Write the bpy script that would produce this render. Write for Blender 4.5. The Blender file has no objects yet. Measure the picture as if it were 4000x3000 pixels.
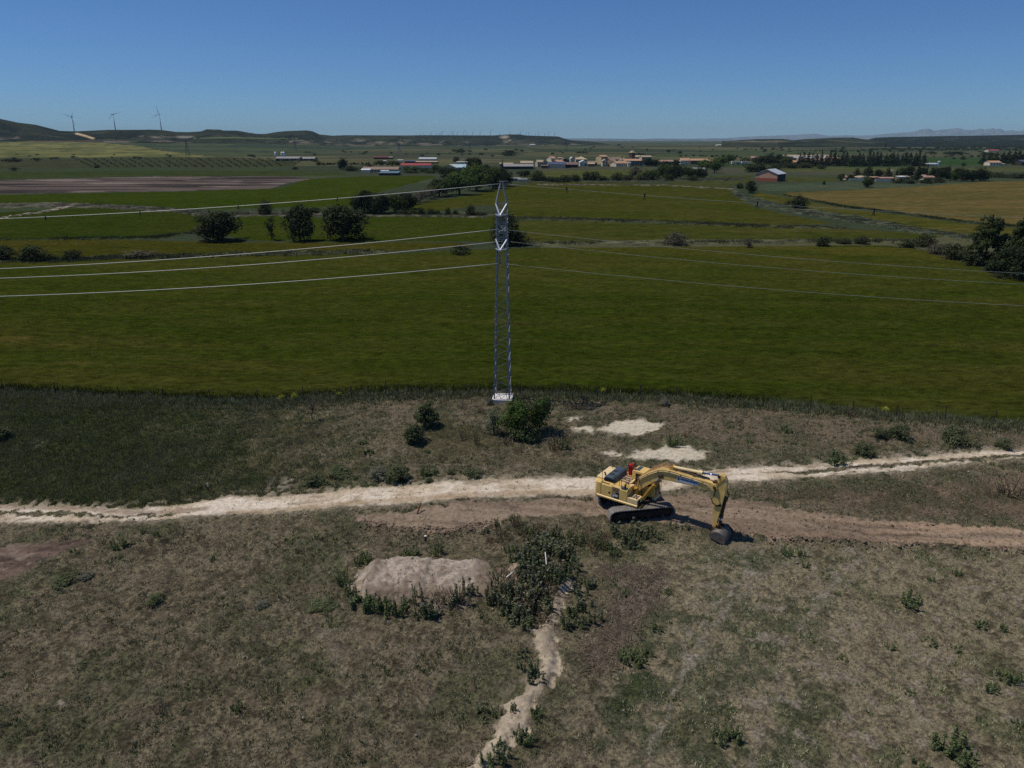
import bpy, bmesh, math, random
import numpy as np
from mathutils import Vector, Matrix

# ------------------------------------------------------------------ camera, sky, sun, exposure
SC = bpy.context.scene
COL = SC.collection
F = 2775.0; PITCH = math.radians(19.0); H = 24.5
CP, SP = math.cos(PITCH), math.sin(PITCH)
cam_d = bpy.data.cameras.new("camera"); cam = bpy.data.objects.new("camera", cam_d); COL.objects.link(cam)
cam.location = (0, 0, H); cam.rotation_euler = (math.radians(90) - PITCH, 0, 0)
cam_d.sensor_width = 36.0; cam_d.lens = 36.0 * F / 4000.0
cam_d.clip_start = 0.5; cam_d.clip_end = 90000
SC.camera = cam

SUN_EL = math.radians(64.0); SUN_AZ_L = math.radians(9.0)      # sun stands left, a little beyond the objects
sdir = Vector((-math.cos(SUN_EL) * math.cos(SUN_AZ_L), math.cos(SUN_EL) * math.sin(SUN_AZ_L), math.sin(SUN_EL)))
world = bpy.data.worlds.new("World"); SC.world = world; world.use_nodes = True
wn = world.node_tree.nodes; wl = world.node_tree.links
bg = wn["Background"]
sky = wn.new("ShaderNodeTexSky"); sky.sky_type = 'NISHITA'; sky.sun_disc = False
sky.sun_elevation = SUN_EL
sky.sun_rotation = math.atan2(sdir.x, sdir.y)
sky.altitude = 2000; sky.air_density = 1.0; sky.dust_density = 0.25; sky.ozone_density = 4.0
tint = wn.new("ShaderNodeMix"); tint.data_type = 'RGBA'; tint.blend_type = 'MULTIPLY'; tint.inputs[0].default_value = 1.0
tint.inputs[7].default_value = (0.70, 1.06, 1.52, 1)               # clear, strongly blue air
wl.new(sky.outputs[0], tint.inputs[6]); wl.new(tint.outputs[2], bg.inputs[0]); bg.inputs[1].default_value = 0.076
sun_d = bpy.data.lights.new("sun", 'SUN'); sun_d.energy = 4.2; sun_d.angle = math.radians(0.5); sun_d.color = (1.0, 0.95, 0.87)
sun = bpy.data.objects.new("sun", sun_d); COL.objects.link(sun)
sun.rotation_euler = sdir.to_track_quat('Z', 'Y').to_euler(); sun.location = (-40, 20, 120)
SC.view_settings.view_transform = 'Standard'; SC.view_settings.look = 'None'
SC.view_settings.exposure = -0.6; SC.view_settings.gamma = 1.0
SC.cycles.max_bounces = 4; SC.cycles.diffuse_bounces = 2; SC.cycles.glossy_bounces = 2
SC.cycles.transparent_max_bounces = 6; SC.cycles.volume_bounces = 2; SC.cycles.transmission_bounces = 2
SC.cycles.use_denoising = False

# ------------------------------------------------------------------ helpers
def C(r, g, b, k=1.0):                                   # display colour -> linear
    f = lambda v: (v / 255.0 / 12.92) if v <= 10 else ((v / 255.0 + 0.055) / 1.055) ** 2.4
    return np.array([f(r) * k, f(g) * k, f(b) * k])

def unp(px, py, z=0.0):                                  # photo position -> plane z
    xc = np.asarray(px, float) - 2000; yc = np.asarray(py, float) - 1500
    down = yc * CP + F * SP; fw = F * CP - yc * SP
    k = (H - z) / down
    return xc * k, fw * k
def proj(X, Y, Z=0.0):
    d = Y * CP + (H - Z) * SP; up = (Z - H) * CP + Y * SP
    return 2000 + F * X / d, 1500 - F * up / d
def z_at(py, Y):                                          # height seen at image row py at distance Y
    yc = py - 1500.0
    return H - Y * (yc * CP + F * SP) / (F * CP - yc * SP)
def x_at(px, py, Y):
    yc = py - 1500.0
    return (px - 2000.0) * Y / (F * CP - yc * SP)
def mpp(py):                                              # metres per photo pixel on the ground at row py
    X, Y = unp(2000, py); return float((Y * CP + H * SP) / F)

def _h(ix, iy, s):
    n = (ix.astype(np.int64) * 374761393 + iy.astype(np.int64) * 668265263 + s * 974711) & 0xffffffff
    n = ((n ^ (n >> 13)) * 1274126177) & 0xffffffff
    n = ((n ^ (n >> 15)) * 2246822519) & 0xffffffff
    return ((n ^ (n >> 16)) & 0xffffff) / float(0xffffff)
def vn(x, y, s=0):
    ix = np.floor(x); iy = np.floor(y); fx = x - ix; fy = y - iy
    fx = fx * fx * (3 - 2 * fx); fy = fy * fy * (3 - 2 * fy)
    a = _h(ix, iy, s); b = _h(ix + 1, iy, s); c = _h(ix, iy + 1, s); d = _h(ix + 1, iy + 1, s)
    return (a * (1 - fx) + b * fx) * (1 - fy) + (c * (1 - fx) + d * fx) * fy
def fbm(x, y, o=4, s=0, g=0.5):
    t = 0; a = 1.0; w = 0
    for i in range(o):
        t = t + a * vn(x * 2 ** i + 13.7 * i, y * 2 ** i - 7.3 * i, s + i * 17); w += a; a *= g
    return t / w
def sstep(a, b, x):
    t = np.clip((x - a) / (b - a), 0, 1); return t * t * (3 - 2 * t)
def sdist(poly, X, Y, ys=1.0):                            # signed distance to polygon, negative inside
    P = np.array(poly, float); P = P * [1, ys]; Y = Y * ys
    n = len(P); d = np.full(X.shape, 1e18); ins = np.zeros(X.shape, bool)
    for i in range(n):
        a = P[i]; b = P[(i + 1) % n]; e = b - a
        wx = X - a[0]; wy = Y - a[1]
        t = np.clip((wx * e[0] + wy * e[1]) / (e @ e + 1e-12), 0, 1)
        d = np.minimum(d, (wx - e[0] * t) ** 2 + (wy - e[1] * t) ** 2)
        if abs(e[1]) > 1e-9:
            cnd = ((a[1] > Y) != (b[1] > Y)) & (X < e[0] * (Y - a[1]) / e[1] + a[0]); ins ^= cnd
    d = np.sqrt(d); return np.where(ins, -d, d)
def ldist(line, X, Y, ys=1.0):                            # distance to polyline
    P = np.array(line, float) * [1, ys]; Y = Y * ys; d = np.full(X.shape, 1e18)
    for i in range(len(P) - 1):
        a = P[i]; e = P[i + 1] - a; wx = X - a[0]; wy = Y - a[1]
        t = np.clip((wx * e[0] + wy * e[1]) / (e @ e + 1e-12), 0, 1)
        d = np.minimum(d, (wx - e[0] * t) ** 2 + (wy - e[1] * t) ** 2)
    return np.sqrt(d)

# ------------------------------------------------------------------ materials
MATS = {}
def new_mat(name):
    m = bpy.data.materials.new(name); m.use_nodes = True
    n = m.node_tree.nodes; l = m.node_tree.links
    return m, n, l, n["Principled BSDF"]
def mat(name, col, rough=0.6, metal=0.0, var=0.0, scale=8.0, bump=0.0, dirt=None, dirt_amt=0.0, spec=0.3):
    if name in MATS: return MATS[name]
    m, n, l, p = new_mat(name)
    p.inputs['Roughness'].default_value = rough; p.inputs['Metallic'].default_value = metal
    p.inputs['Specular IOR Level'].default_value = spec
    c = (float(col[0]), float(col[1]), float(col[2]), 1)
    p.inputs['Base Color'].default_value = c
    tc = n.new('ShaderNodeTexCoord')
    if var > 0 or dirt is not None:
        nz = n.new('ShaderNodeTexNoise'); nz.inputs['Scale'].default_value = scale; nz.inputs['Detail'].default_value = 6
        l.new(tc.outputs['Object'], nz.inputs['Vector'])
        mr = n.new('ShaderNodeMapRange'); mr.inputs[1].default_value = 0.3; mr.inputs[2].default_value = 0.7
        mr.inputs[3].default_value = 1 - var; mr.inputs[4].default_value = 1 + var
        l.new(nz.outputs['Fac'], mr.inputs[0])
        mx = n.new('ShaderNodeMix'); mx.data_type = 'RGBA'; mx.blend_type = 'MULTIPLY'; mx.inputs[0].default_value = 1
        mx.inputs[6].default_value = c; l.new(mr.outputs[0], mx.inputs[7])
        out = mx.outputs[2]
        if dirt is not None:
            n2 = n.new('ShaderNodeTexNoise'); n2.inputs['Scale'].default_value = scale * .35; n2.inputs['Detail'].default_value = 8
            l.new(tc.outputs['Object'], n2.inputs['Vector'])
            r2 = n.new('ShaderNodeMapRange'); r2.inputs[1].default_value = 0.48; r2.inputs[2].default_value = 0.72
            r2.inputs[3].default_value = 0; r2.inputs[4].default_value = dirt_amt
            l.new(n2.outputs['Fac'], r2.inputs[0])
            m2 = n.new('ShaderNodeMix'); m2.data_type = 'RGBA'; l.new(r2.outputs[0], m2.inputs[0])
            l.new(out, m2.inputs[6]); m2.inputs[7].default_value = (dirt[0], dirt[1], dirt[2], 1); out = m2.outputs[2]
        l.new(out, p.inputs['Base Color'])
    if bump > 0:
        nb = n.new('ShaderNodeTexNoise'); nb.inputs['Scale'].default_value = scale * 4; nb.inputs['Detail'].default_value = 4
        l.new(tc.outputs['Object'], nb.inputs['Vector'])
        bp = n.new('ShaderNodeBump'); bp.inputs['Strength'].default_value = bump; bp.inputs['Distance'].default_value = 0.03
        l.new(nb.outputs['Fac'], bp.inputs['Height']); l.new(bp.outputs[0], p.inputs['Normal'])
    MATS[name] = m; return m
def ground_mat(name, scale, var, bump, bdist, stretch=(1, 1, 1), rough=0.95):
    if name in MATS: return MATS[name]
    m, n, l, p = new_mat(name)
    p.inputs['Roughness'].default_value = rough; p.inputs['Specular IOR Level'].default_value = 0.0
    at = n.new('ShaderNodeAttribute'); at.attribute_name = 'Col'
    tc = n.new('ShaderNodeTexCoord'); mp = n.new('ShaderNodeMapping'); mp.inputs['Scale'].default_value = stretch
    l.new(tc.outputs['Object'], mp.inputs['Vector'])
    nz = n.new('ShaderNodeTexNoise'); nz.inputs['Scale'].default_value = scale; nz.inputs['Detail'].default_value = 6; nz.inputs['Roughness'].default_value = 0.72
    l.new(mp.outputs[0], nz.inputs['Vector'])
    mr = n.new('ShaderNodeMapRange'); mr.inputs[1].default_value = 0.36; mr.inputs[2].default_value = 0.64
    mr.inputs[3].default_value = 1 - var; mr.inputs[4].default_value = 1 + var
    l.new(nz.outputs['Fac'], mr.inputs[0])
    mx = n.new('ShaderNodeMix'); mx.data_type = 'RGBA'; mx.blend_type = 'MULTIPLY'; mx.inputs[0].default_value = 1
    l.new(at.outputs['Color'], mx.inputs[6]); l.new(mr.outputs[0], mx.inputs[7]); l.new(mx.outputs[2], p.inputs['Base Color'])
    if bump > 0:
        bp = n.new('ShaderNodeBump'); bp.inputs['Strength'].default_value = bump; bp.inputs['Distance'].default_value = bdist
        l.new(nz.outputs['Fac'], bp.inputs['Height']); l.new(bp.outputs[0], p.inputs['Normal'])
    MATS[name] = m; return m
def leaf_mat(name, transl=0.25):
    if name in MATS: return MATS[name]
    m, n, l, p = new_mat(name)
    at = n.new('ShaderNodeAttribute'); at.attribute_name = 'Col'
    nz = n.new('ShaderNodeTexNoise'); nz.inputs['Scale'].default_value = 1.3; nz.inputs['Detail'].default_value = 3
    tc = n.new('ShaderNodeTexCoord'); l.new(tc.outputs['Object'], nz.inputs['Vector'])
    mr = n.new('ShaderNodeMapRange'); mr.inputs[1].default_value = .3; mr.inputs[2].default_value = .7; mr.inputs[3].default_value = .8; mr.inputs[4].default_value = 1.2
    l.new(nz.outputs['Fac'], mr.inputs[0])
    mx = n.new('ShaderNodeMix'); mx.data_type = 'RGBA'; mx.blend_type = 'MULTIPLY'; mx.inputs[0].default_value = 1
    l.new(at.outputs['Color'], mx.inputs[6]); l.new(mr.outputs[0], mx.inputs[7])
    d = n.new('ShaderNodeBsdfDiffuse'); t = n.new('ShaderNodeBsdfTranslucent'); s = n.new('ShaderNodeMixShader')
    s.inputs[0].default_value = transl
    l.new(mx.outputs[2], d.inputs['Color']); l.new(mx.outputs[2], t.inputs['Color'])
    l.new(d.outputs[0], s.inputs[1]); l.new(t.outputs[0], s.inputs[2])
    l.new(s.outputs[0], n['Material Output'].inputs['Surface'])
    MATS[name] = m; return m

# ------------------------------------------------------------------ object helpers
def tag(o, label=None, cat=None, group=None, kind=None):
    if label: o['label'] = label
    if cat: o['category'] = cat
    if group: o['group'] = group
    if kind: o['kind'] = kind
    return o
def thing(name, loc, label, cat, group=None, rz=0.0):
    o = bpy.data.objects.new(name, None); COL.objects.link(o); o.empty_display_size = 0.3
    o.location = loc; o.rotation_euler = (0, 0, rz); return tag(o, label, cat, group)
def dup(o, loc=None, rz=None, sc=None, label=None, group=None, parent=None):
    c = o.copy(); COL.objects.link(c)
    if parent is not None: c.parent = parent
    if loc is not None: c.location = loc
    if rz is not None: c.rotation_euler = (0, 0, rz)
    if sc is not None: c.scale = (sc, sc, sc) if not hasattr(sc, '__len__') else sc
    if label: c['label'] = label
    if group: c['group'] = group
    for ch in list(o.children): dup(ch, parent=c)
    return c
def mesh_np(name, V, faces, material, colors=None, parent=None, smooth=False, fcol=None):
    """faces: (M,k) int array; colors: per-vertex linear rgb"""
    me = bpy.data.meshes.new(name); V = np.asarray(V, np.float32); faces = np.asarray(faces, np.int32)
    M, k = faces.shape
    me.vertices.add(len(V)); me.vertices.foreach_set('co', V.ravel())
    me.loops.add(M * k); me.loops.foreach_set('vertex_index', faces.ravel())
    me.polygons.add(M); me.polygons.foreach_set('loop_start', np.arange(0, M * k, k, dtype=np.int32))
    me.polygons.foreach_set('loop_total', np.full(M, k, np.int32))
    if smooth: me.polygons.foreach_set('use_smooth', np.ones(M, bool))
    me.update(calc_edges=True)
    if colors is not None:
        ca = me.color_attributes.new('Col', 'FLOAT_COLOR', 'POINT')
        cc = np.ones((len(V), 4), np.float32); cc[:, :3] = colors; ca.data.foreach_set('color', cc.ravel())
    me.materials.append(material)
    o = bpy.data.objects.new(name, me); COL.objects.link(o)
    if parent is not None: o.parent = parent
    return o
class MB:
    def __init__(s): s.v = []; s.f = []
    def add(s, vs, fs):
        b = len(s.v); s.v += [tuple(v) for v in vs]; s.f += [tuple(b + i for i in f) for f in fs]; return s
    def box(s, c, d, M=None):
        x, y, z = d[0] / 2, d[1] / 2, d[2] / 2
        vs = [Vector((sx * x, sy * y, sz * z)) for sz in (-1, 1) for sy in (-1, 1) for sx in (-1, 1)]
        if M is not None: vs = [M @ v for v in vs]
        vs = [v + Vector(c) for v in vs]
        return s.add(vs, [(0, 2, 3, 1), (4, 5, 7, 6), (0, 1, 5, 4), (2, 6, 7, 3), (0, 4, 6, 2), (1, 3, 7, 5)])
    def bar(s, a, b, w, h=None, up=(0, 0, 1)):
        a = Vector(a); b = Vector(b); d = b - a; L = d.length
        if L < 1e-6: return s
        d /= L; u = Vector(up)
        if abs(d.dot(u)) > .98: u = Vector((1, 0, 0))
        x = d.cross(u).normalized(); y = x.cross(d); h = h or w
        vs = [p + x * (sx * w / 2) + y * (sy * h / 2) for p in (a, b) for sy in (-1, 1) for sx in (-1, 1)]
        return s.add(vs, [(0, 2, 3, 1), (4, 5, 7, 6), (0, 1, 5, 4), (2, 6, 7, 3), (0, 4, 6, 2), (1, 3, 7, 5)])
    def cyl(s, a, b, r, r2=None, n=12, cap=True):
        a = Vector(a); b = Vector(b); d = (b - a).normalized(); r2 = r if r2 is None else r2
        u = Vector((0, 0, 1)) if abs(d.z) < .9 else Vector((1, 0, 0))
        x = d.cross(u).normalized(); y = d.cross(x)
        vs = []
        for p, rr in ((a, r), (b, r2)):
            for i in range(n):
                t = 2 * math.pi * i / n; vs.append(p + x * (rr * math.cos(t)) + y * (rr * math.sin(t)))
        fs = [(i, (i + 1) % n, n + (i + 1) % n, n + i) for i in range(n)]
        if cap: fs += [tuple(range(n - 1, -1, -1)), tuple(range(n, 2 * n))]
        return s.add(vs, fs)
    def tube(s, pts, r, n=6, r2=None):
        pts = [Vector(p) for p in pts]; N = len(pts); vs = []
        for k, p in enumerate(pts):
            d = (pts[min(k + 1, N - 1)] - pts[max(k - 1, 0)]).normalized()
            u = Vector((0, 0, 1)) if abs(d.z) < .95 else Vector((1, 0, 0))
            x = d.cross(u).normalized(); y = d.cross(x); rr = r if r2 is None else r + (r2 - r) * k / max(1, N - 1)
            for i in range(n):
                t = 2 * math.pi * i / n; vs.append(p + x * (rr * math.cos(t)) + y * (rr * math.sin(t)))
        fs = [(k * n + i, k * n + (i + 1) % n, (k + 1) * n + (i + 1) % n, (k + 1) * n + i) for k in range(N - 1) for i in range(n)]
        fs += [tuple(range(n - 1, -1, -1)), tuple((N - 1) * n + i for i in range(n))]
        return s.add(vs, fs)
    def prism(s, prof, v0, v1, axis='y'):                # profile in (u,z) extruded along v
        n = len(prof)
        if axis == 'y': vs = [(u, v0, z) for u, z in prof] + [(u, v1, z) for u, z in prof]
        elif axis == 'z': vs = [(u, w, v0) for u, w in prof] + [(u, w, v1) for u, w in prof]
        else: vs = [(v0, u, z) for u, z in prof] + [(v1, u, z) for u, z in prof]
        fs = [(i, (i + 1) % n, n + (i + 1) % n, n + i) for i in range(n)] + [tuple(range(n - 1, -1, -1)), tuple(range(n, 2 * n))]
        return s.add(vs, fs)
    def build(s, name, m, parent=None, smooth=False, bevel=0.0, M=None, bseg=2):
        me = bpy.data.meshes.new(name)
        vs = s.v if M is None else [tuple(M @ Vector(v)) for v in s.v]
        me.from_pydata(vs, [], s.f); me.update()
        bm = bmesh.new(); bm.from_mesh(me); bmesh.ops.recalc_face_normals(bm, faces=bm.faces); bm.to_mesh(me); bm.free()
        me.materials.append(m)
        if smooth:
            for p in me.polygons: p.use_smooth = True
        o = bpy.data.objects.new(name, me); COL.objects.link(o)
        if parent is not None: o.parent = parent
        if bevel > 0:
            b = o.modifiers.new('bevel', 'BEVEL'); b.width = bevel; b.segments = bseg; b.limit_method = 'ANGLE'; b.angle_limit = math.radians(35)
        return o
# ------------------------------------------------------------------ terrain: one sheet, split by land use
FIELD_EDGE = [(-2500, 1485), (-1000, 1508), (0, 1532), (200, 1538), (500, 1556), (830, 1566), (1100, 1562), (1300, 1549), (1600, 1536), (2000, 1530),
              (2400, 1542), (2700, 1556), (3000, 1572), (3300, 1598), (3600, 1624), (4000, 1648), (5000, 1720), (7000, 1800)]
TRACK_UP = [(-2500, 1900), (-1000, 1930), (0, 1962), (200, 1973), (500, 1986), (700, 1962), (900, 1936), (1200, 1926), (1500, 1906), (1800, 1891), (2300, 1872),
            (2700, 1843), (3000, 1822), (3300, 1792), (3700, 1771), (4000, 1752), (5000, 1690), (7000, 1600)]
TRACK_LO = [(-2500, 2000), (-1000, 2020), (0, 2038), (300, 2046), (600, 2026), (900, 2010), (1250, 1990), (1500, 1986), (1800, 1966), (2100, 1950), (2400, 1944),
            (2700, 1902), (3000, 1880), (3300, 1850), (3700, 1815), (4000, 1790), (5000, 1722), (7000, 1630)]
TRACK = TRACK_UP + TRACK_LO[::-1]
MEDIAN_L = [(-2500, 1945), (-1000, 1960), (0, 1986), (200, 1994), (420, 2012), (560, 2000), (760, 1994), (600, 2008), (420, 2018), (200, 2014), (0, 2003), (-1000, 1980), (-2500, 1965)]
MEDIAN_R = [(2980, 1853), (3200, 1828), (3450, 1806), (3700, 1790), (4000, 1770), (5000, 1704), (7000, 1610), (7000, 1616), (5000, 1713), (4000, 1780), (3700, 1800), (3400, 1824), (3150, 1848)]
SOIL = [(1380, 2030), (1600, 2000), (1850, 1982), (2300, 1955), (2700, 1925), (2950, 1965), (3300, 2010), (3700, 2040), (4000, 2065), (5000, 2120), (6500, 2160),
        (6500, 2290), (5000, 2220), (4000, 2150), (3600, 2122), (3300, 2112), (3000, 2098), (2850, 2075), (2600, 2045), (2330, 2010), (2050, 2030), (1900, 2075), (1750, 2100), (1560, 2092), (1420, 2062)]
SOIL_L = [(-900, 2330), (-300, 2200), (0, 2140), (200, 2105), (390, 2084), (330, 2112), (180, 2172), (60, 2230), (-200, 2330), (-700, 2450)]
MOUND = [(1365, 2320), (1385, 2262), (1450, 2225), (1560, 2205), (1760, 2198), (1880, 2205), (1960, 2235), (1990, 2290), (1960, 2345), (1860, 2375), (1700, 2390), (1540, 2385), (1420, 2365)]
MOUND2 = [(1930, 2240), (2010, 2190), (2110, 2160), (2230, 2165), (2270, 2215), (2240, 2300), (2180, 2370), (2080, 2420), (1990, 2400), (1940, 2330)]
SPILL = [(2170, 2290), (2240, 2280), (2200, 2380), (2170, 2470), (2185, 2560), (2170, 2660), (2100, 2745), (2075, 2800), (2060, 2860), (1990, 2930), (1900, 3010), (1790, 3020), (1880, 2920), (1950, 2830), (1960, 2750), (2060, 2690), (2110, 2600), (2080, 2500), (2130, 2400)]
CHALK = [[(2355, 1670), (2420, 1652), (2500, 1648), (2600, 1662), (2580, 1690), (2500, 1704), (2400, 1706), (2360, 1690)],
         [(2440, 1795), (2500, 1768), (2600, 1752), (2700, 1755), (2760, 1772), (2700, 1795), (2600, 1800), (2500, 1800)],
         [(2215, 1645), (2270, 1640), (2260, 1655), (2220, 1660)], [(2240, 1675), (2330, 1682), (2320, 1698), (2260, 1692)], [(2350, 1780), (2410, 1778), (2410, 1796), (2360, 1795)]]
LEFTGREEN = [(-2500, 1480), (0, 1530), (500, 1552), (820, 1560), (1250, 1560), (1300, 1660), (1200, 1780), (1000, 1880), (760, 1930), (560, 1970), (300, 1970), (0, 1955), (-2500, 1880)]
CHURN = [(2330, 2200), (2480, 2185), (2640, 2240), (2600, 2380), (2520, 2460), (2440, 2610), (2330, 2680), (2240, 2620), (2260, 2480), (2350, 2360)]
BROWNTOP = [(1100, 1575), (1500, 1560), (1900, 1545), (2400, 1550), (3000, 1590), (3600, 1640), (4100, 1660), (4000, 1740), (3300, 1760), (2800, 1760), (2300, 1620), (1900, 1620), (1400, 1640)]
FARSOIL = [(2780, 1925), (3100, 1905), (3500, 1870), (4000, 1830), (5000, 1760), (5000, 2080), (4000, 2040), (3400, 2000), (3000, 1960)]

# (name, polygon, colour A, colour B, crop height, noise stretch)
FLD = [
 ('wheat_field', FIELD_EDGE + [(7000, 1700), (5000, 1230), (4000, 1092), (3750, 1022), (3600, 976), (3450, 958), (3000, 962), (2500, 966), (2100, 968), (1800, 978), (1500, 992), (1100, 998), (900, 1002), (500, 1012), (0, 1030), (-1000, 1045), (-2500, 1060)],
    C(56, 66, 18), C(71, 73, 27), .5),
 ('olive_strip_field', [(-2500, 940), (0, 938), (500, 938), (920, 946), (1800, 948), (1850, 962), (1500, 982), (1100, 990), (900, 985), (700, 1000), (330, 1015), (0, 1022), (-2500, 1040)], C(64, 66, 20), C(76, 72, 28), .4),
 ('barley_field', [(-2500, 835), (0, 830), (330, 812), (640, 818), (860, 850), (760, 905), (560, 932), (0, 934), (-2500, 936)], C(50, 62, 16), C(58, 66, 22), .4),
 ('barley_field', [(860, 865), (960, 842), (1100, 846), (1500, 845), (1960, 848), (2000, 890), (1960, 945), (1000, 940), (880, 920)], C(54, 66, 16), C(62, 69, 24), .4),
 ('wheat_field', [(-2500, 800), (0, 792), (260, 796), (800, 818), (1000, 812), (1370, 806), (1400, 770), (1560, 730), (1700, 692), (1690, 686), (1400, 690), (1200, 700), (1100, 735), (700, 748), (300, 755), (0, 762), (-2500, 780)], C(52, 66, 14), C(60, 70, 20), .4),
 ('ploughed_field', [(-2500, 705), (0, 705), (300, 696), (600, 690), (900, 689), (1150, 690), (1210, 700), (1120, 716), (1050, 737), (700, 746), (300, 752), (0, 756), (-2500, 770)], C(106, 94, 86), C(62, 56, 53), 0),
 ('grass_field', [(-2500, 672), (0, 672), (600, 668), (1200, 668), (1350, 676), (1350, 686), (1100, 688), (600, 687), (0, 700), (-2500, 702)], C(54, 64, 32), C(64, 72, 40), .2),
 ('orchard_ground', [(-2500, 622), (0, 622), (500, 618), (900, 614), (1170, 632), (1150, 650), (800, 654), (300, 656), (0, 660), (-2500, 664)], C(60, 64, 42), C(70, 72, 50), 0),
 ('wheat_field', [(1960, 735), (2100, 712), (2500, 716), (2800, 722), (2880, 735), (2860, 760), (2950, 810), (3080, 840), (3260, 872), (3100, 880), (2700, 870), (2300, 852), (1960, 846), (1950, 805), (1880, 800), (1700, 826), (1560, 832), (1640, 790), (1800, 770)], C(60, 66, 20), C(70, 70, 28), .4),
 ('barley_field', [(2005, 862), (2300, 866), (2600, 876), (3000, 888), (3260, 892), (3500, 905), (3700, 924), (3560, 935), (3100, 934), (2600, 936), (2200, 944), (1985, 950)], C(60, 66, 24), C(74, 72, 32), .4),
 ('stubble_field', [(3070, 752), (3300, 744), (3600, 728), (3800, 712), (4000, 706), (5000, 690), (7000, 680), (7000, 960), (5000, 915), (4000, 882), (3800, 866), (3500, 828), (3300, 806), (3150, 782), (3060, 766)], C(106, 91, 52), C(86, 80, 44), .35),
 ('barley_field', [(2960, 752), (3050, 768), (3150, 790), (3320, 816), (3500, 838), (3800, 878), (4000, 896), (5000, 930), (5000, 985), (4000, 945), (3800, 924), (3600, 896), (3400, 868), (3240, 842), (3120, 818), (3010, 800), (2920, 775)], C(66, 70, 26), C(86, 80, 36), .4),
 ('meadow', [(2030, 672), (2300, 664), (2560, 660), (2640, 662), (2620, 690), (2400, 695), (2200, 696), (2040, 690)], C(84, 86, 46), C(72, 78, 44), .2),
 ('vineyard_ground', [(2700, 690), (2940, 684), (2930, 714), (2820, 730), (2600, 722), (2640, 700)], C(72, 76, 40), C(60, 66, 36), .2),
 ('vineyard_ground', [(3060, 690), (3290, 694), (3300, 706), (3080, 712)], C(74, 78, 42), C(64, 68, 36), .2),
 ('meadow', [(2970, 720), (3300, 712), (3600, 716), (3850, 710), (3600, 726), (3300, 742), (3060, 748), (2960, 742)], C(66, 76, 56), C(76, 84, 64), .3),
 ('meadow', [(3610, 618), (3860, 618), (3850, 645), (3620, 645)], C(48, 70, 38), C(56, 78, 44), .2),
 ('grass_field', [(2900, 648), (3300, 654), (3700, 654), (4000, 654), (5000, 654), (5000, 672), (4000, 672), (3600, 668), (3200, 672), (2900, 668)], C(72, 78, 46), C(82, 86, 54), .2),
 ('grass_field', [(2560, 602), (2900, 592), (3400, 588), (3600, 600), (3050, 608), (2560, 614)], C(74, 82, 56), C(66, 76, 54), .2),
 ('grass_field', [(3400, 594), (4000, 590), (5000, 588), (5000, 612), (4000, 614), (3640, 612), (3450, 602)], C(74, 80, 58), C(84, 84, 62), .2),
]
ROUGH = [ # ditches and rough banks: polyline, half width (px), colour
 ([(-2500, 830), (200, 802), (400, 806), (700, 824), (860, 845), (960, 836), (1380, 842), (1900, 840)], 10, C(86, 84, 70)),
 ([(1960, 852), (2300, 858), (2700, 872), (3000, 886), (3300, 892)], 6, C(66, 68, 48)),
 ([(2860, 738), (2900, 770), (3000, 800), (3120, 822), (3280, 848), (3420, 872), (3560, 896), (3760, 926), (4000, 935), (5000, 960)], 13, C(74, 78, 62)),
 ([(3060, 762), (3300, 808), (3500, 832), (3800, 870), (4000, 888), (5000, 922)], 3.5, C(46, 52, 34)),
 ([(2050, 952), (2500, 950), (2900, 946), (3300, 942), (3560, 944), (3720, 1000)], 6, C(86, 86, 64)),
 ([(-2500, 1012), (0, 1022), (280, 1018), (470, 1008), (640, 1004), (1000, 996), (1500, 985)], 8, C(74, 76, 56)),
 ([(-2500, 936), (0, 936), (600, 930), (780, 905), (830, 880)], 4, C(52, 58, 36)),
 ([(1330, 826), (1500, 836), (1700, 838), (1960, 838)], 7, C(64, 68, 50)),
 ([(2030, 706), (2300, 706), (2560, 702), (2900, 700)], 8, C(66, 70, 54)),
 ([(2100, 722), (2600, 724), (2860, 740)], 2.5, C(96, 92, 80)),
 ([(-200, 858), (0, 854), (150, 832), (290, 803)], 3, C(140, 132, 118)),
 ([(3480, 665), (3590, 672), (3640, 676)], 1.5, C(150, 146, 138)),
]

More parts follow.
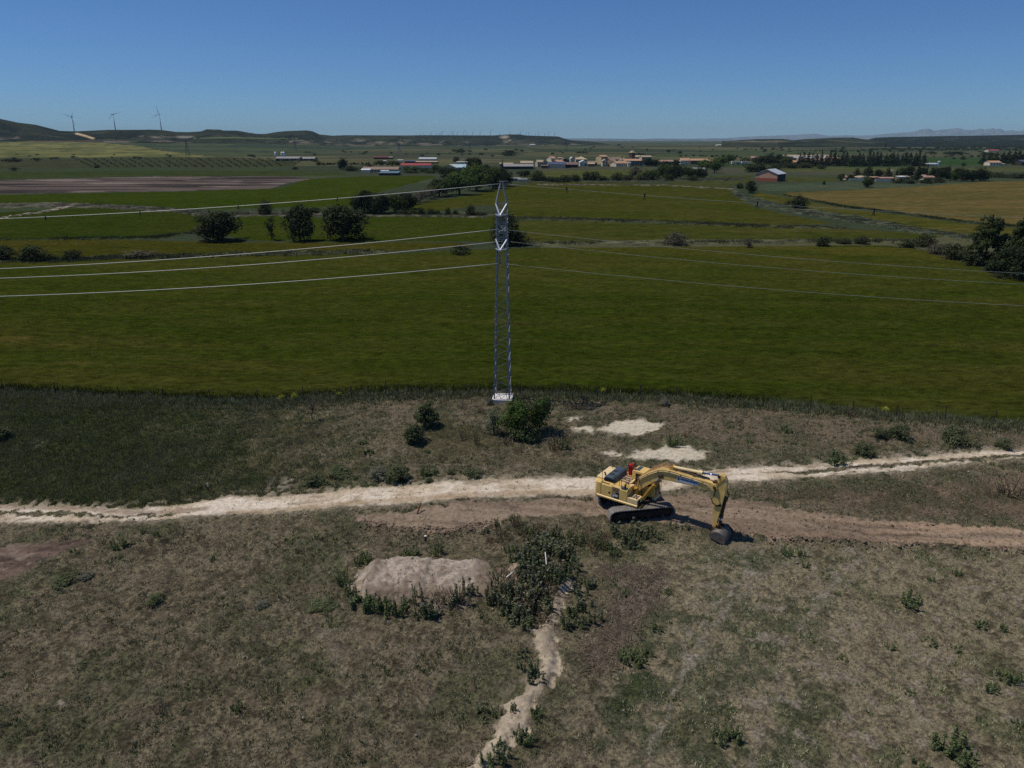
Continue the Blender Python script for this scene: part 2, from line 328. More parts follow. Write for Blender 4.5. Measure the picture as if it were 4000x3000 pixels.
def hterr(X, Y):
    """ground height (m)"""
    px, py = proj(X, Y)
    near = 1 - sstep(120, 170, Y)
    z = near * ((fbm(X / 4.0, Y / 4.0, 3, 5) - .5) * .5 + (fbm(X / 22.0, Y / 22.0, 2, 9) - .5) * .7)
    flat = sstep(30, 0, np.hypot((px - 2560) / 1.6, (py - 2010) * 1.6) - 170)
    z = z * (1 - .85 * flat)
    fr = np.clip((2395 - py) / 165, 0, 1); m = sstep(-14, 64, -sdist(MOUND, px + (fbm(X / 1.1, Y / 1.1, 3, 33) - .5) * 90, py + (fbm(X / 1.3, Y / 1.3, 3, 34) - .5) * 24, 2.0)) * (.24 + .62 * fr ** .8) * (1 - .75 * sstep(1720, 1950, px)) * (.55 + .45 * sstep(1360, 1470, px)) * (1 - .18 * sstep(.45, .6, vn(X / .9, Y / 5, 35))); m2 = sstep(-10, 110, -sdist(MOUND2, px, py, 2.0)); sp = sstep(-6, 46, -sdist(SPILL, px, py, 1.0))
    lum = .75 + .5 * fbm(X / 1.2, Y / 1.2, 3, 31)
    z = z + 1.0 * m * lum + .55 * m2 * lum + .22 * sp * lum
    d = ldist([(2870, 2082), (3000, 2100), (3200, 2110), (3400, 2118), (3700, 2134), (4000, 2152), (4600, 2185)], px, py, 2.0)
    z = z + .16 * np.exp(-(d / 14) ** 2) * (.3 + 1.4 * fbm(X / .7, Y / .7, 3, 44))
    d = ldist([(1420, 2062), (1560, 2085), (1750, 2096), (1900, 2074)], px, py, 2.0)
    z = z + .18 * np.exp(-(d / 26) ** 2) * (.3 + 1.4 * fbm(X / .6, Y / .6, 3, 45))
    return z

# -------- grid (finer towards the camera)
prow = np.concatenate([np.arange(3420, 1000, -4.0), np.arange(1000, 640, -2.0), np.arange(640, 565, -1.0), np.arange(565, 550, -.5), np.array([550, 549, 548.2, 547.5, 547, 546.6, 546.2, 545.9, 545.6])])
pcol = np.concatenate([np.arange(-2400, -600, 24.0), np.arange(-600, 4600, 7.0), np.arange(4600, 6401, 24.0)])
GX, GY = np.meshgrid(pcol, prow)
WX, WY = unp(GX, GY)
JX = (fbm(WX / 1.1, WY / 1.1, 3, 71) - .5); JY = (fbm(WX / 1.1, WY / 1.1, 3, 72) - .5)
amp = np.clip((GY - 560) / 900, .02, 1)
QX = GX + JX * 60 * amp; QY = GY + JY * 26 * amp
cls = np.zeros(GX.shape, np.int32); colr = np.zeros(GX.shape + (3,)); crop = np.zeros(GX.shape)
def mixc(a, b, t): return a * (1 - t[..., None]) + b * t[..., None]

# ---- scrubland (class 0)
n_big = fbm(WX / 6, WY / 6, 4, 101); n_mid = fbm(WX / 1.6, WY / 1.6, 4, 102); n_f = fbm(WX / .38, WY / .38, 3, 103); n_ff = vn(WX / .13, WY / .13, 104)
green = sstep(.46, .62, .5 * n_big + .5 * n_mid)
base = mixc(np.broadcast_to(C(134, 124, 103), colr.shape), np.broadcast_to(C(96, 99, 72), colr.shape), green * .7)
base = mixc(base, np.broadcast_to(C(60, 54, 42), colr.shape), sstep(.52, .68, n_f) * .7)
base = mixc(base, np.broadcast_to(C(138, 124, 102), colr.shape), sstep(.56, .72, .55 * fbm(WX / .9, WY / .9, 3, 105) + .45 * n_f) * .6)
rightside = sstep(2500, 3000, GX) * sstep(2080, 2200, GY)
base = base * np.array([1.0, .985, .92]) * (1 + .28 * sstep(1900, 2800, GX) * sstep(2050, 2200, GY))[..., None]
gmask = np.maximum(sstep(260, 60, ldist([(2420, 2950), (2500, 2780), (2560, 2560), (2640, 2420)], GX, GY)), .75 * sstep(420, 120, ldist([(2900, 2980), (2950, 2700), (3000, 2500), (2900, 2300)], GX, GY)))
base = mixc(base, np.broadcast_to(C(86, 92, 66), colr.shape), gmask * .8 * sstep(.4, .58, n_mid * .6 + n_f * .4))
for line, wd in [([(3140, 2150), (3060, 2200), (2960, 2260), (2880, 2330), (2780, 2450), (2700, 2580), (2620, 2760), (2560, 2900), (2520, 3050)], 26), ([(3420, 2140), (3300, 2240), (3180, 2360), (3080, 2520), (3030, 2700), (2960, 2850), (2920, 3050)], 24), ([(2960, 2240), (2880, 2280), (2780, 2380), (2680, 2520)], 18)]:
    d = ldist(line, GX + JX * 60, GY + JY * 30); base = mixc(base, np.broadcast_to(C(164, 152, 134), colr.shape), sstep(wd, wd * .2, d) * .7 * sstep(.42, .6, n_f * .6 + n_mid * .4))
base = mixc(base, np.broadcast_to(C(168, 154, 134), colr.shape), (.25 + .75 * rightside) * sstep(.60, .7, .6 * fbm(WX / 1.3, WY / .9, 4, 106) + .4 * n_f) * .75)
trk_up = np.interp(GX, [p[0] for p in TRACK_UP], [p[1] for p in TRACK_UP])
lgm = sstep(1650, 350, GX + JX * 900 + (n_big - .5) * 700) * sstep(trk_up + 30, trk_up - 20, GY + JY * 40)
base = mixc(base, mixc(np.broadcast_to(C(64, 74, 34), colr.shape), np.broadcast_to(C(84, 86, 50), colr.shape), sstep(.38, .62, n_mid * .6 + n_big * .4)), lgm * .95)
base = base * (1 - .25 * lgm * sstep(.5, .7, n_f))[..., None]
t = sstep(0, 90, -sdist(BROWNTOP, QX + JX * 160, QY + JY * 60, 2.0))
base = mixc(base, mixc(np.broadcast_to(C(128, 113, 92), colr.shape), np.broadcast_to(C(102, 98, 70), colr.shape), green * .6), t * .8)
mid = sstep(0, 120, -sdist([(700, 1640), (1200, 1600), (1900, 1640), (2250, 1640), (2300, 1850), (1700, 1880), (1000, 1900)], QX, QY, 2.0))
base = mixc(base, np.broadcast_to(C(88, 82, 54), colr.shape), mid * .55 * sstep(.4, .6, n_big))
t = sstep(0, 80, -sdist(CHURN, QX, QY, 2.0)); base = mixc(base, mixc(np.broadcast_to(C(134, 119, 104), colr.shape), np.broadcast_to(C(100, 88, 76), colr.shape), sstep(.45, .65, n_f)), t * .9)
t = sstep(0, 60, -sdist(FARSOIL, QX, QY, 2.0)); base = mixc(base, mixc(np.broadcast_to(C(128, 110, 90), colr.shape), np.broadcast_to(C(100, 92, 72), colr.shape), green), t * .85); farsoil = t
t = sstep(0, 110, -sdist([(2360, 2650), (2560, 2480), (2640, 2560), (2560, 2750), (2420, 2850), (2330, 2760)], QX, QY)); base = mixc(base, np.broadcast_to(C(66, 78, 42), colr.shape), t * .7 * sstep(.4, .55, n_mid))
chalk = np.zeros(GX.shape, bool)
for P in CHALK:
    sd = sdist(P, QX + (n_f - .5) * 50, QY + (n_f - .5) * 14, 2.0)
    base = mixc(base, np.broadcast_to(C(218, 204, 178), colr.shape), sstep(14, -10, sd) * (.8 + .2 * n_f)); chalk |= sd < 0
for (a, b, r, k) in [(2700, 2570, 90, .8), (3040, 2700, 70, .8), (2920, 2235, 50, .8), (150, 1742, 55, .5), (240, 2760, 40, .6), (1280, 2480, 90, .35), (1320, 2560, 80, .35), (3050, 2130, 60, .6), (3320, 2150, 60, .5), (3610, 2880, 60, .5), (1640, 2870, 60, .5), (3560, 2700, 70, .4), (3380, 2620, 80, .35), (1080, 1895, 70, .8), (1140, 1875, 50, .8)]:
    t = sstep(r, 0, np.hypot(GX - a, (GY - b) * 1.4)); base = mixc(base, np.broadcast_to(C(182, 170, 152), colr.shape), t * k * sstep(.47, .6, n_f * .5 + n_mid * .5))
edge_d = ldist(FIELD_EDGE, GX, GY, 2.0)
base = mixc(base, np.broadcast_to(C(84, 84, 66), colr.shape), sstep(46, 8, edge_d) * sstep(2100, 900, GX) * .7)
# low dark rows of wheel marks in the grass on the right
base = base * (1 - .22 * sstep(.6, .75, n_ff))[..., None]
colr[:] = base

# ---- farmland beyond the field edge
beyond = sdist(FIELD_EDGE + [(7000, 0), (-2500, 0)], QX, QY) < 0
cls[beyond] = 1
pal = np.array([C(74, 80, 58), C(66, 74, 54), C(84, 84, 60), C(60, 68, 50), C(78, 78, 62), C(92, 90, 64), C(62, 72, 48)])
rx = WX + (vn(WX / 300, WY / 300, 6) - .5) * 160; ry = WY + (vn(WX / 300, WY / 300, 7) - .5) * 200
cs = np.where(WY > 1500, 420., 210.)
cell = (_h(np.floor(rx / cs), np.floor(ry / (cs * .6)), 77) * 6.99).astype(int)
fc = pal[cell] * (.85 + .3 * fbm(WX / 60, WY / 90, 3, 201))[..., None]
scr = sstep(.5, .66, fbm(WX / 90, WY / 70, 4, 205))
fc = mixc(fc, np.broadcast_to(C(60, 64, 52), fc.shape), scr * .6)
colr[beyond] = fc[beyond]
names = ['ground', 'farmland']
for k, (nm, poly, ca, cb, ch) in enumerate(FLD):
    a2 = np.clip((GY - 640) / 700, .03, 1)
    sd = sdist(poly, GX + (JX * 24) * a2, GY + JY * 8 * a2)
    ins = (sd < 0) & beyond
    if not ins.any(): names.append(nm); continue
    cls[ins] = len(names); names.append(nm)
    sc = np.clip(WY / 70.0, 1, 12)
    if nm == 'ploughed_field':
        t = sstep(.4, .6, fbm(WX / 60, WY / 9, 4, 300 + k)); t2 = sstep(.62, .7, fbm(WX / 40, WY / 14, 4, 390))
        cc = mixc(np.broadcast_to(ca, fc.shape), np.broadcast_to(cb, fc.shape), t); cc = mixc(cc, np.broadcast_to(C(150, 136, 124), fc.shape), t2 * .6)
    else:
        t = .5 * sstep(.36, .64, fbm(WX / 40, WY / 12, 4, 300 + k)) + .5 * sstep(.4, .6, fbm(WX / 14, (WY + .04 * WX) / 2.0, 3, 340 + k))
        cc = mixc(np.broadcast_to(ca, fc.shape), np.broadcast_to(cb, fc.shape), np.clip(t, 0, 1))
        cc = cc * (.8 + .4 * fbm(WX / 3.0, WY / .9, 2, 380 + k))[..., None]
    colr[ins] = cc[ins]; crop[ins] = ch * sstep(0, 26, -sd[ins])
# wheat field: yellower brow on the right and bare patches on the left
w0 = cls == 2
t = sstep(60, 0, np.abs(GY - 985 - .02 * np.abs(GX - 3200)) - 10) * sstep(1900, 3300, GX); t = np.where(w0, t, 0)
colr[:] = mixc(colr, np.broadcast_to(C(92, 84, 36), colr.shape), t * .6 * sstep(.35, .6, fbm(WX / 20, WY / 8, 3, 411)))
for (a, b, rx_, ry_) in [(60, 1340, 120, 22), (300, 1437, 110, 9), (250, 1360, 90, 5)]:
    t = np.where(w0, sstep(1, .2, np.hypot((GX - a) / rx_, (GY - b) / ry_)), 0); colr[:] = mixc(colr, np.broadcast_to(C(104, 92, 44), colr.shape), t * .6)
t = np.where(w0, sstep(40, 4, edge_d), 0); colr[:] = mixc(colr, np.broadcast_to(C(44, 54, 22), colr.shape), t * .6)
rsl = np.random.RandomState(12)
for i in range(16):                                        # tramlines and flattened streaks in the crop
    y = rsl.uniform(1030, 1500); x = rsl.uniform(-200, 3600); L = rsl.uniform(500, 1500); tl = rsl.uniform(-.03, .02)
    d = ldist([(x, y), (x + L * .5, y + tl * L * .5 + 6), (x + L, y + tl * L)], GX, GY + (n_mid - .5) * 8, 3.0)
    colr[:] = colr * (1 - np.where(w0, .30 * sstep(9 * (y / 1300) ** 2, 1.5, d) * sstep(.35, .6, fbm(WX / 12, WY / 12, 2, 420 + i)), 0))[..., None]
for line, wd, c0 in ROUGH:
    a2 = np.clip((GY - 640) / 300, .1, 1)
    d = ldist(line, GX + JX * 40 * a2, GY + JY * 16 * a2)
    ins = (d < wd * (.35 + 1.1 * fbm(WX / 9, WY / 9, 3, 515))) & beyond & ~w0
    cls[ins] = 1; crop[ins] = .25
    nn = (.35 + 1.15 * sstep(.3, .7, fbm(WX / 2.2, WY / 2.2, 4, 501)))[..., None]
    colr[ins] = (np.broadcast_to(c0, fc.shape) * nn)[ins]

cls[chalk & ~beyond] = 103
# ---- dirt track
rag = (n_f - .5) * 34 + (n_mid - .5) * 20
sd = sdist(TRACK, GX + (n_f - .5) * 24, GY + (n_f - .5) * 10 + (n_ff - .5) * 5 + (fbm(WX / 9, WY / 9, 2, 671) - .5) * 14)
med = np.minimum(sdist(MEDIAN_L, GX, GY + (n_f - .5) * 18), sdist(MEDIAN_R, GX, GY + (n_f - .5) * 12))
trk = (sd < 0) & (med > 0)
cls[trk] = 100
tc = mixc(np.broadcast_to(C(228, 212, 188), colr.shape), np.broadcast_to(C(204, 184, 156), colr.shape), sstep(.4, .65, n_mid))
tc = mixc(tc, np.broadcast_to(C(150, 132, 108), colr.shape), sstep(.62, .76, fbm(WX / 1.4, WY / .5, 4, 602)) * .8)
lower = ldist([(900, 1998), (1250, 1978), (1800, 1952), (2300, 1932)], GX, GY, 2.0)
tc = mixc(tc, np.broadcast_to(C(170, 144, 112), colr.shape), sstep(26, 6, lower) * .6)
upl = ldist([(-2500, 1925), (0, 1972), (300, 1985), (500, 1996), (800, 1985)], GX, GY, 2.0)
tc = mixc(tc, np.broadcast_to(C(146, 124, 104), colr.shape), sstep(26, 6, upl) * .7)
tc = mixc(tc, np.broadcast_to(C(112, 104, 84), colr.shape), sstep(10, -2, -sd) * sstep(.5, .62, n_f) * .8)
tc = mixc(tc, np.broadcast_to(C(138, 126, 102), colr.shape), sstep(14, 0, -sd) * .65)
ctr = ldist([((a[0] + b[0]) / 2, (np.interp(a[0], [q[0] for q in TRACK_UP], [q[1] for q in TRACK_UP]) + np.interp(a[0], [q[0] for q in TRACK_LO], [q[1] for q in TRACK_LO])) / 2) for a, b in zip(TRACK_UP, TRACK_UP)], GX, GY, 2.0)
tc = mixc(tc, np.broadcast_to(C(168, 152, 126), colr.shape), sstep(14, 3, ctr) * .55 * sstep(.4, .6, n_f * .5 + n_mid * .5))
colr[trk] = tc[trk]
fringe = (~trk) & (sd < 26) & (med > -2); t = np.where(fringe, sstep(26, 0, sd) * sstep(.45, .6, n_f) * .7, 0); colr[:] = mixc(colr, np.broadcast_to(C(176, 162, 138), colr.shape), t)
# ---- bare soil
def soil(poly, ca, cb, cc):
    sd = sdist(poly, GX + (n_mid - .5) * 70, GY + (n_mid - .5) * 36 + (n_f - .5) * 14)
    s = (sd < 0) & ~trk & ~beyond
    cls[s] = 101
    st = sstep(.4, .62, fbm(WX / 5.0, (WY + .12 * WX) / .45, 4, 621))
    k = mixc(np.broadcast_to(ca, colr.shape), np.broadcast_to(cb, colr.shape), st * .8); k = mixc(k, np.broadcast_to(cc, colr.shape), sstep(.55, .7, n_f * .6 + n_mid * .4) * .7)
    colr[s] = k[s]; return sd
sd_s = soil(SOIL, C(152, 133, 112), C(130, 111, 93), C(104, 88, 74))
t = np.where(cls == 101, sstep(2900, 3700, GX) * sstep(.35, .6, fbm(WX / 6, WY / .8, 3, 631)), 0); colr[:] = mixc(colr, np.broadcast_to(C(176, 148, 120), colr.shape), t * .7)
soil(SOIL_L, C(118, 99, 86), C(92, 78, 68), C(146, 130, 114))
# wheel ruts across the clearing
ruts = np.zeros(GX.shape)
for line in [[(2650, 1960), (3000, 2008), (3400, 2050), (4000, 2090), (5200, 2150)], [(2650, 1990), (3000, 2040), (3400, 2075), (4000, 2115), (5200, 2190)], [(2500, 2000), (2900, 1962), (3400, 1930), (4000, 1880)], [(-300, 2230), (0, 2178), (200, 2130), (370, 2092)], [(-300, 2290), (0, 2205), (150, 2160)],
             [(1300, 1972), (1800, 1952), (2300, 1938)], [(1400, 1992), (1800, 1972), (2320, 1955)], [(2650, 1915), (3000, 1868), (3400, 1836), (4000, 1784)]]:
    d = ldist(line, GX, GY + (n_mid - .5) * 16, 2.0); ruts = np.maximum(ruts, np.exp(-(d / 5.0) ** 2) * sstep(.35, .6, fbm(WX / 4, WY / 4, 2, 640)))
# ---- soil mound and spill
mo = sdist(MOUND, GX + (n_f - .5) * 60 + (n_mid - .5) * 90, GY + (n_f - .5) * 30 + (n_mid - .5) * 40, 2.0); mo2 = sdist(MOUND2, GX + (n_f - .5) * 40, GY + (n_f - .5) * 22, 2.0); ms = sdist(SPILL, GX + (n_f - .5) * 60 + (n_mid - .5) * 50, GY + (n_f - .5) * 50)
mm = (mo < -6) & (GX < 1930 + (n_mid - .5) * 160); cls[mm] = 102
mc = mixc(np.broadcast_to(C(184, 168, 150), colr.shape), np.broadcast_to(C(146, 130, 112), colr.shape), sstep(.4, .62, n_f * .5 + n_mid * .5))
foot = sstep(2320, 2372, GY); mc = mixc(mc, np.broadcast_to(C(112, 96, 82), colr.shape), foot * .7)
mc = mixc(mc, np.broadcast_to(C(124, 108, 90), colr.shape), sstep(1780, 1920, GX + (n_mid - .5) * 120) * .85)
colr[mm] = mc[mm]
m2_ = (mo2 < -4) & ~mm & (fbm(WX / 1.5, WY / 1.5, 3, 655) > .56); cls[m2_] = 102; c2 = mixc(np.broadcast_to(C(112, 98, 82), colr.shape), np.broadcast_to(C(168, 148, 124), colr.shape), sstep(.5, .64, n_mid)); colr[m2_] = c2[m2_]
s_ = (ms < 0) & ~mm & ~m2_; cls[s_] = 102
s2 = mixc(np.broadcast_to(C(188, 171, 146), colr.shape), np.broadcast_to(C(160, 145, 124), colr.shape), sstep(.42, .62, n_mid * .6 + n_f * .4)); s2 = mixc(s2, np.broadcast_to(C(110, 98, 80), colr.shape), sstep(-14, 0, ms) * sstep(.45, .6, n_f) * .7); colr[s_] = s2[s_]
halo = (ms >= 0) & (ms < 40) & (cls == 0); t = np.where(halo, sstep(40, 0, ms) * sstep(.45, .62, n_f) * .6, 0); colr[:] = mixc(colr, np.broadcast_to(C(156, 140, 118), colr.shape), t)

GZ = hterr(WX, WY) + crop
near = sstep(140, 60, WY)
GZ += near * np.where(cls == 0, (sstep(.3, .7, n_f) - .5) * .13 + (n_ff - .5) * .07, 0)
GZ += np.where(cls == 100, -.015 + (n_f - .5) * .05, 0)
GZ += np.where(cls == 101, (n_f - .5) * .08 + (n_ff - .5) * .03, 0) - ruts * .13
GZ += np.where(cls == 102, (n_f - .5) * .26 + (n_ff - .5) * .12, 0)
GZ += np.where((crop > 0) & (WY < 260), (fbm(WX / 2.2, WY / 1.1, 3, 700) - .5) * .35, 0)
colr *= (1 - .35 * ruts * ((cls == 101) | (cls == 0)))[..., None]

gm_scrub = ground_mat('scrub_ground', 6.5, .55, 1.0, .2)
gm_soil = ground_mat('soil_ground', 4.0, .25, .9, .10)
gm_field = ground_mat('crop_field', 1.6, .40, 1.0, .5, stretch=(.45, 1.0, 1.0))
gm_far = ground_mat('far_field', .25, .22, .6, .8)
nr, nc = GX.shape
idx = np.arange(nr * nc).reshape(nr, nc)
quads = np.stack([idx[:-1, :-1], idx[:-1, 1:], idx[1:, 1:], idx[1:, :-1]], -1).reshape(-1, 4)
fcls = cls[:-1, :-1].reshape(-1)
VX = np.stack([WX, WY, GZ], -1).reshape(-1, 3); VC = np.clip(colr.reshape(-1, 3), 0.004, .9)
def split(c, name, m):
    q = quads[fcls == c]
    if len(q) == 0: return
    u, inv = np.unique(q.ravel(), return_inverse=True)
    o = mesh_np(name, VX[u], inv.reshape(-1, 4), m, VC[u], smooth=True); o['kind'] = 'structure'; return o
split(0, 'ground', gm_scrub); split(1, 'farmland', gm_far)
for k in range(2, len(names)):
    split(k, names[k], gm_field if k == 2 else (gm_far if k > 9 else gm_field))
split(100, 'dirt_track', gm_soil); split(101, 'bare_soil', gm_soil); split(102, 'soil_mound', gm_soil); split(103, 'bare_chalk', gm_soil)

_zc = {}
from bisect import bisect_left
GXc = pcol; GYr = prow
def gz(X, Y):                                            # ground height under a point, crop excluded
    return float(hterr(np.array([float(X)]), np.array([float(Y)]))[0])
def gp(px, py):
    X, Y = unp(px, py); return Vector((float(X), float(Y), gz(X, Y)))
def sample(px, py, arr):                                  # nearest grid value
    i = np.clip(np.searchsorted(-prow, -np.asarray(py)), 0, nr - 1); j = np.clip(np.searchsorted(pcol, np.asarray(px)), 0, nc - 1)
    return arr[i, j]

# ------------------------------------------------------------------ hills
def hill(name, xs, foot, Df, base, Db, crest, Dc, back, seed, gully, ca, cb, pale, palec, m, step=6.0, zback=None, extra=None, nrow=64):
    cx = np.arange(xs[0], xs[1] + step, step)
    def prof(p): p = np.array(p, float); return np.interp(cx, p[:, 0], p[:, 1])
    dirx = (cx - 2000) / (F * CP + 955 * SP)             # lateral per metre of Y at the horizon row
    yb = prof(base); yc = prof(crest); DB = prof(Db); DC = prof(Dc); DF = prof(Df)
    zb = np.array([z_at(a, b) for a, b in zip(yb, DB)]); zc = np.array([z_at(a, b) for a, b in zip(yc, DC)])
    zb = np.maximum(zb, 0.0)
    tt = np.concatenate([np.linspace(0, 1, nrow // 3, endpoint=False), np.linspace(1, 2, nrow), np.linspace(2.1, 3, 8)])
    rows = []; zs = []
    for t in tt:
        if t < 1: D = DF + (DB - DF) * t; z = zb * t ** 1.3 - .4 * (1 - t)
        elif t <= 2:
            s = t - 1; D = DB + (DC - DB) * s; z = zb + (zc - zb) * (s ** 1.25)
        else:
            s = t - 2; D = DC + (back - DC) * s
            zz = (H + (zc - H) * D / DC) - (zback if zback else 60) * s ** .8
            z = zz
        rows.append(D); zs.append(z)
    D = np.array(rows); Z = np.array(zs); X = dirx[None, :] * D
    T = np.repeat(tt[:, None], len(cx), 1)
    g = np.abs(fbm(X / 90, D / 220, 4, seed) - .5) * 2
    env = np.clip(np.minimum(T - 1, 2 - T) * 3, 0, 1) * (T > 1) * (T < 2)
    Z = Z - env * (g < .35) * (0.35 - g) * gully * np.maximum(zc - zb, 0)[None, :]
    Z = Z + ((fbm(X / 260, D / 260, 3, seed + 2) - .5) * 8 * np.clip(T, 0, 1) * np.clip(1.9 - T, 0, 1))
    n1 = fbm(X / 120, D / 120, 4, seed + 5); n2 = fbm(X / 30, D / 40, 3, seed + 6)
    c = mixc(np.broadcast_to(ca, X.shape + (3,)), np.broadcast_to(cb, X.shape + (3,)), sstep(.4, .62, n1))
    c = c * (.72 + .56 * n2)[..., None]
    bad = sstep(.56, .66, fbm(X / 70, D / 160, 4, seed + 8)) * np.exp(-((T - 1.22) / .22) ** 2)
    c = mixc(c, np.broadcast_to(palec, c.shape), bad * pale)
    if extra is not None:
        PX, PY = proj(X, D, Z); c, Z = extra(PX, PY, X, D, Z, c, T)
    n_, m_ = X.shape; ii = np.arange(n_ * m_).reshape(n_, m_)
    q = np.stack([ii[:-1, :-1], ii[:-1, 1:], ii[1:, 1:], ii[1:, :-1]], -1).reshape(-1, 4)
    o = mesh_np(name, np.stack([X, D, Z], -1).reshape(-1, 3), q, m, c.reshape(-1, 3), smooth=True); o['kind'] = 'structure'
    return o
gm_hill = ground_mat('hill_scrub', .02, .3, .8, 4.0)
CREST = [(-1600, 420), (-600, 428), (-200, 440), (0, 460), (80, 478), (150, 487), (240, 511), (300, 513), (350, 511), (430, 507), (500, 507), (560, 507), (590, 506), (640, 508), (690, 515), (740, 516), (790, 513), (812, 505), (860, 506), (880, 510), (930, 510), (980, 519), (1010, 523), (1040, 523), (1080, 516), (1120, 512), (1200, 509), (1225, 513), (1250, 525), (1300, 530), (1350, 528), (1600, 529), (1640, 528), (1930, 529), (1980, 525), (2030, 525), (2055, 529), (2180, 533), (2195, 538), (2216, 545), (2232, 548), (2290, 552), (2350, 559), (2420, 569)]
BASE = [(-1600, 545), (0, 552), (250, 553), (400, 557), (830, 560), (1000, 560), (1300, 570), (1600, 573), (2100, 569), (2200, 567), (2300, 568), (2420, 572)]
def left_extra(PX, PY, X, D, Z, c, T):
    nn = fbm(X / 40, D / 60, 4, 901); st = fbm(X / 120, D / 14, 4, 902)
    f = sdist([(-1600, 540), (0, 556), (130, 550), (260, 553), (400, 557), (560, 572), (620, 586), (830, 612), (960, 622), (300, 626), (0, 640), (-1600, 650)], PX + (nn - .5) * 30, PY + (nn - .5) * 6)
    t = sstep(1, -2, f) * (T < 1.15)
    c = mixc(c, mixc(np.broadcast_to(C(118, 114, 70), c.shape), np.broadcast_to(C(88, 92, 56), c.shape), sstep(.38, .62, st * .6 + nn * .4)), t)
    d = ldist([(300, 522), (330, 530), (362, 540)], PX, PY, 2); c = mixc(c, np.broadcast_to(C(206, 180, 140), c.shape), sstep(10, 3, d))
    for (a, b, w, h_, k) in [(630, 535, 60, 8, .6), (720, 535, 60, 8, .6), (560, 533, 30, 6, .5), (430, 552, 40, 10, .5), (1970, 535, 26, 10, .8), (1995, 552, 50, 8, .7), (1290, 552, 40, 9, .5), (1400, 548, 40, 8, .6), (1580, 553, 36, 10, .75), (1740, 558, 30, 5, .8), (1810, 557, 30, 5, .9), (1180, 552, 60, 8, .5), (1480, 556, 30, 6, .4), (1140, 555, 16, 6, .6)]:
        e = np.hypot((PX - a) / w, (PY - b) / h_); c = mixc(c, np.broadcast_to(C(160, 150, 132), c.shape), sstep(1, .3, e) * k * sstep(.42, .55, nn))
    t = (T < 1.0) & (f > 1); gcol = mixc(np.broadcast_to(C(74, 82, 58), c.shape), np.broadcast_to(C(58, 68, 54), c.shape), sstep(.4, .6, fbm(X / 300, D / 60, 3, 903)))
    c = np.where(t[..., None], gcol, c)
    d = ldist([(760, 540), (900, 538), (1080, 541), (1160, 541)], PX, PY, 3); c = mixc(c, np.broadcast_to(C(118, 128, 74), c.shape), sstep(6, 2, d) * .8)
    d = np.hypot((PX - 300) / 260, (PY - 552) / 3.2); c = mixc(c, np.broadcast_to(C(104, 78, 72), c.shape), sstep(1, .5, d) * .6 * (T < 1.3))
    return c, Z
hill('hills', (-1600, 2420), None, [(-1600, 1000), (0, 1010), (900, 1060), (1300, 1300), (2230, 1500)], BASE, [(-1600, 1900), (0, 1950), (900, 2250), (1300, 2600), (2230, 3200)], CREST, [(-1600, 2350), (0, 2450), (240, 2650), (900, 2850), (1300, 3400), (2230, 3900)], 8800, 811, .9, C(38, 42, 34), C(54, 56, 42), .5, C(140, 128, 110), gm_hill, zback=45, extra=left_extra)
hill('wooded_ridge', (3380, 5600), None, [(3380, 2600), (5600, 2600)], [(3380, 547), (5600, 546)], [(3380, 3700), (5600, 3700)], [(3380, 547), (3420, 538), (3480, 535), (3570, 534), (3600, 533), (3700, 531), (3800, 530), (4000, 526), (5600, 520)], [(3380, 4400), (5600, 4400)], 6000, 821, .3, C(34, 38, 30), C(28, 33, 28), .3, C(140, 130, 112), gm_hill, nrow=24)
hill('wooded_ridge', (3040, 3460), None, [(3040, 2400), (3460, 2400)], [(3040, 556), (3460, 555)], [(3040, 2600), (3460, 2600)], [(3040, 556), (3090, 549), (3140, 544), (3250, 538), (3330, 537), (3370, 543), (3420, 550), (3460, 555)], [(3040, 3300), (3460, 3300)], 4200, 831, .5, C(52, 56, 42), C(34, 40, 32), .6, C(140, 130, 110), gm_hill, nrow=24)
hill('wooded_ridge', (2820, 3130), None, [(2820, 2400), (3130, 2400)], [(2820, 553), (3130, 554)], [(2820, 2700), (3130, 2700)], [(2820, 553), (2880, 548), (2960, 543), (3060, 542), (3100, 548), (3130, 554)], [(2820, 3400), (3130, 3400)], 4200, 833, .6, C(56, 58, 44), C(44, 48, 38), .8, C(140, 130, 110), gm_hill, nrow=24)
MTN = [(2780, 544), (2800, 542), (2908, 534), (3039, 529), (3115, 526), (3180, 522), (3234, 530), (3304, 527.7), (3353, 530), (3402, 528), (3481, 520.7), (3563, 514), (3590, 505.8), (3606, 503), (3624, 503), (3641, 511), (3671, 506.6), (3706, 503), (3735, 500), (3761, 507), (3793, 507.6), (3826, 502), (3839, 507), (3856, 501.7), (3872, 501), (3880, 504.4), (3899, 502), (3918, 512), (3945, 507.7), (3970, 513), (3997, 507), (4300, 500), (4800, 514), (5600, 500)]
gm_mtn = ground_mat('mountain_rock', .002, .2, .5, 60.0)
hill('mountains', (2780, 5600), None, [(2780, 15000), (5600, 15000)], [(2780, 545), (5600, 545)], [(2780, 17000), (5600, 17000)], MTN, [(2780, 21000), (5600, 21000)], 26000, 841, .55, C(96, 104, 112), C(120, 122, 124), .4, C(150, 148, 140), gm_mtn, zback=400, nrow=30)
hill('mountains', (2150, 2860), None, [(2150, 12000), (2860, 12000)], [(2150, 545), (2860, 545)], [(2150, 13000), (2860, 13000)], [(2150, 541), (2300, 540), (2400, 541.5), (2500, 543), (2560, 541), (2640, 541.5), (2700, 542), (2800, 540), (2860, 543)], [(2150, 16000), (2860, 16000)], 19000, 843, .4, C(90, 98, 106), C(108, 112, 116), .3, C(150, 148, 140), gm_mtn, zback=200, nrow=20)
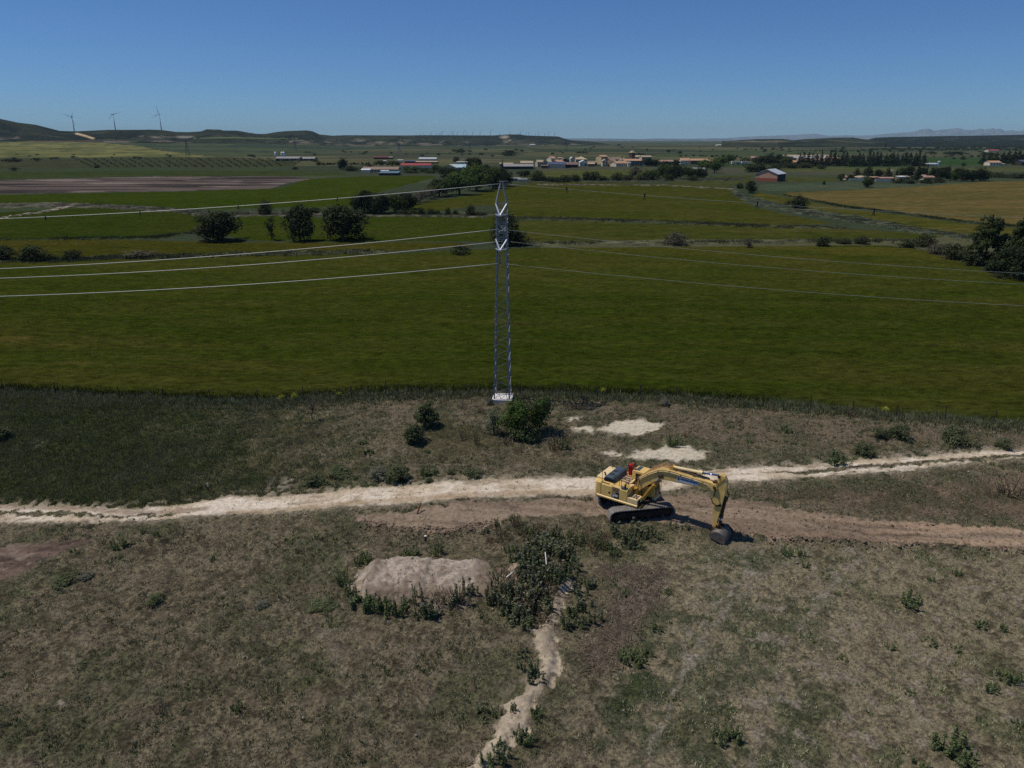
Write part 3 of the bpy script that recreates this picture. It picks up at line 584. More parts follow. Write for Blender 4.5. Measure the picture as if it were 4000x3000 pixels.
# ------------------------------------------------------------------ plants
LEAF = leaf_mat('leaf_clumps', .22)
BARK = mat('bark', C(74, 64, 54), .9, var=.25, scale=6, bump=.3)
TWIG = mat('dry_twig', C(112, 98, 80), .9, var=.2, scale=10)
def rv(rs, n):
    v = rs.normal(size=(n, 3)); return v / (np.linalg.norm(v, axis=1, keepdims=True) + 1e-9)
def leaves(rs, P, N, size, col, var=.28, aspect=1.7, huevar=.12):
    """one small quad per point, facing roughly N"""
    n = len(P); a = np.cross(N, rv(rs, n)); a /= (np.linalg.norm(a, axis=1, keepdims=True) + 1e-9); b = np.cross(N, a)
    s = size * rs.uniform(.6, 1.35, (n, 1)); a = a * s * aspect * .5; b = b * s * .5
    V = np.stack([P - a, P - b * .9, P + a, P + b * .9], 1).reshape(-1, 3)
    c = np.asarray(col)[None, :] * rs.uniform(1 - var, 1 + var, (n, 1)) * (1 + rs.uniform(-huevar, huevar, (n, 3)))
    return V, np.arange(4 * n).reshape(n, 4), np.repeat(np.clip(c, .004, .9), 4, 0)
def blob_crown(rs, blobs, n, size, col, var=.28, up=.3, shell=.72, lumps=13, lr=.42):
    """blobs: (x,y,z,rx,ry,rz); every blob carries smaller lumps, leaf clumps sit on the outside of the lumps"""
    bl = np.array(blobs, float); w = (bl[:, 3] * bl[:, 4] + bl[:, 3] * bl[:, 5]); w = w / w.sum()
    k = rs.choice(len(bl), n, p=w); j = rs.randint(0, lumps, n)
    ld = rv(rs, len(bl) * lumps).reshape(len(bl), lumps, 3); lsz = rs.uniform(.65, 1.25, (len(bl), lumps)) * lr
    lp = ld * rs.uniform(shell * .8, 1.0, (len(bl), lumps, 1))
    d = rv(rs, n); d[:, 2] = np.where(rs.rand(n) < .55, np.abs(d[:, 2]), d[:, 2])
    r = rs.uniform(.72, 1.12, n)
    Q = lp[k, j] + d * (lsz[k, j] * r)[:, None]
    P = bl[k, :3] + Q * bl[k, 3:6]
    P[:, 2] = np.maximum(P[:, 2], .05)
    N = d + rv(rs, n) * .55 + ld[k, j] * .25 + np.array([0, 0, up]); N /= np.linalg.norm(N, axis=1, keepdims=True)
    knc = rs.uniform(.78, 1.22, (len(bl), lumps))[k, j]
    V, Fq, c = leaves(rs, P, N, size, col, var); c = c * np.repeat(knc, 4)[:, None]
    return V, Fq, np.clip(c, .004, .9)
def trunk(rs, h, r, blobs, limbs=4, lean=0.0):
    mb = MB(); top = Vector((lean * h * .5, 0, h * .55))
    mb.tube([(0, 0, -.2), (lean * h * .1, 0, h * .15), (lean * h * .3, 0, h * .35), top], r, 7, r * .55)
    bl = sorted(blobs, key=lambda b: -b[2])[:limbs]
    for b in bl:
        st = Vector((lean * h * .25, 0, h * (.25 + .25 * rs.rand()))); en = Vector(b[:3])
        mb.tube([st, st.lerp(en, .5) + Vector((0, 0, .08 * h)), en], r * .5, 5, r * .12)
    return mb
def tree_proto(name, seed, blobs, n, size, col, h, r, label, cat, limbs=4, var=.28, lean=0.0, loc=(0, 0, 0), shell=.72, small=False):
    rs = np.random.RandomState(seed)
    V, Fq, c = blob_crown(rs, blobs, n, size, col, var, shell=shell)
    if small:
        o = mesh_np(name, V, Fq, LEAF, c); o.location = loc; return tag(o, label, cat)
    t = thing(name, loc, label, cat)
    mesh_np('crown', V, Fq, LEAF, c, parent=t)
    trunk(rs, h, r, blobs, limbs, lean).build('trunk', BARK, t, smooth=True)
    return t
def rblobs(rs, W, Hh, z0, n, squash=.9):
    out = []
    for i in range(n):
        a = rs.uniform(0, 6.28); q = rs.uniform(0, .55); z = rs.uniform(.15, .85)
        s = rs.uniform(.26, .42) * (1 - .45 * max(0, z - .5))
        out.append((math.cos(a) * q * W * (1 - .5 * z), math.sin(a) * q * W * (1 - .5 * z), z0 + (Hh - z0) * (.18 + .62 * z), W * s, W * s, (Hh - z0) * s * squash))
    out.append((0, 0, z0 + (Hh - z0) * .5, W * .3, W * .3, (Hh - z0) * .42))
    return out
HIDE = []
GREENS = dict(oak=C(68, 74, 50), dark=C(56, 64, 44), light=C(88, 102, 56), grey=C(98, 94, 78), olive=C(74, 84, 50), cyp=C(52, 60, 48), fresh=C(84, 108, 50))
PROTO = {}
def proto(kind):
    if kind in PROTO: return PROTO[kind]
    base, v = kind.rsplit('_', 1); v = int(v); rs = np.random.RandomState(hash_(kind))
    if base in ('oak', 'dark', 'light', 'olive'):
        p = tree_proto('tree', hash_(kind), rblobs(rs, 1.0, 1.0, .02 if base != 'light' else .08, 11), 4200, .046, GREENS[base], 1.0, .045, 'tree', 'tree', shell=.7)
    elif base == 'tall':
        p = tree_proto('tree', hash_(kind), [(0, 0, .76, .3, .3, .2), (-.24, .05, .58, .26, .25, .17), (.24, -.05, .62, .24, .24, .2), (.05, .1, .48, .28, .26, .15), (-.33, -.1, .36, .2, .2, .15), (.3, .1, .36, .2, .2, .13), (.12, -.1, .9, .16, .16, .1), (-.15, .1, .86, .16, .16, .12), (.05, -.2, .12, .36, .3, .12), (-.25, .1, .14, .26, .26, .14)], 5200, .04, C(70, 80, 48), 1.0, .035, 'tree', 'tree', shell=.5)
    elif base == 'thin':
        p = tree_proto('tree', hash_(kind), [(0, 0, .75, .3, .3, .22), (.2, 0, .68, .25, .2, .18), (-.2, 0, .34, .26, .26, .3), (.05, 0, .5, .25, .2, .15)], 900, .05, GREENS['olive'], 1.0, .03, 'tree', 'tree', shell=.5)
    elif base == 'cyp':
        bl = [(rs.uniform(-.03, .03), rs.uniform(-.03, .03), .06 + .1 * i, .5 * (1 - .09 * i) * rs.uniform(.75, 1.1), .5 * (1 - .09 * i) * rs.uniform(.75, 1.1), .12) for i in range(9)] + [(0, 0, .95, .07, .07, .09)]
        p = tree_proto('cypress', hash_(kind), bl, 1100, .06, GREENS['cyp'], 1.0, .03, 'tree', 'tree', limbs=1, shell=.7)
    elif base == 'con':
        bl = [(rs.uniform(-.05, .05), rs.uniform(-.05, .05), .18 + .085 * i, .42 * (1 - .085 * i) * rs.uniform(.8, 1.15), .42 * (1 - .085 * i) * rs.uniform(.8, 1.15), .07) for i in range(9)] + [(0, 0, .97, .05, .05, .08)]
        p = tree_proto('conifer', hash_(kind), bl, 1100, .06, GREENS['dark'], 1.0, .03, 'tree', 'tree', limbs=1, shell=.55)
    elif base == 'bush':
        p = tree_proto('bush', hash_(kind), rblobs(rs, 1.1, 1.0, -.1, 8), 1500, .06, GREENS['oak'], .6, .03, 'bush', 'bush', limbs=3, shell=.65)
    elif base == 'greybush':
        p = tree_proto('bush', hash_(kind), rblobs(rs, 1.1, 1.0, -.1, 8), 1300, .05, GREENS['grey'], .6, .03, 'bush', 'bush', limbs=3, shell=.4)
    elif base == 'dot':
        p = tree_proto('bush', hash_(kind), rblobs(rs, 1.1, 1.0, -.1, 5), 200, .14, GREENS['dark'], .6, .03, 'bush', 'bush', small=True)
    elif base == 'row':
        p = tree_proto('orchard_tree', hash_(kind), rblobs(rs, 1.0, 1.0, .05, 4), 160, .15, C(104, 110, 78), .6, .03, 'tree', 'tree', small=True)
    PROTO[kind] = p; HIDE.append(p); return p
def hash_(s):
    v = 7
    for ch in s: v = (v * 31 + ord(ch)) % 1000003
    return v
RT = random.Random(5)
def plant(kind, px, py, hpx, wpx, name, label, cat, group=None):
    base, nv = kind
    p = proto(f'{base}_{RT.randrange(nv)}')
    g = gp(px, py); k = mpp(py)
    yc = py - 1500.0; vc = math.cos(math.atan2(yc * CP + F * SP, F * CP - yc * SP))
    h = hpx * k / vc; w = wpx * k
    fac = dict(cyp=1.0, con=.85, dot=1.15, bush=1.2, greybush=1.2).get(base, 1.18)
    o = dup(p, loc=(g.x, g.y, g.z - .02), rz=RT.uniform(0, 6.28), sc=(w / fac * 1.14, w / fac * 1.14, h * 1.08), label=label, group=group)
    if group is None and 'group' in o: del o['group']
    o.name = name; o['category'] = cat; return o
OAK = ('oak', 3); DK = ('dark', 3); LT = ('light', 2); OL = ('olive', 2); CY = ('cyp', 3); CN = ('con', 3); BU = ('bush', 3); GB = ('greybush', 2); DOT = ('dot', 4); TALL = ('tall', 2); THIN = ('thin', 1); ROW = ('row', 2)
# oaks standing in the green fields, left
plant(OAK, 872, 942, 112, 168, 'oak_tree', 'broad round dark oak, widest of the four trees in the left field', 'tree')
plant(THIN, 1062, 938, 82, 66, 'oak_tree', 'small thin two-tiered tree between the broad oak and the tall oak', 'tree')
plant(OAK, 1172, 940, 132, 108, 'oak_tree', 'tall narrow dark oak with open foot, in the left green field', 'tree')
plant(OAK, 1340, 940, 130, 158, 'oak_tree', 'large lumpy dark oak just left of the hedgerow trees', 'tree')
plant(BU, 1036, 838, 58, 66, 'bush', 'dark green bush on the pale ditch bank behind the oaks', 'bush')
plant(BU, 1228, 832, 24, 40, 'bush', 'small dark bush on the ditch bank behind the tall oak', 'bush')
plant(BU, 16, 1019, 60, 96, 'bush', 'dark bush cut by the left edge of the picture', 'bush')
plant(BU, 118, 1019, 62, 108, 'bush', 'big rounded bush at the left field bank beside the smaller ones', 'bush')
plant(BU, 205, 1018, 26, 54, 'bush', 'low flat bush between two rounded bushes on the left bank', 'bush')
plant(BU, 285, 1016, 42, 66, 'bush', 'separate rounded bush right of the low one on the left bank', 'bush')
plant(GB, 570, 1006, 26, 130, 'bush', 'low grey-green scrub heap on the left field bank', 'bush')
G1 = 'trees of the hedgerow behind the oaks'
for i, (px, py, h, w, kd) in enumerate([(1425, 836, 84, 82, DK), (1490, 838, 78, 80, DK), (1545, 830, 70, 74, OL), (1590, 818, 64, 84, DK)]):
    plant(kd, px, py, h, w, 'hedgerow_tree', 'dark tree in the hedgerow right of the oaks', 'tree', G1)
for px, py, h, w in [(1640, 790, 46, 70), (1685, 778, 40, 60), (1610, 800, 34, 60)]:
    plant(GB, px, py, h, w, 'bush', 'grey-brown leafless shrub in the middle of the hedgerow', 'bush', 'grey shrubs in the hedgerow')
plant(OL, 1716, 768, 70, 92, 'hedgerow_tree', 'mid green rounded tree at the near end of the clump beside the pylon top', 'tree')
plant(LT, 1795, 760, 82, 118, 'hedgerow_tree', 'pale green spreading tree in front of the clump left of the pylon', 'tree')
plant(DK, 1762, 702, 42, 96, 'hedgerow_tree', 'low dark tree at the left back of the clump', 'tree')
plant(LT, 1862, 746, 104, 112, 'hedgerow_tree', 'largest pale green tree of the clump behind the pylon top', 'tree')
plant(DK, 1858, 690, 72, 64, 'hedgerow_tree', 'tall dark poplar-like tree at the back of the clump', 'tree')
plant(OL, 1925, 738, 84, 84, 'hedgerow_tree', 'olive green tree of the clump directly behind the pylon top', 'tree')
plant(DK, 1965, 728, 66, 74, 'hedgerow_tree', 'dark tree at the right end of the clump behind the pylon', 'tree')
plant(CY, 1962, 668, 40, 16, 'cypress', 'slim dark cypress beside the long grey shed', 'tree')
for px, py, h, w in [(1648, 838, 30, 38), (1683, 839, 26, 30), (1708, 838, 18, 24), (1748, 840, 30, 26), (1776, 840, 22, 26), (1838, 842, 44, 48), (1612, 838, 22, 40), (1580, 838, 20, 30), (1870, 842, 16, 50)]:
    plant(BU, px, py, h, w, 'bush', 'dark bush in the ditch line left of the pylon', 'bush', 'bushes along the ditch left of the pylon')
plant(OAK, 1985, 958, 118, 118, 'oak_tree', 'dark oak standing behind the pylon lattice', 'tree')
plant(BU, 2022, 958, 58, 66, 'bush', 'low dark bush at the right foot of the oak behind the pylon', 'bush')
plant(BU, 1796, 998, 46, 74, 'bush', 'dark bush alone on the field bank left of the pylon', 'bush')
# right
plant(GB, 2647, 958, 56, 92, 'bush', 'rounded grey-green bush right of the pylon on the field edge', 'bush')
plant(GB, 2925, 968, 36, 42, 'bush', 'small grey tuft-like bush between two round bushes on the field edge', 'bush')
plant(BU, 3216, 960, 40, 58, 'bush', 'dark round bush on the field edge in the right half', 'bush')
for px, py, h, w in [(3305, 952, 20, 56), (3366, 954, 32, 56)]:
    plant(BU, px, py, h, w, 'bush', 'low dark bush of the pair on the right field edge', 'bush', 'pair of low bushes on the right field edge')
for px, py, h, w, kd in [(3552, 968, 32, 62, BU), (3602, 964, 52, 74, BU), (3650, 990, 42, 80, GB), (3712, 1012, 66, 86, BU), (3690, 975, 24, 60, GB)]:
    plant(kd, px, py, h, w, 'bush', 'bush in the thicket left of the tall trees on the right', 'bush', 'thicket left of the right-hand trees')
plant(TALL, 3842, 1036, 172, 140, 'poplar_tree', 'tall open-crowned tree with a dark trunk near the right edge', 'tree')
plant(TALL, 3972, 1056, 186, 150, 'poplar_tree', 'big dense tree cut by the right edge of the picture', 'tree')
plant(DK, 3925, 1078, 110, 140, 'poplar_tree', 'lower bushy tree in front of the two tall trees on the right', 'tree')
plant(DK, 4020, 1104, 130, 170, 'poplar_tree', 'dark tree at the right frame edge, lowest of its group', 'tree')
for px, py, h, w in [(3795, 1036, 60, 70), (3870, 1066, 46, 80), (3905, 1096, 30, 60)]:
    plant(BU, px, py, h, w, 'bush', 'bush under the tall right-hand trees', 'bush', 'undergrowth bushes below the right-hand trees')
plant(OAK, 3116, 816, 50, 66, 'oak_tree', 'single round dark tree on the creek between the green fields', 'tree')
plant(OAK, 2926, 754, 46, 44, 'oak_tree', 'small upright tree in front of the brick shed', 'tree')
plant(BU, 2890, 736, 22, 36, 'bush', 'low bush left of the tree before the brick shed', 'bush')
G2 = 'bushes along the lane behind the pylon'
for px, py, h, w in [(2103, 708, 42, 52), (2150, 712, 24, 34), (2172, 712, 22, 44), (2208, 712, 30, 42), (2252, 710, 30, 36), (2290, 706, 36, 44), (2322, 706, 38, 46), (2362, 706, 20, 44), (2416, 706, 32, 46), (2450, 704, 22, 40), (2500, 704, 22, 44), (2240, 706, 20, 60), (2130, 706, 20, 50)]:
    plant(BU, px, py, h, w, 'bush', 'dark bush in the hedge along the lane behind the pylon', 'bush', G2)
plant(GB, 2472, 700, 52, 54, 'bare_tree', 'thin half-bare tree rising from the hedge below the church', 'tree')
G3 = 'bushy clump right of the church meadow'
for px, py, h, w, kd in [(2540, 704, 40, 58, OL), (2590, 694, 50, 70, OL), (2640, 698, 52, 76, DK), (2612, 706, 26, 44, BU), (2690, 690, 36, 60, OL), (2735, 696, 38, 50, DK), (2710, 706, 20, 40, BU), (2575, 676, 22, 60, GB), (2790, 676, 50, 60, LT), (2750, 664, 40, 56, LT)]:
    plant(kd, px, py, h, w, 'bush', 'leafy tree in the clump right of the church meadow', 'tree', G3)
plant(DK, 2532, 650, 32, 40, 'tree', 'dark tree beside the church nave', 'tree')
for px, py, h, w in [(2560, 650, 26, 40), (2600, 652, 22, 40), (2640, 650, 24, 36)]:
    plant(DK, px, py, h, w, 'tree', 'dark tree below the long tiled house right of the church', 'tree', 'trees below the tiled house')
G4 = 'trees beside the farm with the water tower'
for px, py, h, w, kd in [(2975, 644, 34, 50, DK), (3008, 645, 40, 58, DK), (3040, 646, 42, 50, DK), (3070, 650, 36, 44, OL), (2955, 640, 26, 40, OL), (3112, 640, 24, 30, OL)]:
    plant(kd, px, py, h, w, 'tree', 'dark tree in the grove left of the water tower', 'tree', G4)
for px, py, h, w in [(2812, 646, 36, 54), (2846, 640, 36, 40), (2905, 642, 26, 40)]:
    plant(LT, px, py, h, w, 'tree', 'pale green tree near the white trailers', 'tree', 'pale trees near the white trailers')
for px, py, h, w in [(2935, 672, 34, 62), (2978, 673, 42, 50), (3028, 662, 26, 60), (3095, 658, 24, 64), (3140, 657, 22, 60), (3205, 660, 18, 40)]:
    plant(BU, px, py, h, w, 'bush', 'dark bush in the hedge before the water tower farm', 'bush', 'hedge before the water tower farm')
plant(LT, 3166, 656, 12, 24, 'bush', 'bright yellow-green flowering bush below the water tower', 'bush')
G5 = 'row of cypresses right of the water tower'
for i in range(30):
    px = 3122 + i * 16.6 + RT.uniform(-4, 4); hh = RT.uniform(34, 48) + (8 if i > 26 else 0) + (12 if i in (5,) else 0)
    plant(CY if RT.random() < .6 else CN, px, 649 + RT.uniform(-2, 2), hh + 4, RT.uniform(26, 34), 'cypress', 'dark cypress in the long row right of the water tower', 'tree', G5)
G6 = 'conifers around the white house'
for px, h in [(3838, 34), (3862, 38), (3885, 40), (3912, 42), (3932, 48), (3955, 46), (3975, 50), (3992, 40), (4012, 46), (4035, 42)]:
    plant(CN, px, 645, h + 4, RT.uniform(32, 42), 'conifer', 'dark conifer around the white house at the right edge', 'tree', G6)
G7 = 'trees around the garden houses'
for px, py, h, w, kd in [(3284, 706, 28, 30, OL), (3345, 700, 38, 40, CN), (3388, 698, 46, 50, CN), (3430, 700, 34, 34, DK), (3466, 702, 42, 38, CN), (3500, 696, 34, 12, CY), (3524, 692, 38, 42, OL), (3550, 692, 38, 42, DK), (3580, 710, 58, 34, CN), (3617, 692, 46, 13, CY), (3600, 694, 36, 34, DK), (3646, 697, 42, 48, DK), (3674, 706, 46, 46, DK), (3702, 698, 46, 15, CY), (3712, 706, 32, 36, LT), (3732, 706, 48, 38, DK), (3766, 708, 46, 50, DK), (3796, 708, 42, 44, DK), (3826, 708, 50, 46, DK), (3848, 706, 34, 36, OL), (3752, 698, 44, 20, CY), (3690, 692, 36, 40, DK), (3320, 704, 20, 26, DK)]:
    plant(kd, px, py, h, w, 'tree', 'tree around the tiled garden houses on the right', 'tree', G7)
for px, py, h, w in [(3503, 716, 24, 46), (3617, 716, 24, 56), (3662, 714, 20, 50), (3560, 718, 20, 40)]:
    plant(BU, px, py, h, w, 'bush', 'bush in front of the garden houses', 'bush', 'bushes in front of the garden houses')
plant(OL, 3386, 732, 40, 42, 'tree', 'round green tree in the meadow before the garden houses', 'tree')
plant(BU, 3218, 722, 16, 16, 'bush', 'small shrub alone in the meadow right of the brick shed', 'bush')
plant(BU, 3760, 648, 14, 16, 'bush', 'small dark round bush on the bright green plot', 'bush')
plant(BU, 3900, 692, 18, 70, 'bush', 'low scrub at the right end of the garden tree row', 'bush')
for px in (3960, 4010): plant(BU, px, 696, 20, 70, 'bush', 'low scrub by the lane at the right edge', 'bush', 'scrub by the lane at the right edge')
plant(DK, 1340, 664, 44, 32, 'tree', 'dark upright tree left of the farm barns', 'tree')
plant(BU, 1362, 668, 22, 50, 'bush', 'low round bush at the foot of the tree left of the barns', 'bush')
for px, py, h, w in [(1245, 646, 16, 18), (1150, 662, 12, 24), (1440, 652, 12, 26), (1490, 640, 14, 50), (1530, 641, 14, 50), (1230, 632, 10, 26)]:
    plant(BU, px, py, h, w, 'bush', 'dark bush by the farm lane left of the barns', 'bush', 'bushes by the farm lane')
for px, py, h, w, kd in [(1590, 668, 20, 36, LT), (1625, 670, 20, 40, LT), (1660, 672, 18, 40, BU), (1700, 668, 24, 40, OL), (1730, 672, 20, 40, BU), (1600, 676, 12, 60, BU), (1680, 676, 12, 60, BU), (1780, 632, 20, 30, BU), (1840, 640, 22, 34, DK), (1870, 648, 26, 30, DK), (1900, 664, 20, 40, DK), (2050, 690, 24, 50, DK)]:
    plant(kd, px, py, h, w, 'tree', 'tree or shrub screening the barns and the village', 'tree', 'greenery between the barns and the village')
# far plain: dotted oaks and bushes
G8 = 'dark bushes dotted over the far plain'
far = []
def sc_dots(n, x0, x1, y0, y1, h0, h1):
    for _ in range(n): far.append((RT.uniform(x0, x1), RT.uniform(y0, y1), RT.uniform(h0, h1)))
sc_dots(12, 60, 1000, 608, 622, 5, 9); sc_dots(24, 1150, 2050, 594, 612, 4, 9); sc_dots(14, 1700, 2300, 586, 604, 5, 10)
sc_dots(14, 2300, 3000, 566, 598, 4, 8); sc_dots(34, 2850, 3600, 556, 596, 4, 9); sc_dots(34, 3350, 4040, 566, 604, 4, 9); sc_dots(8, 2700, 3400, 600, 640, 6, 10)
for px, py, h in far: plant(DOT, px, py, h, h * RT.uniform(1.3, 2.6), 'bush', 'dark bush dotted over the far plain', 'bush', G8)
for px, py, h, w in [(60, 633, 18, 66), (150, 630, 14, 34), (220, 621, 8, 40), (530, 620, 10, 30), (380, 656, 12, 22), (50, 668, 14, 34), (986, 612, 9, 26), (1800, 596, 16, 46), (1985, 609, 22, 46), (1992, 610, 10, 70), (2612, 596, 12, 20), (2655, 600, 12, 20), (2500, 606, 10, 40), (3255, 594, 10, 26), (3290, 594, 9, 26), (3640, 604, 14, 24), (3720, 607, 16, 60), (3750, 606, 14, 40), (3875, 607, 12, 60), (3765, 624, 12, 22), (3725, 622, 8, 14)]:
    plant(DOT, px, py, h, w, 'bush', 'larger dark clump standing out on the far plain', 'bush', 'larger clumps on the far plain')
# far hedges: unbroken strips of scrub across the plain, one mass
rs = np.random.RandomState(91); HB = []
for (x0, x1, y, n, h) in [(3400, 4250, 586, 60, 8), (3650, 4250, 578, 40, 8), (2900, 3090, 586, 12, 5), (2250, 2300, 598, 8, 5), (3100, 3400, 590, 24, 4), (1250, 1620, 645, 16, 9), (2650, 2900, 612, 10, 6), (3600, 4200, 615, 16, 7), (3050, 3380, 563, 20, 4), (3420, 3700, 566, 20, 5)]:
    for i in range(n):
        px = x0 + (x1 - x0) * (i + rs.uniform(0, .6)) / n; g = gp(px, y + rs.uniform(-2, 2)); k = mpp(y)
        HB.append((g.x, g.y, h * k * .4, h * k * rs.uniform(.9, 1.5), h * k * rs.uniform(.9, 1.5), h * k * rs.uniform(.4, .7)))
V, Fq, c = blob_crown(rs, HB, 9000, 2.2, GREENS['dark'], shell=.6)
o = mesh_np('hedgerow', V, Fq, LEAF, c); o['kind'] = 'stuff'
# orchard rows
G10 = 'orchard trees in rows left of the two-shed farm'
cnt = 0
for r in range(9):
    py = 622 + r * 3.9
    for i in range(26):
        px = 300 + i * 34 + r * 7 + RT.uniform(-3, 3)
        if px > 1180 - max(0, (r - 5)) * 40 or cnt > 225: continue
        cnt += 1
        plant(ROW, px, py + RT.uniform(-.5, .5), 6.0 + r * .3, 13, 'orchard_tree', 'small orchard tree in the rows on the far left', 'tree', G10)
for p in HIDE:                                            # the first of each kind was only a pattern to copy from
    for ch in list(p.children): bpy.data.objects.remove(ch)
    bpy.data.objects.remove(p)
# ------------------------------------------------------------------ lattice pylon and its wires
GALV = mat('galvanised_steel', C(150, 148, 146), .5, metal=.2, var=.12, scale=3)
GALV2 = mat('galvanised_bracing', C(152, 150, 148), .5, metal=.15, var=.12, scale=3)
GALV3 = mat('galvanised_bright', C(206, 208, 212), .5, metal=.2, var=.08, scale=3)
CONC = mat('white_concrete', C(232, 226, 216), .85, var=.08, scale=2, dirt=C(176, 164, 146), dirt_amt=.5)
WIRE = mat('aluminium_wire', C(200, 198, 190), .5, metal=.3)
WIRE2 = mat('wire_weaker_sun', C(190, 192, 186), .6, metal=.2)  # right-hand runs of the same wire; weaker sunlight put into the colour
INSU = mat('insulator_glass', C(60, 56, 54), .25, var=.1)
BIRD = mat('black_plastic', C(20, 20, 20), .6)
PX_, PY_ = -.92, 66.0
PZ = gz(PX_, PY_)
py_ = thing('pylon', (PX_, PY_, PZ), 'grey steel lattice power pylon on a white concrete base', 'pylon', rz=math.radians(-6))
MB().box((0, 0, .12), (1.95, 1.95, .6)).build('concrete_base', CONC, py_, bevel=.02)
zlev = [(.45, .80), (13.2, .56), (15.0, .52), (18.1, .50), (19.0, .50)]
def half(z):
    return float(np.interp(z, [a for a, b in zlev], [b for a, b in zlev]))
ZT = 19.0
for sx in (-1, 1):
    for sy in (-1, 1):
        m = MB()
        for z0, z1 in zip([.45, 13.2, 15.0], [13.2, 15.0, ZT]):
            a = Vector((sx * half(z0), sy * half(z0), z0)); b = Vector((sx * half(z1), sy * half(z1), z1))
            for dx, dy in ((1, 0), (0, 1)):                 # two flanges of the angle
                off = Vector((-sx * .06 * dx, -sy * .06 * dy, 0)); w = Vector((dx, dy, 0))
                n_ = Vector((0, -sy, 0)) if dx else Vector((-sx, 0, 0))
                p = [a, b]; vs = []
                for q in p:
                    for s1 in (0, 1):
                        for s2 in (0, 1): vs.append(q - Vector((sx * .13 * dx * s1, sy * .13 * dy * s1, 0)) + n_ * (.014 * s2))
                m.add(vs, [(0, 1, 3, 2), (4, 6, 7, 5), (0, 4, 5, 1), (2, 3, 7, 6), (0, 2, 6, 4), (1, 5, 7, 3)])
        m.build('leg', GALV, py_)
# zigzag bracing on four faces
nb = 10; zs = [.5 + (13.2 - .5) * (1 - (1 - i / nb) ** 1.05) for i in range(nb + 1)] + [14.1, 15.0, 15.85, 16.6, 17.4, 18.1, ZT]
for f in range(4):
    m = MB()
    for i in range(len(zs) - 1):
        h0, h1 = half(zs[i]), half(zs[i + 1]); zm = (zs[i] + zs[i + 1]) / 2; hm = half(zm)
        def pt(s, z, h):
            return {0: Vector((s * h, -h, z)), 1: Vector((s * h, h, z)), 2: Vector((-h, s * h, z)), 3: Vector((h, s * h, z))}[f]
        s = 1
        m.bar(pt(-s, zs[i], h0), pt(s, zm, hm), .042, .025); m.bar(pt(s, zm, hm), pt(-s, zs[i + 1], h1), .042, .025)
    m.build('bracing', GALV2, py_)
for z in (15.0, 15.86, 16.4, 17.3, 18.06, 19.0):
    m = MB(); h = half(z); c = [(-h, -h, z), (h, -h, z), (h, h, z), (-h, h, z)]
    for i in range(4): m.bar(c[i], c[(i + 1) % 4], .08, .06)
    m.build('ring_frame', GALV, py_)
m = MB()                                                    # peak
for sx in (-1, 1):
    for sy in (-1, 1): m.bar((sx * .5, sy * .5, 19.0), (sx * .1, sy * .1, 20.85), .10, .05)
for z, h in ((20.2, .25),):
    c = [(-h, -h, z), (h, -h, z), (h, h, z), (-h, h, z)]
    for i in range(4): m.bar(c[i], c[(i + 1) % 4], .06, .04)
m.box((0, 0, 20.9), (.5, .3, .06)).build('peak', GALV, py_)
m = MB()
R = .2
m.tube([(.42 + R * math.cos(t), -.1, 20.75 + R * math.sin(t)) for t in np.linspace(0, 2 * math.pi, 20)], .02, 5).build('cable_coil', GALV, py_)
def arm(zu, zl, dirn, length):
    m = MB(); h = half(zu); tip = Vector((0, dirn * (h + length), zl))
    for s in (-1, 1):
        m.bar((s * h, dirn * h, zu), tip, .10, .08); m.bar((s * h, dirn * h, zl), tip, .08, .05)
        m.bar((s * h * .5, dirn * (h + length * .5), (zu + zl) / 2), (s * h * .5, dirn * (h + length * .5), zl), .04)
    m.bar((-h * .5, dirn * (h + length * .5), (zu + zl) / 2), (h * .5, dirn * (h + length * .5), (zu + zl) / 2), .05)
    a = m.box(tip, (.22, .18, .12)).build('cross_arm', GALV3, py_); return tip
def insulator(tip, L):
    m = MB(); top = Vector(tip); m.cyl(top, top - Vector((0, 0, L)), .018, n=6)
    n = 9
    for i in range(n): 
        z = top.z - L * .35 - i * L * .055; m.cyl((top.x, top.y, z), (top.x, top.y, z - .03), .085, .05, n=10)
    m.box(top - Vector((0, 0, L)), (.3, .06, .07)); m.build('insulator', INSU, py_); return top - Vector((0, 0, L))
t1 = arm(19.0, 18.06, -1, 1.1); i1 = insulator(t1, 1.15)
t2 = arm(17.3, 16.4, 1, 1.3); i2 = insulator(t2, 1.0)
t3 = arm(15.86, 15.0, -1, 1.1); i3 = insulator(t3, 1.15)
MB().box((.74, -.80, 4.6), (.22, .02, .3)).build('warning_plate', WHITE if 'WHITE' in globals() else CONC, py_)
Mw = Matrix.Translation((PX_, PY_, PZ)) @ Matrix.Rotation(math.radians(-6), 4, 'Z')
def wire(att, pts, label, r, ext):
    """parabola through the attachment and two seen points, carried on past the frame"""
    A = Mw @ Vector(att); xs = [A.x]; zs_ = [A.z]
    for px, py in pts:
        xs.append(float(x_at(px, py, A.y))); zs_.append(float(z_at(py, A.y)))
    co = np.polyfit(np.array(xs) - A.x, np.array(zs_), 2); co[2] = A.z
    X = np.linspace(0, ext, 46); P = [(A.x + x, A.y, co[0] * x * x + co[1] * x + co[2]) for x in X]
    o = MB().tube(P, r, 6).build('power_line', WIRE if ext < 0 else WIRE2, smooth=True); tag(o, label, 'power line', 'wires strung on the pylon')
    return A, co
top = (0, 0, 20.72)
wl_ = {}
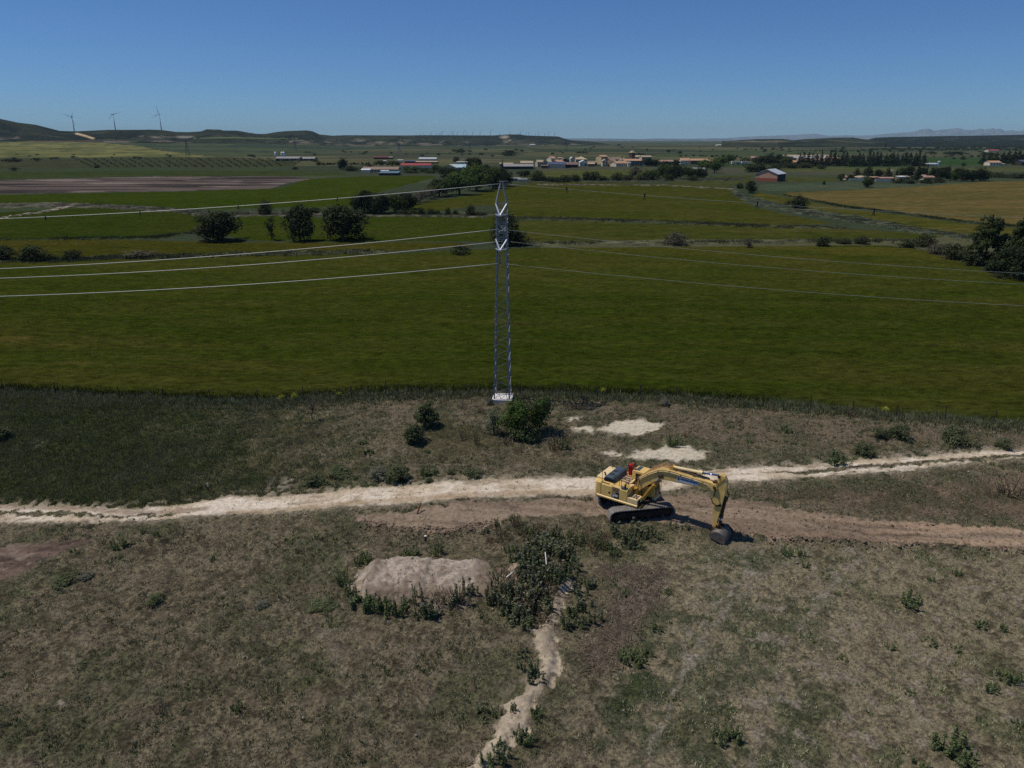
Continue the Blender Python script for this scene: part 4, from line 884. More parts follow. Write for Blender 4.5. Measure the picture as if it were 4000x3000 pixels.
for nm, att, Lp, Rp in [('top', top, [(1450, 766), (900, 805.7), (500, 832), (0, 855)], [(2212, 736), (2515, 761), (2963, 793.6), (3418, 823), (3890, 844)]),
                        ('upper', tuple(i1), [(1000, 987.6), (500, 1023.8), (0, 1049.5)], [(2500, 954.6), (3250, 1020), (4000, 1068)]),
                        ('middle', tuple(i2), [(1000, 1032.8), (0, 1087)], [(2500, 998), (3250, 1064), (4000, 1110)]),
                        ('lower', tuple(i3), [(1000, 1108.8), (0, 1157.6)], [(2500, 1086), (3250, 1148), (4000, 1195)])]:
    dsc = dict(top='highest wire, with black bird markers,', upper='upper of the three conductors,', middle='middle of the three conductors,', lower='lowest of the three conductors,')[nm]
    wl_[nm, 'L'] = wire(att, Lp, dsc + ' running left from the pylon', .026, -78)
    wl_[nm, 'R'] = wire(att, Rp, dsc + ' running right from the pylon', .010, 82)
def marker(px, side, big):
    A, co = wl_['top', side]; X = (px - 2000) * A.y / (F * CP + 700 * SP); x = X - A.x
    z = co[0] * x * x + co[1] * x + co[2]
    t = thing('bird_marker', (A.x + x, A.y, z), 'x', 'bird marker', 'bird markers on the top wire')
    s = .8 if big else .55
    MB().box((0, 0, .06 * s), (.14 * s, .1 * s, .34 * s)).build('clamp', BIRD, t, bevel=.02)
    for d in (-1, 1): MB().bar((0, 0, -.1 * s), (d * .16 * s, 0, -.55 * s), .12 * s, .03).build('hanging_strip', BIRD, t)
    return t
for px, lab in [(167, 'black bird marker on the left wire, nearest the left edge'), (542, 'second black bird marker from the left edge on the top wire'), (929, 'black bird marker on the top wire above the left oaks'), (1319, 'black bird marker nearest the pylon on its left')]:
    marker(px, 'L', False)['label'] = lab
for px, lab in [(2212, 'black two-strip bird marker nearest the pylon on its right'), (2516, 'second black two-strip bird marker right of the pylon'), (2958, 'black two-strip bird marker over the creek beside the round tree'), (3418, 'black two-strip bird marker over the field below the golden field'), (3890, 'black two-strip bird marker nearest the right edge')]:
    marker(px, 'R', True)['label'] = lab
# ------------------------------------------------------------------ post fence along the field edge
POST = mat('grey_post', C(66, 60, 52), .9, var=.2, scale=8)
fx = [20, 220, 470, 640, 826, 1010, 1190, 1374, 1506, 1638, 1770, 1911, 2030, 2187, 2210, 2334, 2369, 2500, 2640, 2814, 2981, 3164, 3330, 3500, 3690, 3880, 4060]
ed = np.array(FIELD_EDGE, float)
f0 = gp(470, float(np.interp(470, ed[:, 0], ed[:, 1])) + 12)
fence = thing('wire_fence', f0, 'thin post and wire fence along the edge of the green field', 'fence')
tops = []
for i, px in enumerate(fx):
    g = gp(px, float(np.interp(px, ed[:, 0], ed[:, 1])) + 12) - f0
    hh = RT.uniform(1.15, 1.5); ln = Vector((RT.uniform(-.12, .12), RT.uniform(-.08, .08), hh))
    MB().cyl(g - Vector((0, 0, .2)), g + ln, .045, n=7).build('post', POST, fence); tops.append((g, ln))
for k in (.5, .85):
    m = MB()
    for (a, la), (b, lb) in zip(tops[:-1], tops[1:]): m.tube([a + la * k, (a + la * k).lerp(b + lb * k, .5) - Vector((0, 0, .05)), b + lb * k], .007, 4)
    m.build('wire', POST, fence)
# stakes
g = gp(812, 1908); st_ = thing('survey_stake', g, 'small white and red survey stake in the dark grass above the track', 'stake')
MB().box((0, 0, .18), (.07, .05, .4)).build('red_foot', mat('stake_red', C(170, 40, 40), .7), st_); MB().box((.01, 0, .5), (.08, .05, .3)).build('white_head', CONC, st_)
g = gp(1663, 2125); st_ = thing('marker_post', g, 'short wooden post with a pale top behind the soil mound', 'post')
MB().cyl((0, 0, -.1), (0, 0, .34), .07, n=9).build('stump', POST, st_); MB().cyl((0, 0, .34), (0, 0, .38), .085, n=9).build('cap', CONC, st_)
tag(MB().bar(gp(1630, 2022) + Vector((0, 0, 0)), gp(1640, 2005) + Vector((.1, 0, .55)), .09, .07).build('leaning_stake', mat('rust_stake', C(92, 52, 40), .9)), 'rust red stake leaning at the edge of the bare soil', 'stake')
for a, b, lab in [((2133, 2290), (2128, 2245), 'upright white stick among the weeds on the mound ridge'), ((1978, 2314), (2010, 2304), 'white stick lying across the weeds beside the pale mound')]:
    A = gp(*a); B = gp(*b); A.z += .55; B.z += .62
    tag(MB().bar(A, B, .05, .05).build('stick', CONC), lab, 'stick')
# ------------------------------------------------------------------ excavator
Y_ = mat('machine_yellow', C(236, 196, 116), .42, var=.10, scale=2.2, dirt=C(150, 122, 84), dirt_amt=.5, spec=.4)
Y2 = mat('machine_yellow_worn', C(206, 158, 62), .45, var=.14, scale=3, dirt=C(120, 92, 56), dirt_amt=.5, spec=.4)
YC = mat('machine_cream', C(244, 216, 160), .45, var=.08, scale=2, dirt=C(170, 146, 108), dirt_amt=.4)
GRYH = mat('hood_grey', C(74, 86, 96), .5, var=.12, scale=4, dirt=C(116, 112, 104), dirt_amt=.35)
BLK = mat('black_rubber', C(28, 27, 27), .6, spec=.3)
RUST = mat('rusty_steel', C(78, 58, 46), .85, var=.3, scale=6, bump=.2)
STEEL = mat('track_steel', C(144, 137, 130), .6, metal=.2, var=.3, scale=7, dirt=C(140, 118, 98), dirt_amt=.5, bump=.2)
DARKM = mat('dark_frame', C(44, 40, 36), .75, var=.2, scale=5, dirt=C(96, 78, 62), dirt_amt=.6)
CHROME = mat('rod_chrome', C(120, 140, 176), .22, metal=.9)
GLASS = mat('cab_glass', C(26, 30, 30), .08, spec=.6)
NAVY = mat('navy_panel', C(22, 26, 48), .6, var=.08, scale=5)
WHITE = mat('white_paint', C(228, 226, 220), .5, var=.05, scale=6)
PALEY = mat('pale_stripe', C(206, 176, 120), .5)
REDP = mat('red_paint', C(186, 28, 34), .4, var=.12, scale=6)
ORNG = mat('dusty_hose', C(176, 136, 92), .7, var=.2, scale=8)
BANN = mat('banner_blue_white', C(186, 190, 206), .6, var=.1, scale=4)
BUCK = mat('bucket_steel', C(112, 104, 98), .55, metal=.3, var=.3, scale=5, dirt=C(120, 98, 78), dirt_amt=.6, bump=.25)
EX, EY, EYAW = 8.35, 44.25, math.radians(-35.5)
EZ = 0.0
ex = thing('excavator', (EX, EY, EZ), 'yellow tracked excavator with lowered bucket, parked beside the pale dirt track', 'excavator', rz=EYAW)
SW = 0.25                                                  # swing centre along u
TR = Matrix.Translation((SW, 0, 0)) @ Matrix.Rotation(math.radians(46.0), 4, 'Z')
def stad(L, Hh, n=9, r=None):                              # closed outline of a crawler, (x,z)
    r = Hh / 2; pts = []
    for i in range(n + 1):
        a = -math.pi / 2 + math.pi * i / n; pts.append((L / 2 - r + r * math.cos(a), r + r * math.sin(a)))
    for i in range(n + 1):
        a = math.pi / 2 + math.pi * i / n; pts.append((-L / 2 + r + r * math.cos(a), r + r * math.sin(a)))
    return pts
for side in (-1, 1):
    vc = side * 1.29; L, Hh = 4.64, .95
    m = MB(); out = stad(L, Hh)
    per = [0]
    P2 = out + [out[0]]
    for a, b in zip(P2[:-1], P2[1:]): per.append(per[-1] + math.hypot(b[0] - a[0], b[1] - a[1]))
    N = 50
    for i in range(N):
        s = per[-1] * (i + .5) / N; k = max(j for j in range(len(per)) if per[j] <= s); t = (s - per[k]) / max(1e-6, per[k + 1] - per[k])
        a, b = P2[k], P2[k + 1]; x = a[0] + (b[0] - a[0]) * t; z = a[1] + (b[1] - a[1]) * t
        ang = math.atan2(b[1] - a[1], b[0] - a[0])
        Mr = Matrix.Rotation(-ang, 3, 'Y')
        nx, nz = math.sin(ang), -math.cos(ang)
        m.box((x - nx * .03, vc, z - nz * .03), (per[-1] / N * .95, .70, .05), Mr)
        for q in (-.055, .055):
            m.box((x + math.cos(ang) * q + nx * .012, vc, z + math.sin(ang) * q + nz * .012), (.022, .70, .05), Mr)
    tr = m.build('crawler_track', STEEL, ex, M=TR)
    m = MB().prism([(-1.75, .3), (-1.6, .68), (1.6, .68), (1.8, .3)], vc - .22, vc + .22); m.build('track_frame', DARKM, tr, bevel=.02, M=TR)
    MB().cyl((-1.82, vc - .16, .475), (-1.82, vc + .16, .475), .36, n=20).cyl((-1.82, vc - .26, .475), (-1.82, vc + .26, .475), .2, n=16).build('drive_sprocket', DARKM, tr, M=TR)
    MB().cyl((1.82, vc - .16, .475), (1.82, vc + .16, .475), .36, n=20).cyl((1.82, vc - .25, .475), (1.82, vc + .25, .475), .16, n=16).build('front_idler', DARKM, tr, M=TR)
    for k in range(7):
        x = -1.32 + k * .44; MB().cyl((x, vc - .24, .2), (x, vc + .24, .2), .12, n=12).build('track_roller', DARKM, tr, M=TR)
    for x in (-.6, .6): MB().cyl((x, vc - .2, .78), (x, vc + .2, .78), .07, n=10).build('carrier_roller', DARKM, tr, M=TR)
m = MB().box((0, 0, .62), (1.3, 2.2, .36)); m.bar((-1.2, -1.05, .5), (.2, 0, .6), .3, .25); m.bar((-1.2, 1.05, .5), (.2, 0, .6), .3, .25); m.bar((1.2, -1.05, .5), (-.2, 0, .6), .3, .25); m.bar((1.2, 1.05, .5), (-.2, 0, .6), .3, .25)
m.build('undercarriage_frame', DARKM, ex, bevel=.02, M=TR)
MB().cyl((SW, 0, .78), (SW, 0, 1.02), .72, n=28).build('slew_ring', DARKM, ex)
# ---- upper body
def arc(cx, cy, r, a0, a1, n): return [(cx + r * math.cos(math.radians(a0 + (a1 - a0) * i / n)), cy + r * math.sin(math.radians(a0 + (a1 - a0) * i / n))) for i in range(n + 1)]
MB().box((-.42, 0, 1.06), (3.1, 2.5, .14)).box((.9, .02, 1.05), (.9, .9, .16)).build('revolving_frame', DARKM, ex, bevel=.01)
# side sill, long yellow skirt along both sides
MB().prism([(-1.335, 1.0), (-1.40, 1.05), (-1.40, 1.14), (-1.335, 1.19), (-1.2, 1.19), (-1.2, 1.0)], -2.05, 1.05, 'x').build('side_sill', Y_, ex, bevel=.012)
MB().prism([(1.335, 1.0), (1.40, 1.05), (1.40, 1.14), (1.335, 1.19), (1.2, 1.19), (1.2, 1.0)], -2.05, .0, 'x').build('side_sill', Y_, ex, bevel=.012)
# counterweight: rounded plan, sloped top edge
pl = [(-1.72, -1.33)] + arc(-1.95, -.95, .38, 270, 200, 5) + [(-2.46, -.5), (-2.54, 0), (-2.46, .5)] + arc(-1.95, .95, .38, 160, 90, 5) + [(-1.72, 1.33)]
cw = MB().prism(pl, 1.03, 2.12, 'z').build('counterweight', Y_, ex, bevel=.09, bseg=4)
MB().prism([(u * .985 - .02, v * .985) for u, v in pl], .94, 1.028, 'z').build('lower_lip', RUST, cw, bevel=.02)
m = MB().box((-2.05, .1, 2.19), (.62, 1.9, .14)); m.build('counterweight_top', YC, cw, bevel=.05)
# right side doors: engine side, decal panel, front panel
d1 = MB().prism([(-1.335, 1.2), (-1.335, 1.98), (-1.26, 2.09), (-1.12, 2.12), (-.2, 2.12), (-.2, 1.2)], -1.705, -.895, 'x').build('engine_door', Y_, ex, bevel=.02)
MB().box((-1.08, -1.338, 1.52), (.16, .02, .12)).build('door_latch', DARKM, d1, bevel=.01)
d2 = MB().prism([(-1.335, 1.2), (-1.335, 1.98), (-1.26, 2.09), (-1.12, 2.12), (-.2, 2.12), (-.2, 1.2)], -.885, -.335, 'x').build('decal_door', Y_, ex, bevel=.02)
dp = MB().box((-.61, -1.3375, 1.62), (.5, .008, .82)).build('decal_panel', NAVY, d2)
for z in (1.72, 1.83, 1.94): MB().box((-.61, -1.343, z), (.5, .006, .03)).build('stripe', PALEY, d2)
def text(s, size, loc, rot, m, parent, name='lettering', bold=.0, sx=1.0):
    cu = bpy.data.curves.new(name, 'FONT'); cu.body = s; cu.size = size; cu.extrude = .002; cu.offset = bold; cu.space_character = 1.05
    tmp = bpy.data.objects.new(name, cu); COL.objects.link(tmp); me = bpy.data.meshes.new_from_object(tmp.evaluated_get(bpy.context.evaluated_depsgraph_get()))
    bpy.data.objects.remove(tmp); me.materials.clear(); me.materials.append(m)
    o = bpy.data.objects.new(name, me); COL.objects.link(o); o.parent = parent; o.location = loc; o.rotation_euler = rot; o.scale = (sx, 1, 1); return o
RX = (math.radians(90), 0, 0)
text('PC', .15, (-.82, -1.345, 1.565), RX, PALEY, d2, bold=.006, sx=1.25)
text('240', .24, (-.83, -1.345, 1.36), RX, WHITE, d2, bold=.012, sx=1.05)
text('LC', .11, (-.82, -1.345, 1.25), RX, WHITE, d2, bold=.004)
MB().prism([(-1.335, 1.2), (-1.335, 1.98), (-1.26, 2.09), (-1.12, 2.12), (-.5, 2.12), (-.5, 1.2)], -.325, .26, 'x').build('pump_door', Y_, ex, bevel=.02)
# tool box with treads, front right
tb = MB().box((.66, -.95, 1.385), (.78, .76, .37)).build('tool_box', YC, ex, bevel=.04, bseg=3)
for u in (.46, .66, .86): MB().box((u, -.95, 1.578), (.15, .5, .015)).build('step_tread', mat('tread_grey', C(120, 100, 88), .9, var=.2, scale=30), tb)
MB().box((1.06, -1.12, 1.36), (.05, .3, .26)).build('work_lamp', BLK, tb, bevel=.01)
MB().box((1.14, -1.0, 1.06), (.22, .5, .05)).build('front_step', Y2, ex)
# deck with treads behind cab / beside hood
dk = MB().box((-.55, .16, 2.06), (1.1, 1.0, .10)).box((-.2, -.35, 1.6), (.9, .3, .9)).build('top_deck', YC, ex, bevel=.015)
for i in range(4): MB().box((-.55, -.30 + i * .30, 2.118), (.5, .2, .016)).box((-.2, -.30 + i * .30, 2.118), (.16, .2, .016)).build('step_tread', MATS['tread_grey'], dk)
# engine hood: grey moulded cover with grille
hp = [(-1.78, 2.12), (-1.74, 2.36), (-1.55, 2.52), (-1.1, 2.52), (-.95, 2.44), (-.86, 2.12)]
hood = MB().prism(hp, -.98, .95, 'y').build('engine_hood', GRYH, ex, bevel=.07, bseg=3)
m = MB()
for i in range(7):
    for k in range(3): m.box((-1.62 + i * .105, -1.0, 2.2 + k * .075), (.075, .03, .045))
m.build('side_grille', BLK, hood)
m = MB()
for i in range(6):
    for k in range(3): m.box((-1.5 + k * .14, -.6 + i * .1 + (.25 if i > 2 else 0), 2.522), (.10, .055, .016))
m.build('vent_slots', BLK, hood)
MB().tube([(-1.9, -.45, 2.2), (-1.9, -.45, 2.42), (-1.96, -.5, 2.5)], .055, 10).build('exhaust_pipe', RUST, ex, smooth=True)
MB().box((-1.45, -1.23, 2.118), (.62, .08, .01)).build('rubber_strip', DARKM, d1)
# left side body behind the cab
MB().prism([(1.335, 1.2), (1.335, 1.98), (1.26, 2.09), (1.12, 2.12), (.7, 2.12), (.7, 1.2)], -1.7, -.42, 'x').build('cooler_door', Y_, ex, bevel=.02)
# rails, antennas, mirror
def rail(pts, r=.018, name='handrail', m=BLK, parent=None): return MB().tube(pts, r, 6).build(name, m, parent or ex, smooth=True)
rail([(-.82, -1.14, 2.1), (-.82, -1.14, 2.78), (-.78, -1.14, 2.82), (-.5, -1.14, 2.82), (-.46, -1.14, 2.78), (-.46, -1.14, 2.1)])
rail([(-.3, -1.14, 2.1), (-.3, -1.14, 2.72), (-.26, -1.12, 2.76), (.12, -.9, 2.76), (.16, -.9, 2.72), (.16, -.9, 2.1)])
rail([(.22, -1.2, 2.1), (.22, -1.2, 2.62), (.3, -1.1, 2.66)])
rail([(.95, -1.28, 1.55), (.95, -1.28, 2.0), (.99, -1.24, 2.04), (1.0, -.7, 2.04), (1.0, -.66, 1.98), (1.0, -.66, 1.55)])
rail([(-1.78, -1.12, 2.1), (-1.78, -1.12, 3.0)], .016, 'antenna'); rail([(-2.0, .78, 2.2), (-2.0, .78, 3.25)], .014, 'antenna')
MB().box((.05, -1.22, 2.3), (.06, .26, .3)).build('mirror', BLK, ex, bevel=.02)
MB().box((-.08, -1.22, 2.14), (.3, .22, .08)).build('mirror_bracket', GRYH, ex, bevel=.01)
rail([(.25, -1.25, 2.0), (1.0, -1.2, 1.98)], .016, 'cable')
# red tank on its black cradle behind the cab
rt = MB().box((-.62, .98, 2.52), (.24, .42, .78)).build('red_tank', REDP, ex, bevel=.03)
MB().tube([(-.76, 1.24, 2.14), (-.76, 1.24, 2.98), (-.72, 1.2, 3.04), (-.5, 1.2, 3.04), (-.46, 1.24, 2.98), (-.46, 1.24, 2.14)], .018, 6).tube([(-.76, .72, 2.14), (-.76, .72, 2.88), (-.46, .72, 2.88), (-.46, .72, 2.14)], .016, 6).build('tank_cradle', BLK, rt, smooth=True)
# ---- cab
cab = MB().prism([(-.28, 1.15), (1.42, 1.05), (1.5, 1.25), (1.47, 1.75), (1.12, 2.74), (1.0, 2.80), (-.18, 2.80), (-.28, 2.7)], .40, 1.335, 'y').build('cab', Y_, ex, bevel=.05, bseg=3)
g = MB()
g.prism([(.0, 1.95), (.0, 2.62), (.98, 2.62), (1.28, 1.85)], .388, .396, 'y').build('side_window', GLASS, cab)
MB().prism([(.0, 1.9), (.0, 2.62), (.98, 2.62), (1.28, 1.8)], 1.339, 1.347, 'y').build('side_window', GLASS, cab)
fw = MB().add([(1.505, .47, 1.72), (1.505, 1.27, 1.72), (1.16, 1.27, 2.70), (1.16, .47, 2.70), (1.49, .47, 1.72), (1.49, 1.27, 1.72), (1.14, 1.27, 2.70), (1.14, .47, 2.70)], [(0, 1, 2, 3), (4, 7, 6, 5), (0, 4, 5, 1), (1, 5, 6, 2), (2, 6, 7, 3), (3, 7, 4, 0)]).build('windscreen', GLASS, cab)
MB().box((1.503, .87, 1.45), (.02, .8, .42)).build('lower_windscreen', GLASS, cab)
MB().box((-.288, .87, 2.35), (.012, .74, .5)).build('rear_window', GLASS, cab)
MB().box((.06, .87, 2.806), (.28, .72, .02)).build('roof_hatch', GRYH, cab, bevel=.005)
MB().box((-.1, .5, 2.84), (.12, .12, .1)).cyl((-.1, .5, 2.88), (-.1, .5, 2.98), .05, n=10).build('beacon', ORNG, cab)
MB().box((1.1, .87, 1.0), (.9, .9, .14)).build('cab_base', YC, cab, bevel=.03)
MB().tube([(1.45, 1.38, 1.3), (1.5, 1.42, 1.35), (1.5, 1.42, 2.15), (1.3, 1.38, 2.2)], .018, 6).build('grab_rail', BLK, cab, smooth=True)
# ---- boom
bp = [(.42, 1.62), (.62, 1.72), (1.05, 2.14), (1.62, 2.66), (2.0, 2.95), (2.35, 3.06), (2.9, 3.10), (4.2, 3.18), (5.45, 3.27), (5.62, 3.34), (5.84, 3.36), (5.95, 3.5), (5.95, 3.66), (5.84, 3.78), (5.62, 3.76),
      (4.6, 3.80), (3.4, 3.86), (2.7, 3.90), (2.3, 3.86), (1.9, 3.72), (1.5, 3.45), (1.1, 3.18), (.75, 2.92), (.5, 2.6), (.32, 2.1), (.28, 1.8)]
boom = MB().prism(bp, -.27, .27, 'y').build('boom', Y_, ex, bevel=.015)
MB().box((.4, 0, 1.55), (.35, .95, .75)).build('boom_mount', Y2, ex, bevel=.02)
for v in (-.33, .33):                                       # rails / pipes along the boom flanks
    MB().tube([(.55, v, 2.45), (.8, v, 2.78), (1.5, v, 3.30), (1.95, v, 3.58), (2.3, v, 3.70), (2.8, v, 3.74), (4.2, v, 3.70), (5.2, v, 3.62), (5.5, v, 3.55)], .022, 6).tube([(.55, v * .95, 2.55), (.8, v * .95, 2.9), (1.5, v * .95, 3.42), (1.95, v * .95, 3.70), (2.3, v * .95, 3.82), (2.8, v * .95, 3.86), (4.2, v * .95, 3.80), (5.2, v * .95, 3.74)], .022, 6).build('hydraulic_pipes', YC, boom, smooth=True)
for k, (u, z) in enumerate([(1.2, 3.1), (1.9, 3.62), (2.7, 3.8), (3.5, 3.78), (4.3, 3.72), (5.0, 3.68)]):
    MB().box((u, 0, z), (.05, .74, .10)).build('pipe_clamp', Y2, boom)
m = MB()
for q in range(4):
    v = -.2 + q * .13; m.tube([(.35, v - .1, 2.2 + .1 * q), (.62, v, 2.75), (1.1, v, 3.28), (1.7, v, 3.72 + .05 * (q % 2)), (2.2, v, 4.0 + .04 * q), (2.7, v, 3.98), (3.2, v, 3.9)], .024, 6)
m.build('top_hoses', ORNG, boom, smooth=True)
m = MB()
for q in range(3): m.tube([(.1 + .05 * q, -.42 + .05 * q, 1.75), (.35, -.5 + .04 * q, 1.72 - .04 * q), (.62, -.47, 1.95), (.66, -.4, 2.35), (.6, -.32, 2.6)], .03, 6)
m.tube([(.0, -.45, 2.15), (.25, -.48, 2.25), (.5, -.42, 2.5), (.62, -.35, 2.7)], .025, 6)
m.build('base_hoses', BLK, boom, smooth=True)
bn = MB().prism([(3.25, 3.22), (3.25, 3.56), (4.72, 3.62), (4.72, 3.30)], -.278, -.272, 'y').build('banner', BANN, boom)
an = math.atan2(.06, 1.47)
text('CARBONELL FIGUERAS', .115, (3.52, -.281, 3.41), (math.radians(90), -an, 0), NAVY, bn, bold=.005, sx=.92)
MB().prism([(3.30, 3.34), (3.36, 3.48), (3.46, 3.50), (3.44, 3.43), (3.38, 3.41), (3.44, 3.37), (3.42, 3.32)], -.282, -.279, 'y').build('emblem', NAVY, bn)
# boom cylinders
for v in (-.46, .46):
    c1 = MB().cyl((1.06, v, 1.32), (1.80, v, 2.60), .105, n=16).cyl((1.74, v, 2.5), (1.82, v, 2.64), .125, n=16).box((1.04, v, 1.3), (.2, .14, .2)).build('boom_cylinder', Y2, ex, smooth=False, bevel=.006)
    MB().cyl((1.80, v, 2.60), (2.2, v, 3.3), .055, n=12).build('piston_rod', CHROME, c1, smooth=True)
    MB().tube([(1.0, v - .12, 1.5), (1.5, v - .13, 2.35), (1.7, v - .1, 2.55)], .02, 6).build('cylinder_pipe', Y2, c1, smooth=True)
MB().cyl((2.2, -.6, 3.34), (2.2, .6, 3.34), .085, n=14).cyl((2.2, -.56, 3.34), (2.2, -.36, 3.34), .14, n=14).cyl((2.2, .36, 3.34), (2.2, .56, 3.34), .14, n=14).build('boom_pin', RUST, ex)
# arm cylinder on top
ac = MB().cyl((2.85, 0, 4.02), (4.78, 0, 4.16), .115, n=16).cyl((4.62, 0, 4.15), (4.86, 0, 4.166), .14, n=16).build('arm_cylinder', YC, ex, bevel=.006)
MB().cyl((4.8, 0, 4.16), (5.98, 0, 4.30), .06, n=14).build('piston_rod', CHROME, ac, smooth=True)
MB().prism([(2.6, 3.85), (2.7, 4.1), (2.9, 4.14), (3.1, 3.86)], -.16, -.11).prism([(2.6, 3.85), (2.7, 4.1), (2.9, 4.14), (3.1, 3.86)], .11, .16).build('cylinder_bracket', Y2, boom)
MB().tube([(2.9, -.17, 4.05), (4.0, -.19, 4.08), (4.5, -.17, 4.12)], .022, 6).build('cylinder_pipe', RUST, ac, smooth=True)
MB().tube([(4.05, -.18, 4.08), (4.25, -.2, 3.92), (4.45, -.22, 3.86), (4.6, -.2, 3.95), (4.5, -.17, 4.1)], .02, 6).build('loose_hose', BLK, ac, smooth=True)
MB().tube([(3.3, .1, 3.94), (4.2, .1, 3.92), (5.3, .1, 3.86)], .045, 6).build('supply_pipes', RUST, boom, smooth=True)
# stick
sp_ = [(5.70, 3.30), (5.68, 2.9), (5.76, 2.2), (5.86, .95), (5.90, .52), (5.99, .42), (6.09, .5), (6.12, .85), (6.30, 2.0), (6.44, 2.95), (6.50, 3.55), (6.52, 3.85), (6.46, 4.12), (6.32, 4.36), (6.12, 4.46), (5.98, 4.42), (5.92, 4.2), (5.96, 3.86), (5.76, 3.62)]
st = MB().prism(sp_, -.20, .20, 'y').build('stick', Y_, ex, bevel=.02)
MB().prism([(5.55, 3.3), (5.6, 3.72), (5.9, 3.76), (6.0, 3.5), (5.86, 3.26)], -.31, -.275).prism([(5.55, 3.3), (5.6, 3.72), (5.9, 3.76), (6.0, 3.5), (5.86, 3.26)], .275, .31).build('boom_tip_plates', Y_, boom, bevel=.008)
MB().cyl((5.82, -.36, 3.52), (5.82, .36, 3.52), .10, n=14).build('stick_pin', RUST, ex)
MB().cyl((6.0, -.26, 4.3), (6.0, .26, 4.3), .09, n=12).build('rod_pin', BLK, st)
MB().bar((5.82, -.225, 3.66), (6.38, -.225, 4.3), .04, .05).build('stiffener_rib', Y2, st)
m = MB()
for q in range(3): m.tube([(5.72, -.28 - .04 * q, 3.6), (5.9, -.36 - .03 * q, 3.35), (5.85, -.37 - .03 * q, 3.0), (5.7, -.34, 2.75), (5.76, -.3, 2.45), (6.0, -.26, 2.28), (6.3, -.22, 2.3 + .05 * q)], .032, 6)
m.build('stick_hoses', BLK, st, smooth=True)
MB().tube([(6.4, .3, 3.5), (6.55, .34, 2.9), (6.5, .3, 2.5)], .03, 6).tube([(5.7, .3, 3.55), (5.62, .34, 3.1), (5.74, .3, 2.5)], .03, 6).build('stick_hoses', BLK, st, smooth=True)
m = MB().box((5.75, -.1, 3.86), (.2, .3, .1)).cyl((5.6, -.2, 3.85), (5.9, -.2, 3.9), .04, n=8).build('hose_block', RUST, boom)
# bucket cylinder and linkage in front of the stick
bc = MB().cyl((6.50, 0, 2.95), (6.34, 0, 1.45), .10, n=14).cyl((6.36, 0, 1.6), (6.33, 0, 1.4), .125, n=14).build('bucket_cylinder', RUST, ex)
MB().cyl((6.33, 0, 1.42), (6.27, 0, .98), .055, n=10).build('piston_rod', CHROME, bc, smooth=True)
for v in (-.24, .24):
    MB().bar((6.06, v, 1.05), (6.29, v, .95), .05, .14, up=(0, 1, 0)).build('linkage_arm', Y2, ex)
    MB().bar((6.29, v, .97), (6.33, v, .52), .05, .13, up=(0, 1, 0)).build('bucket_link', RUST, ex)
MB().cyl((6.29, -.3, .96), (6.29, .3, .96), .07, n=10).build('link_pin', RUST, ex)
# ---- bucket: wide curved shell lying on its back, mouth towards the camera side
def shell(prof, v0, v1, th):
    n = len(prof); mb = MB(); inn = []
    for i, (u, z) in enumerate(prof):
        a = prof[max(0, i - 1)]; b = prof[min(n - 1, i + 1)]; dx, dz = b[0] - a[0], b[1] - a[1]; L = math.hypot(dx, dz)
        inn.append((u - dz / L * th, z + dx / L * th))
    vs = [(u, v0, z) for u, z in prof] + [(u, v1, z) for u, z in prof] + [(u, v0, z) for u, z in inn] + [(u, v1, z) for u, z in inn]
    fs = []
    for i in range(n - 1):
        fs += [(i, i + 1, n + i + 1, n + i), (2 * n + i, 3 * n + i, 3 * n + i + 1, 2 * n + i + 1), (i, 2 * n + i, 2 * n + i + 1, i + 1), (n + i, n + i + 1, 3 * n + i + 1, 3 * n + i)]
    fs += [(0, n, 3 * n, 2 * n), (n - 1, 3 * n - 1, 4 * n - 1, 2 * n - 1)]
    return mb.add(vs, fs)
bcx = (6.55, 0.0)
bprof = [(5.90, .36), (5.93, .48), (6.0, .6), (6.1, .69), (6.24, .77), (6.4, .81), (6.56, .82), (6.72, .78), (6.86, .70), (6.97, .58), (7.06, .44), (7.1, .3), (7.12, .16), (7.06, .0)]
SB = lambda p: [(5.98 + (u - 5.98) * .88, z * .88) for u, z in p]
bprof = SB(bprof)
bprof = bprof[::-1]
bk = shell(bprof, -.76, .58, .035).build('bucket', BUCK, ex, smooth=True)
sidep = bprof + SB([(6.0, .22), (6.4, .10), (6.8, .0)])
for v in (-.775, .575): MB().prism(sidep, v, v + .02, 'y').build('bucket_side_plate', BUCK, bk)
MB().prism(SB([(6.3, .80), (6.75, .82), (7.12, .52), (7.2, .2), (7.0, .3), (6.7, .62)]), .60, .64, 'y').build('side_cutter', NAVY, bk)
for v in (-.2, .17): MB().prism([(5.84, .42), (5.84, .66), (5.98, .74), (6.2, .84), (6.44, .90), (6.6, .80), (6.44, .6), (6.2, .4)], v, v + .05, 'y').build('bucket_ear', RUST, bk)
MB().box((6.94, -.09, .03), (.04, 1.38, .10)).build('cutting_edge', BUCK, bk)
MB().cyl((5.99, -.3, .55), (5.99, .3, .55), .08, n=12).cyl((6.33, -.3, .54), (6.33, .3, .54), .075, n=12).build('bucket_pin', RUST, bk)
MB().cyl((6.02, -.75, .42), (6.02, .57, .42), .13, n=14).build('torque_tube', RUST, bk, smooth=True)
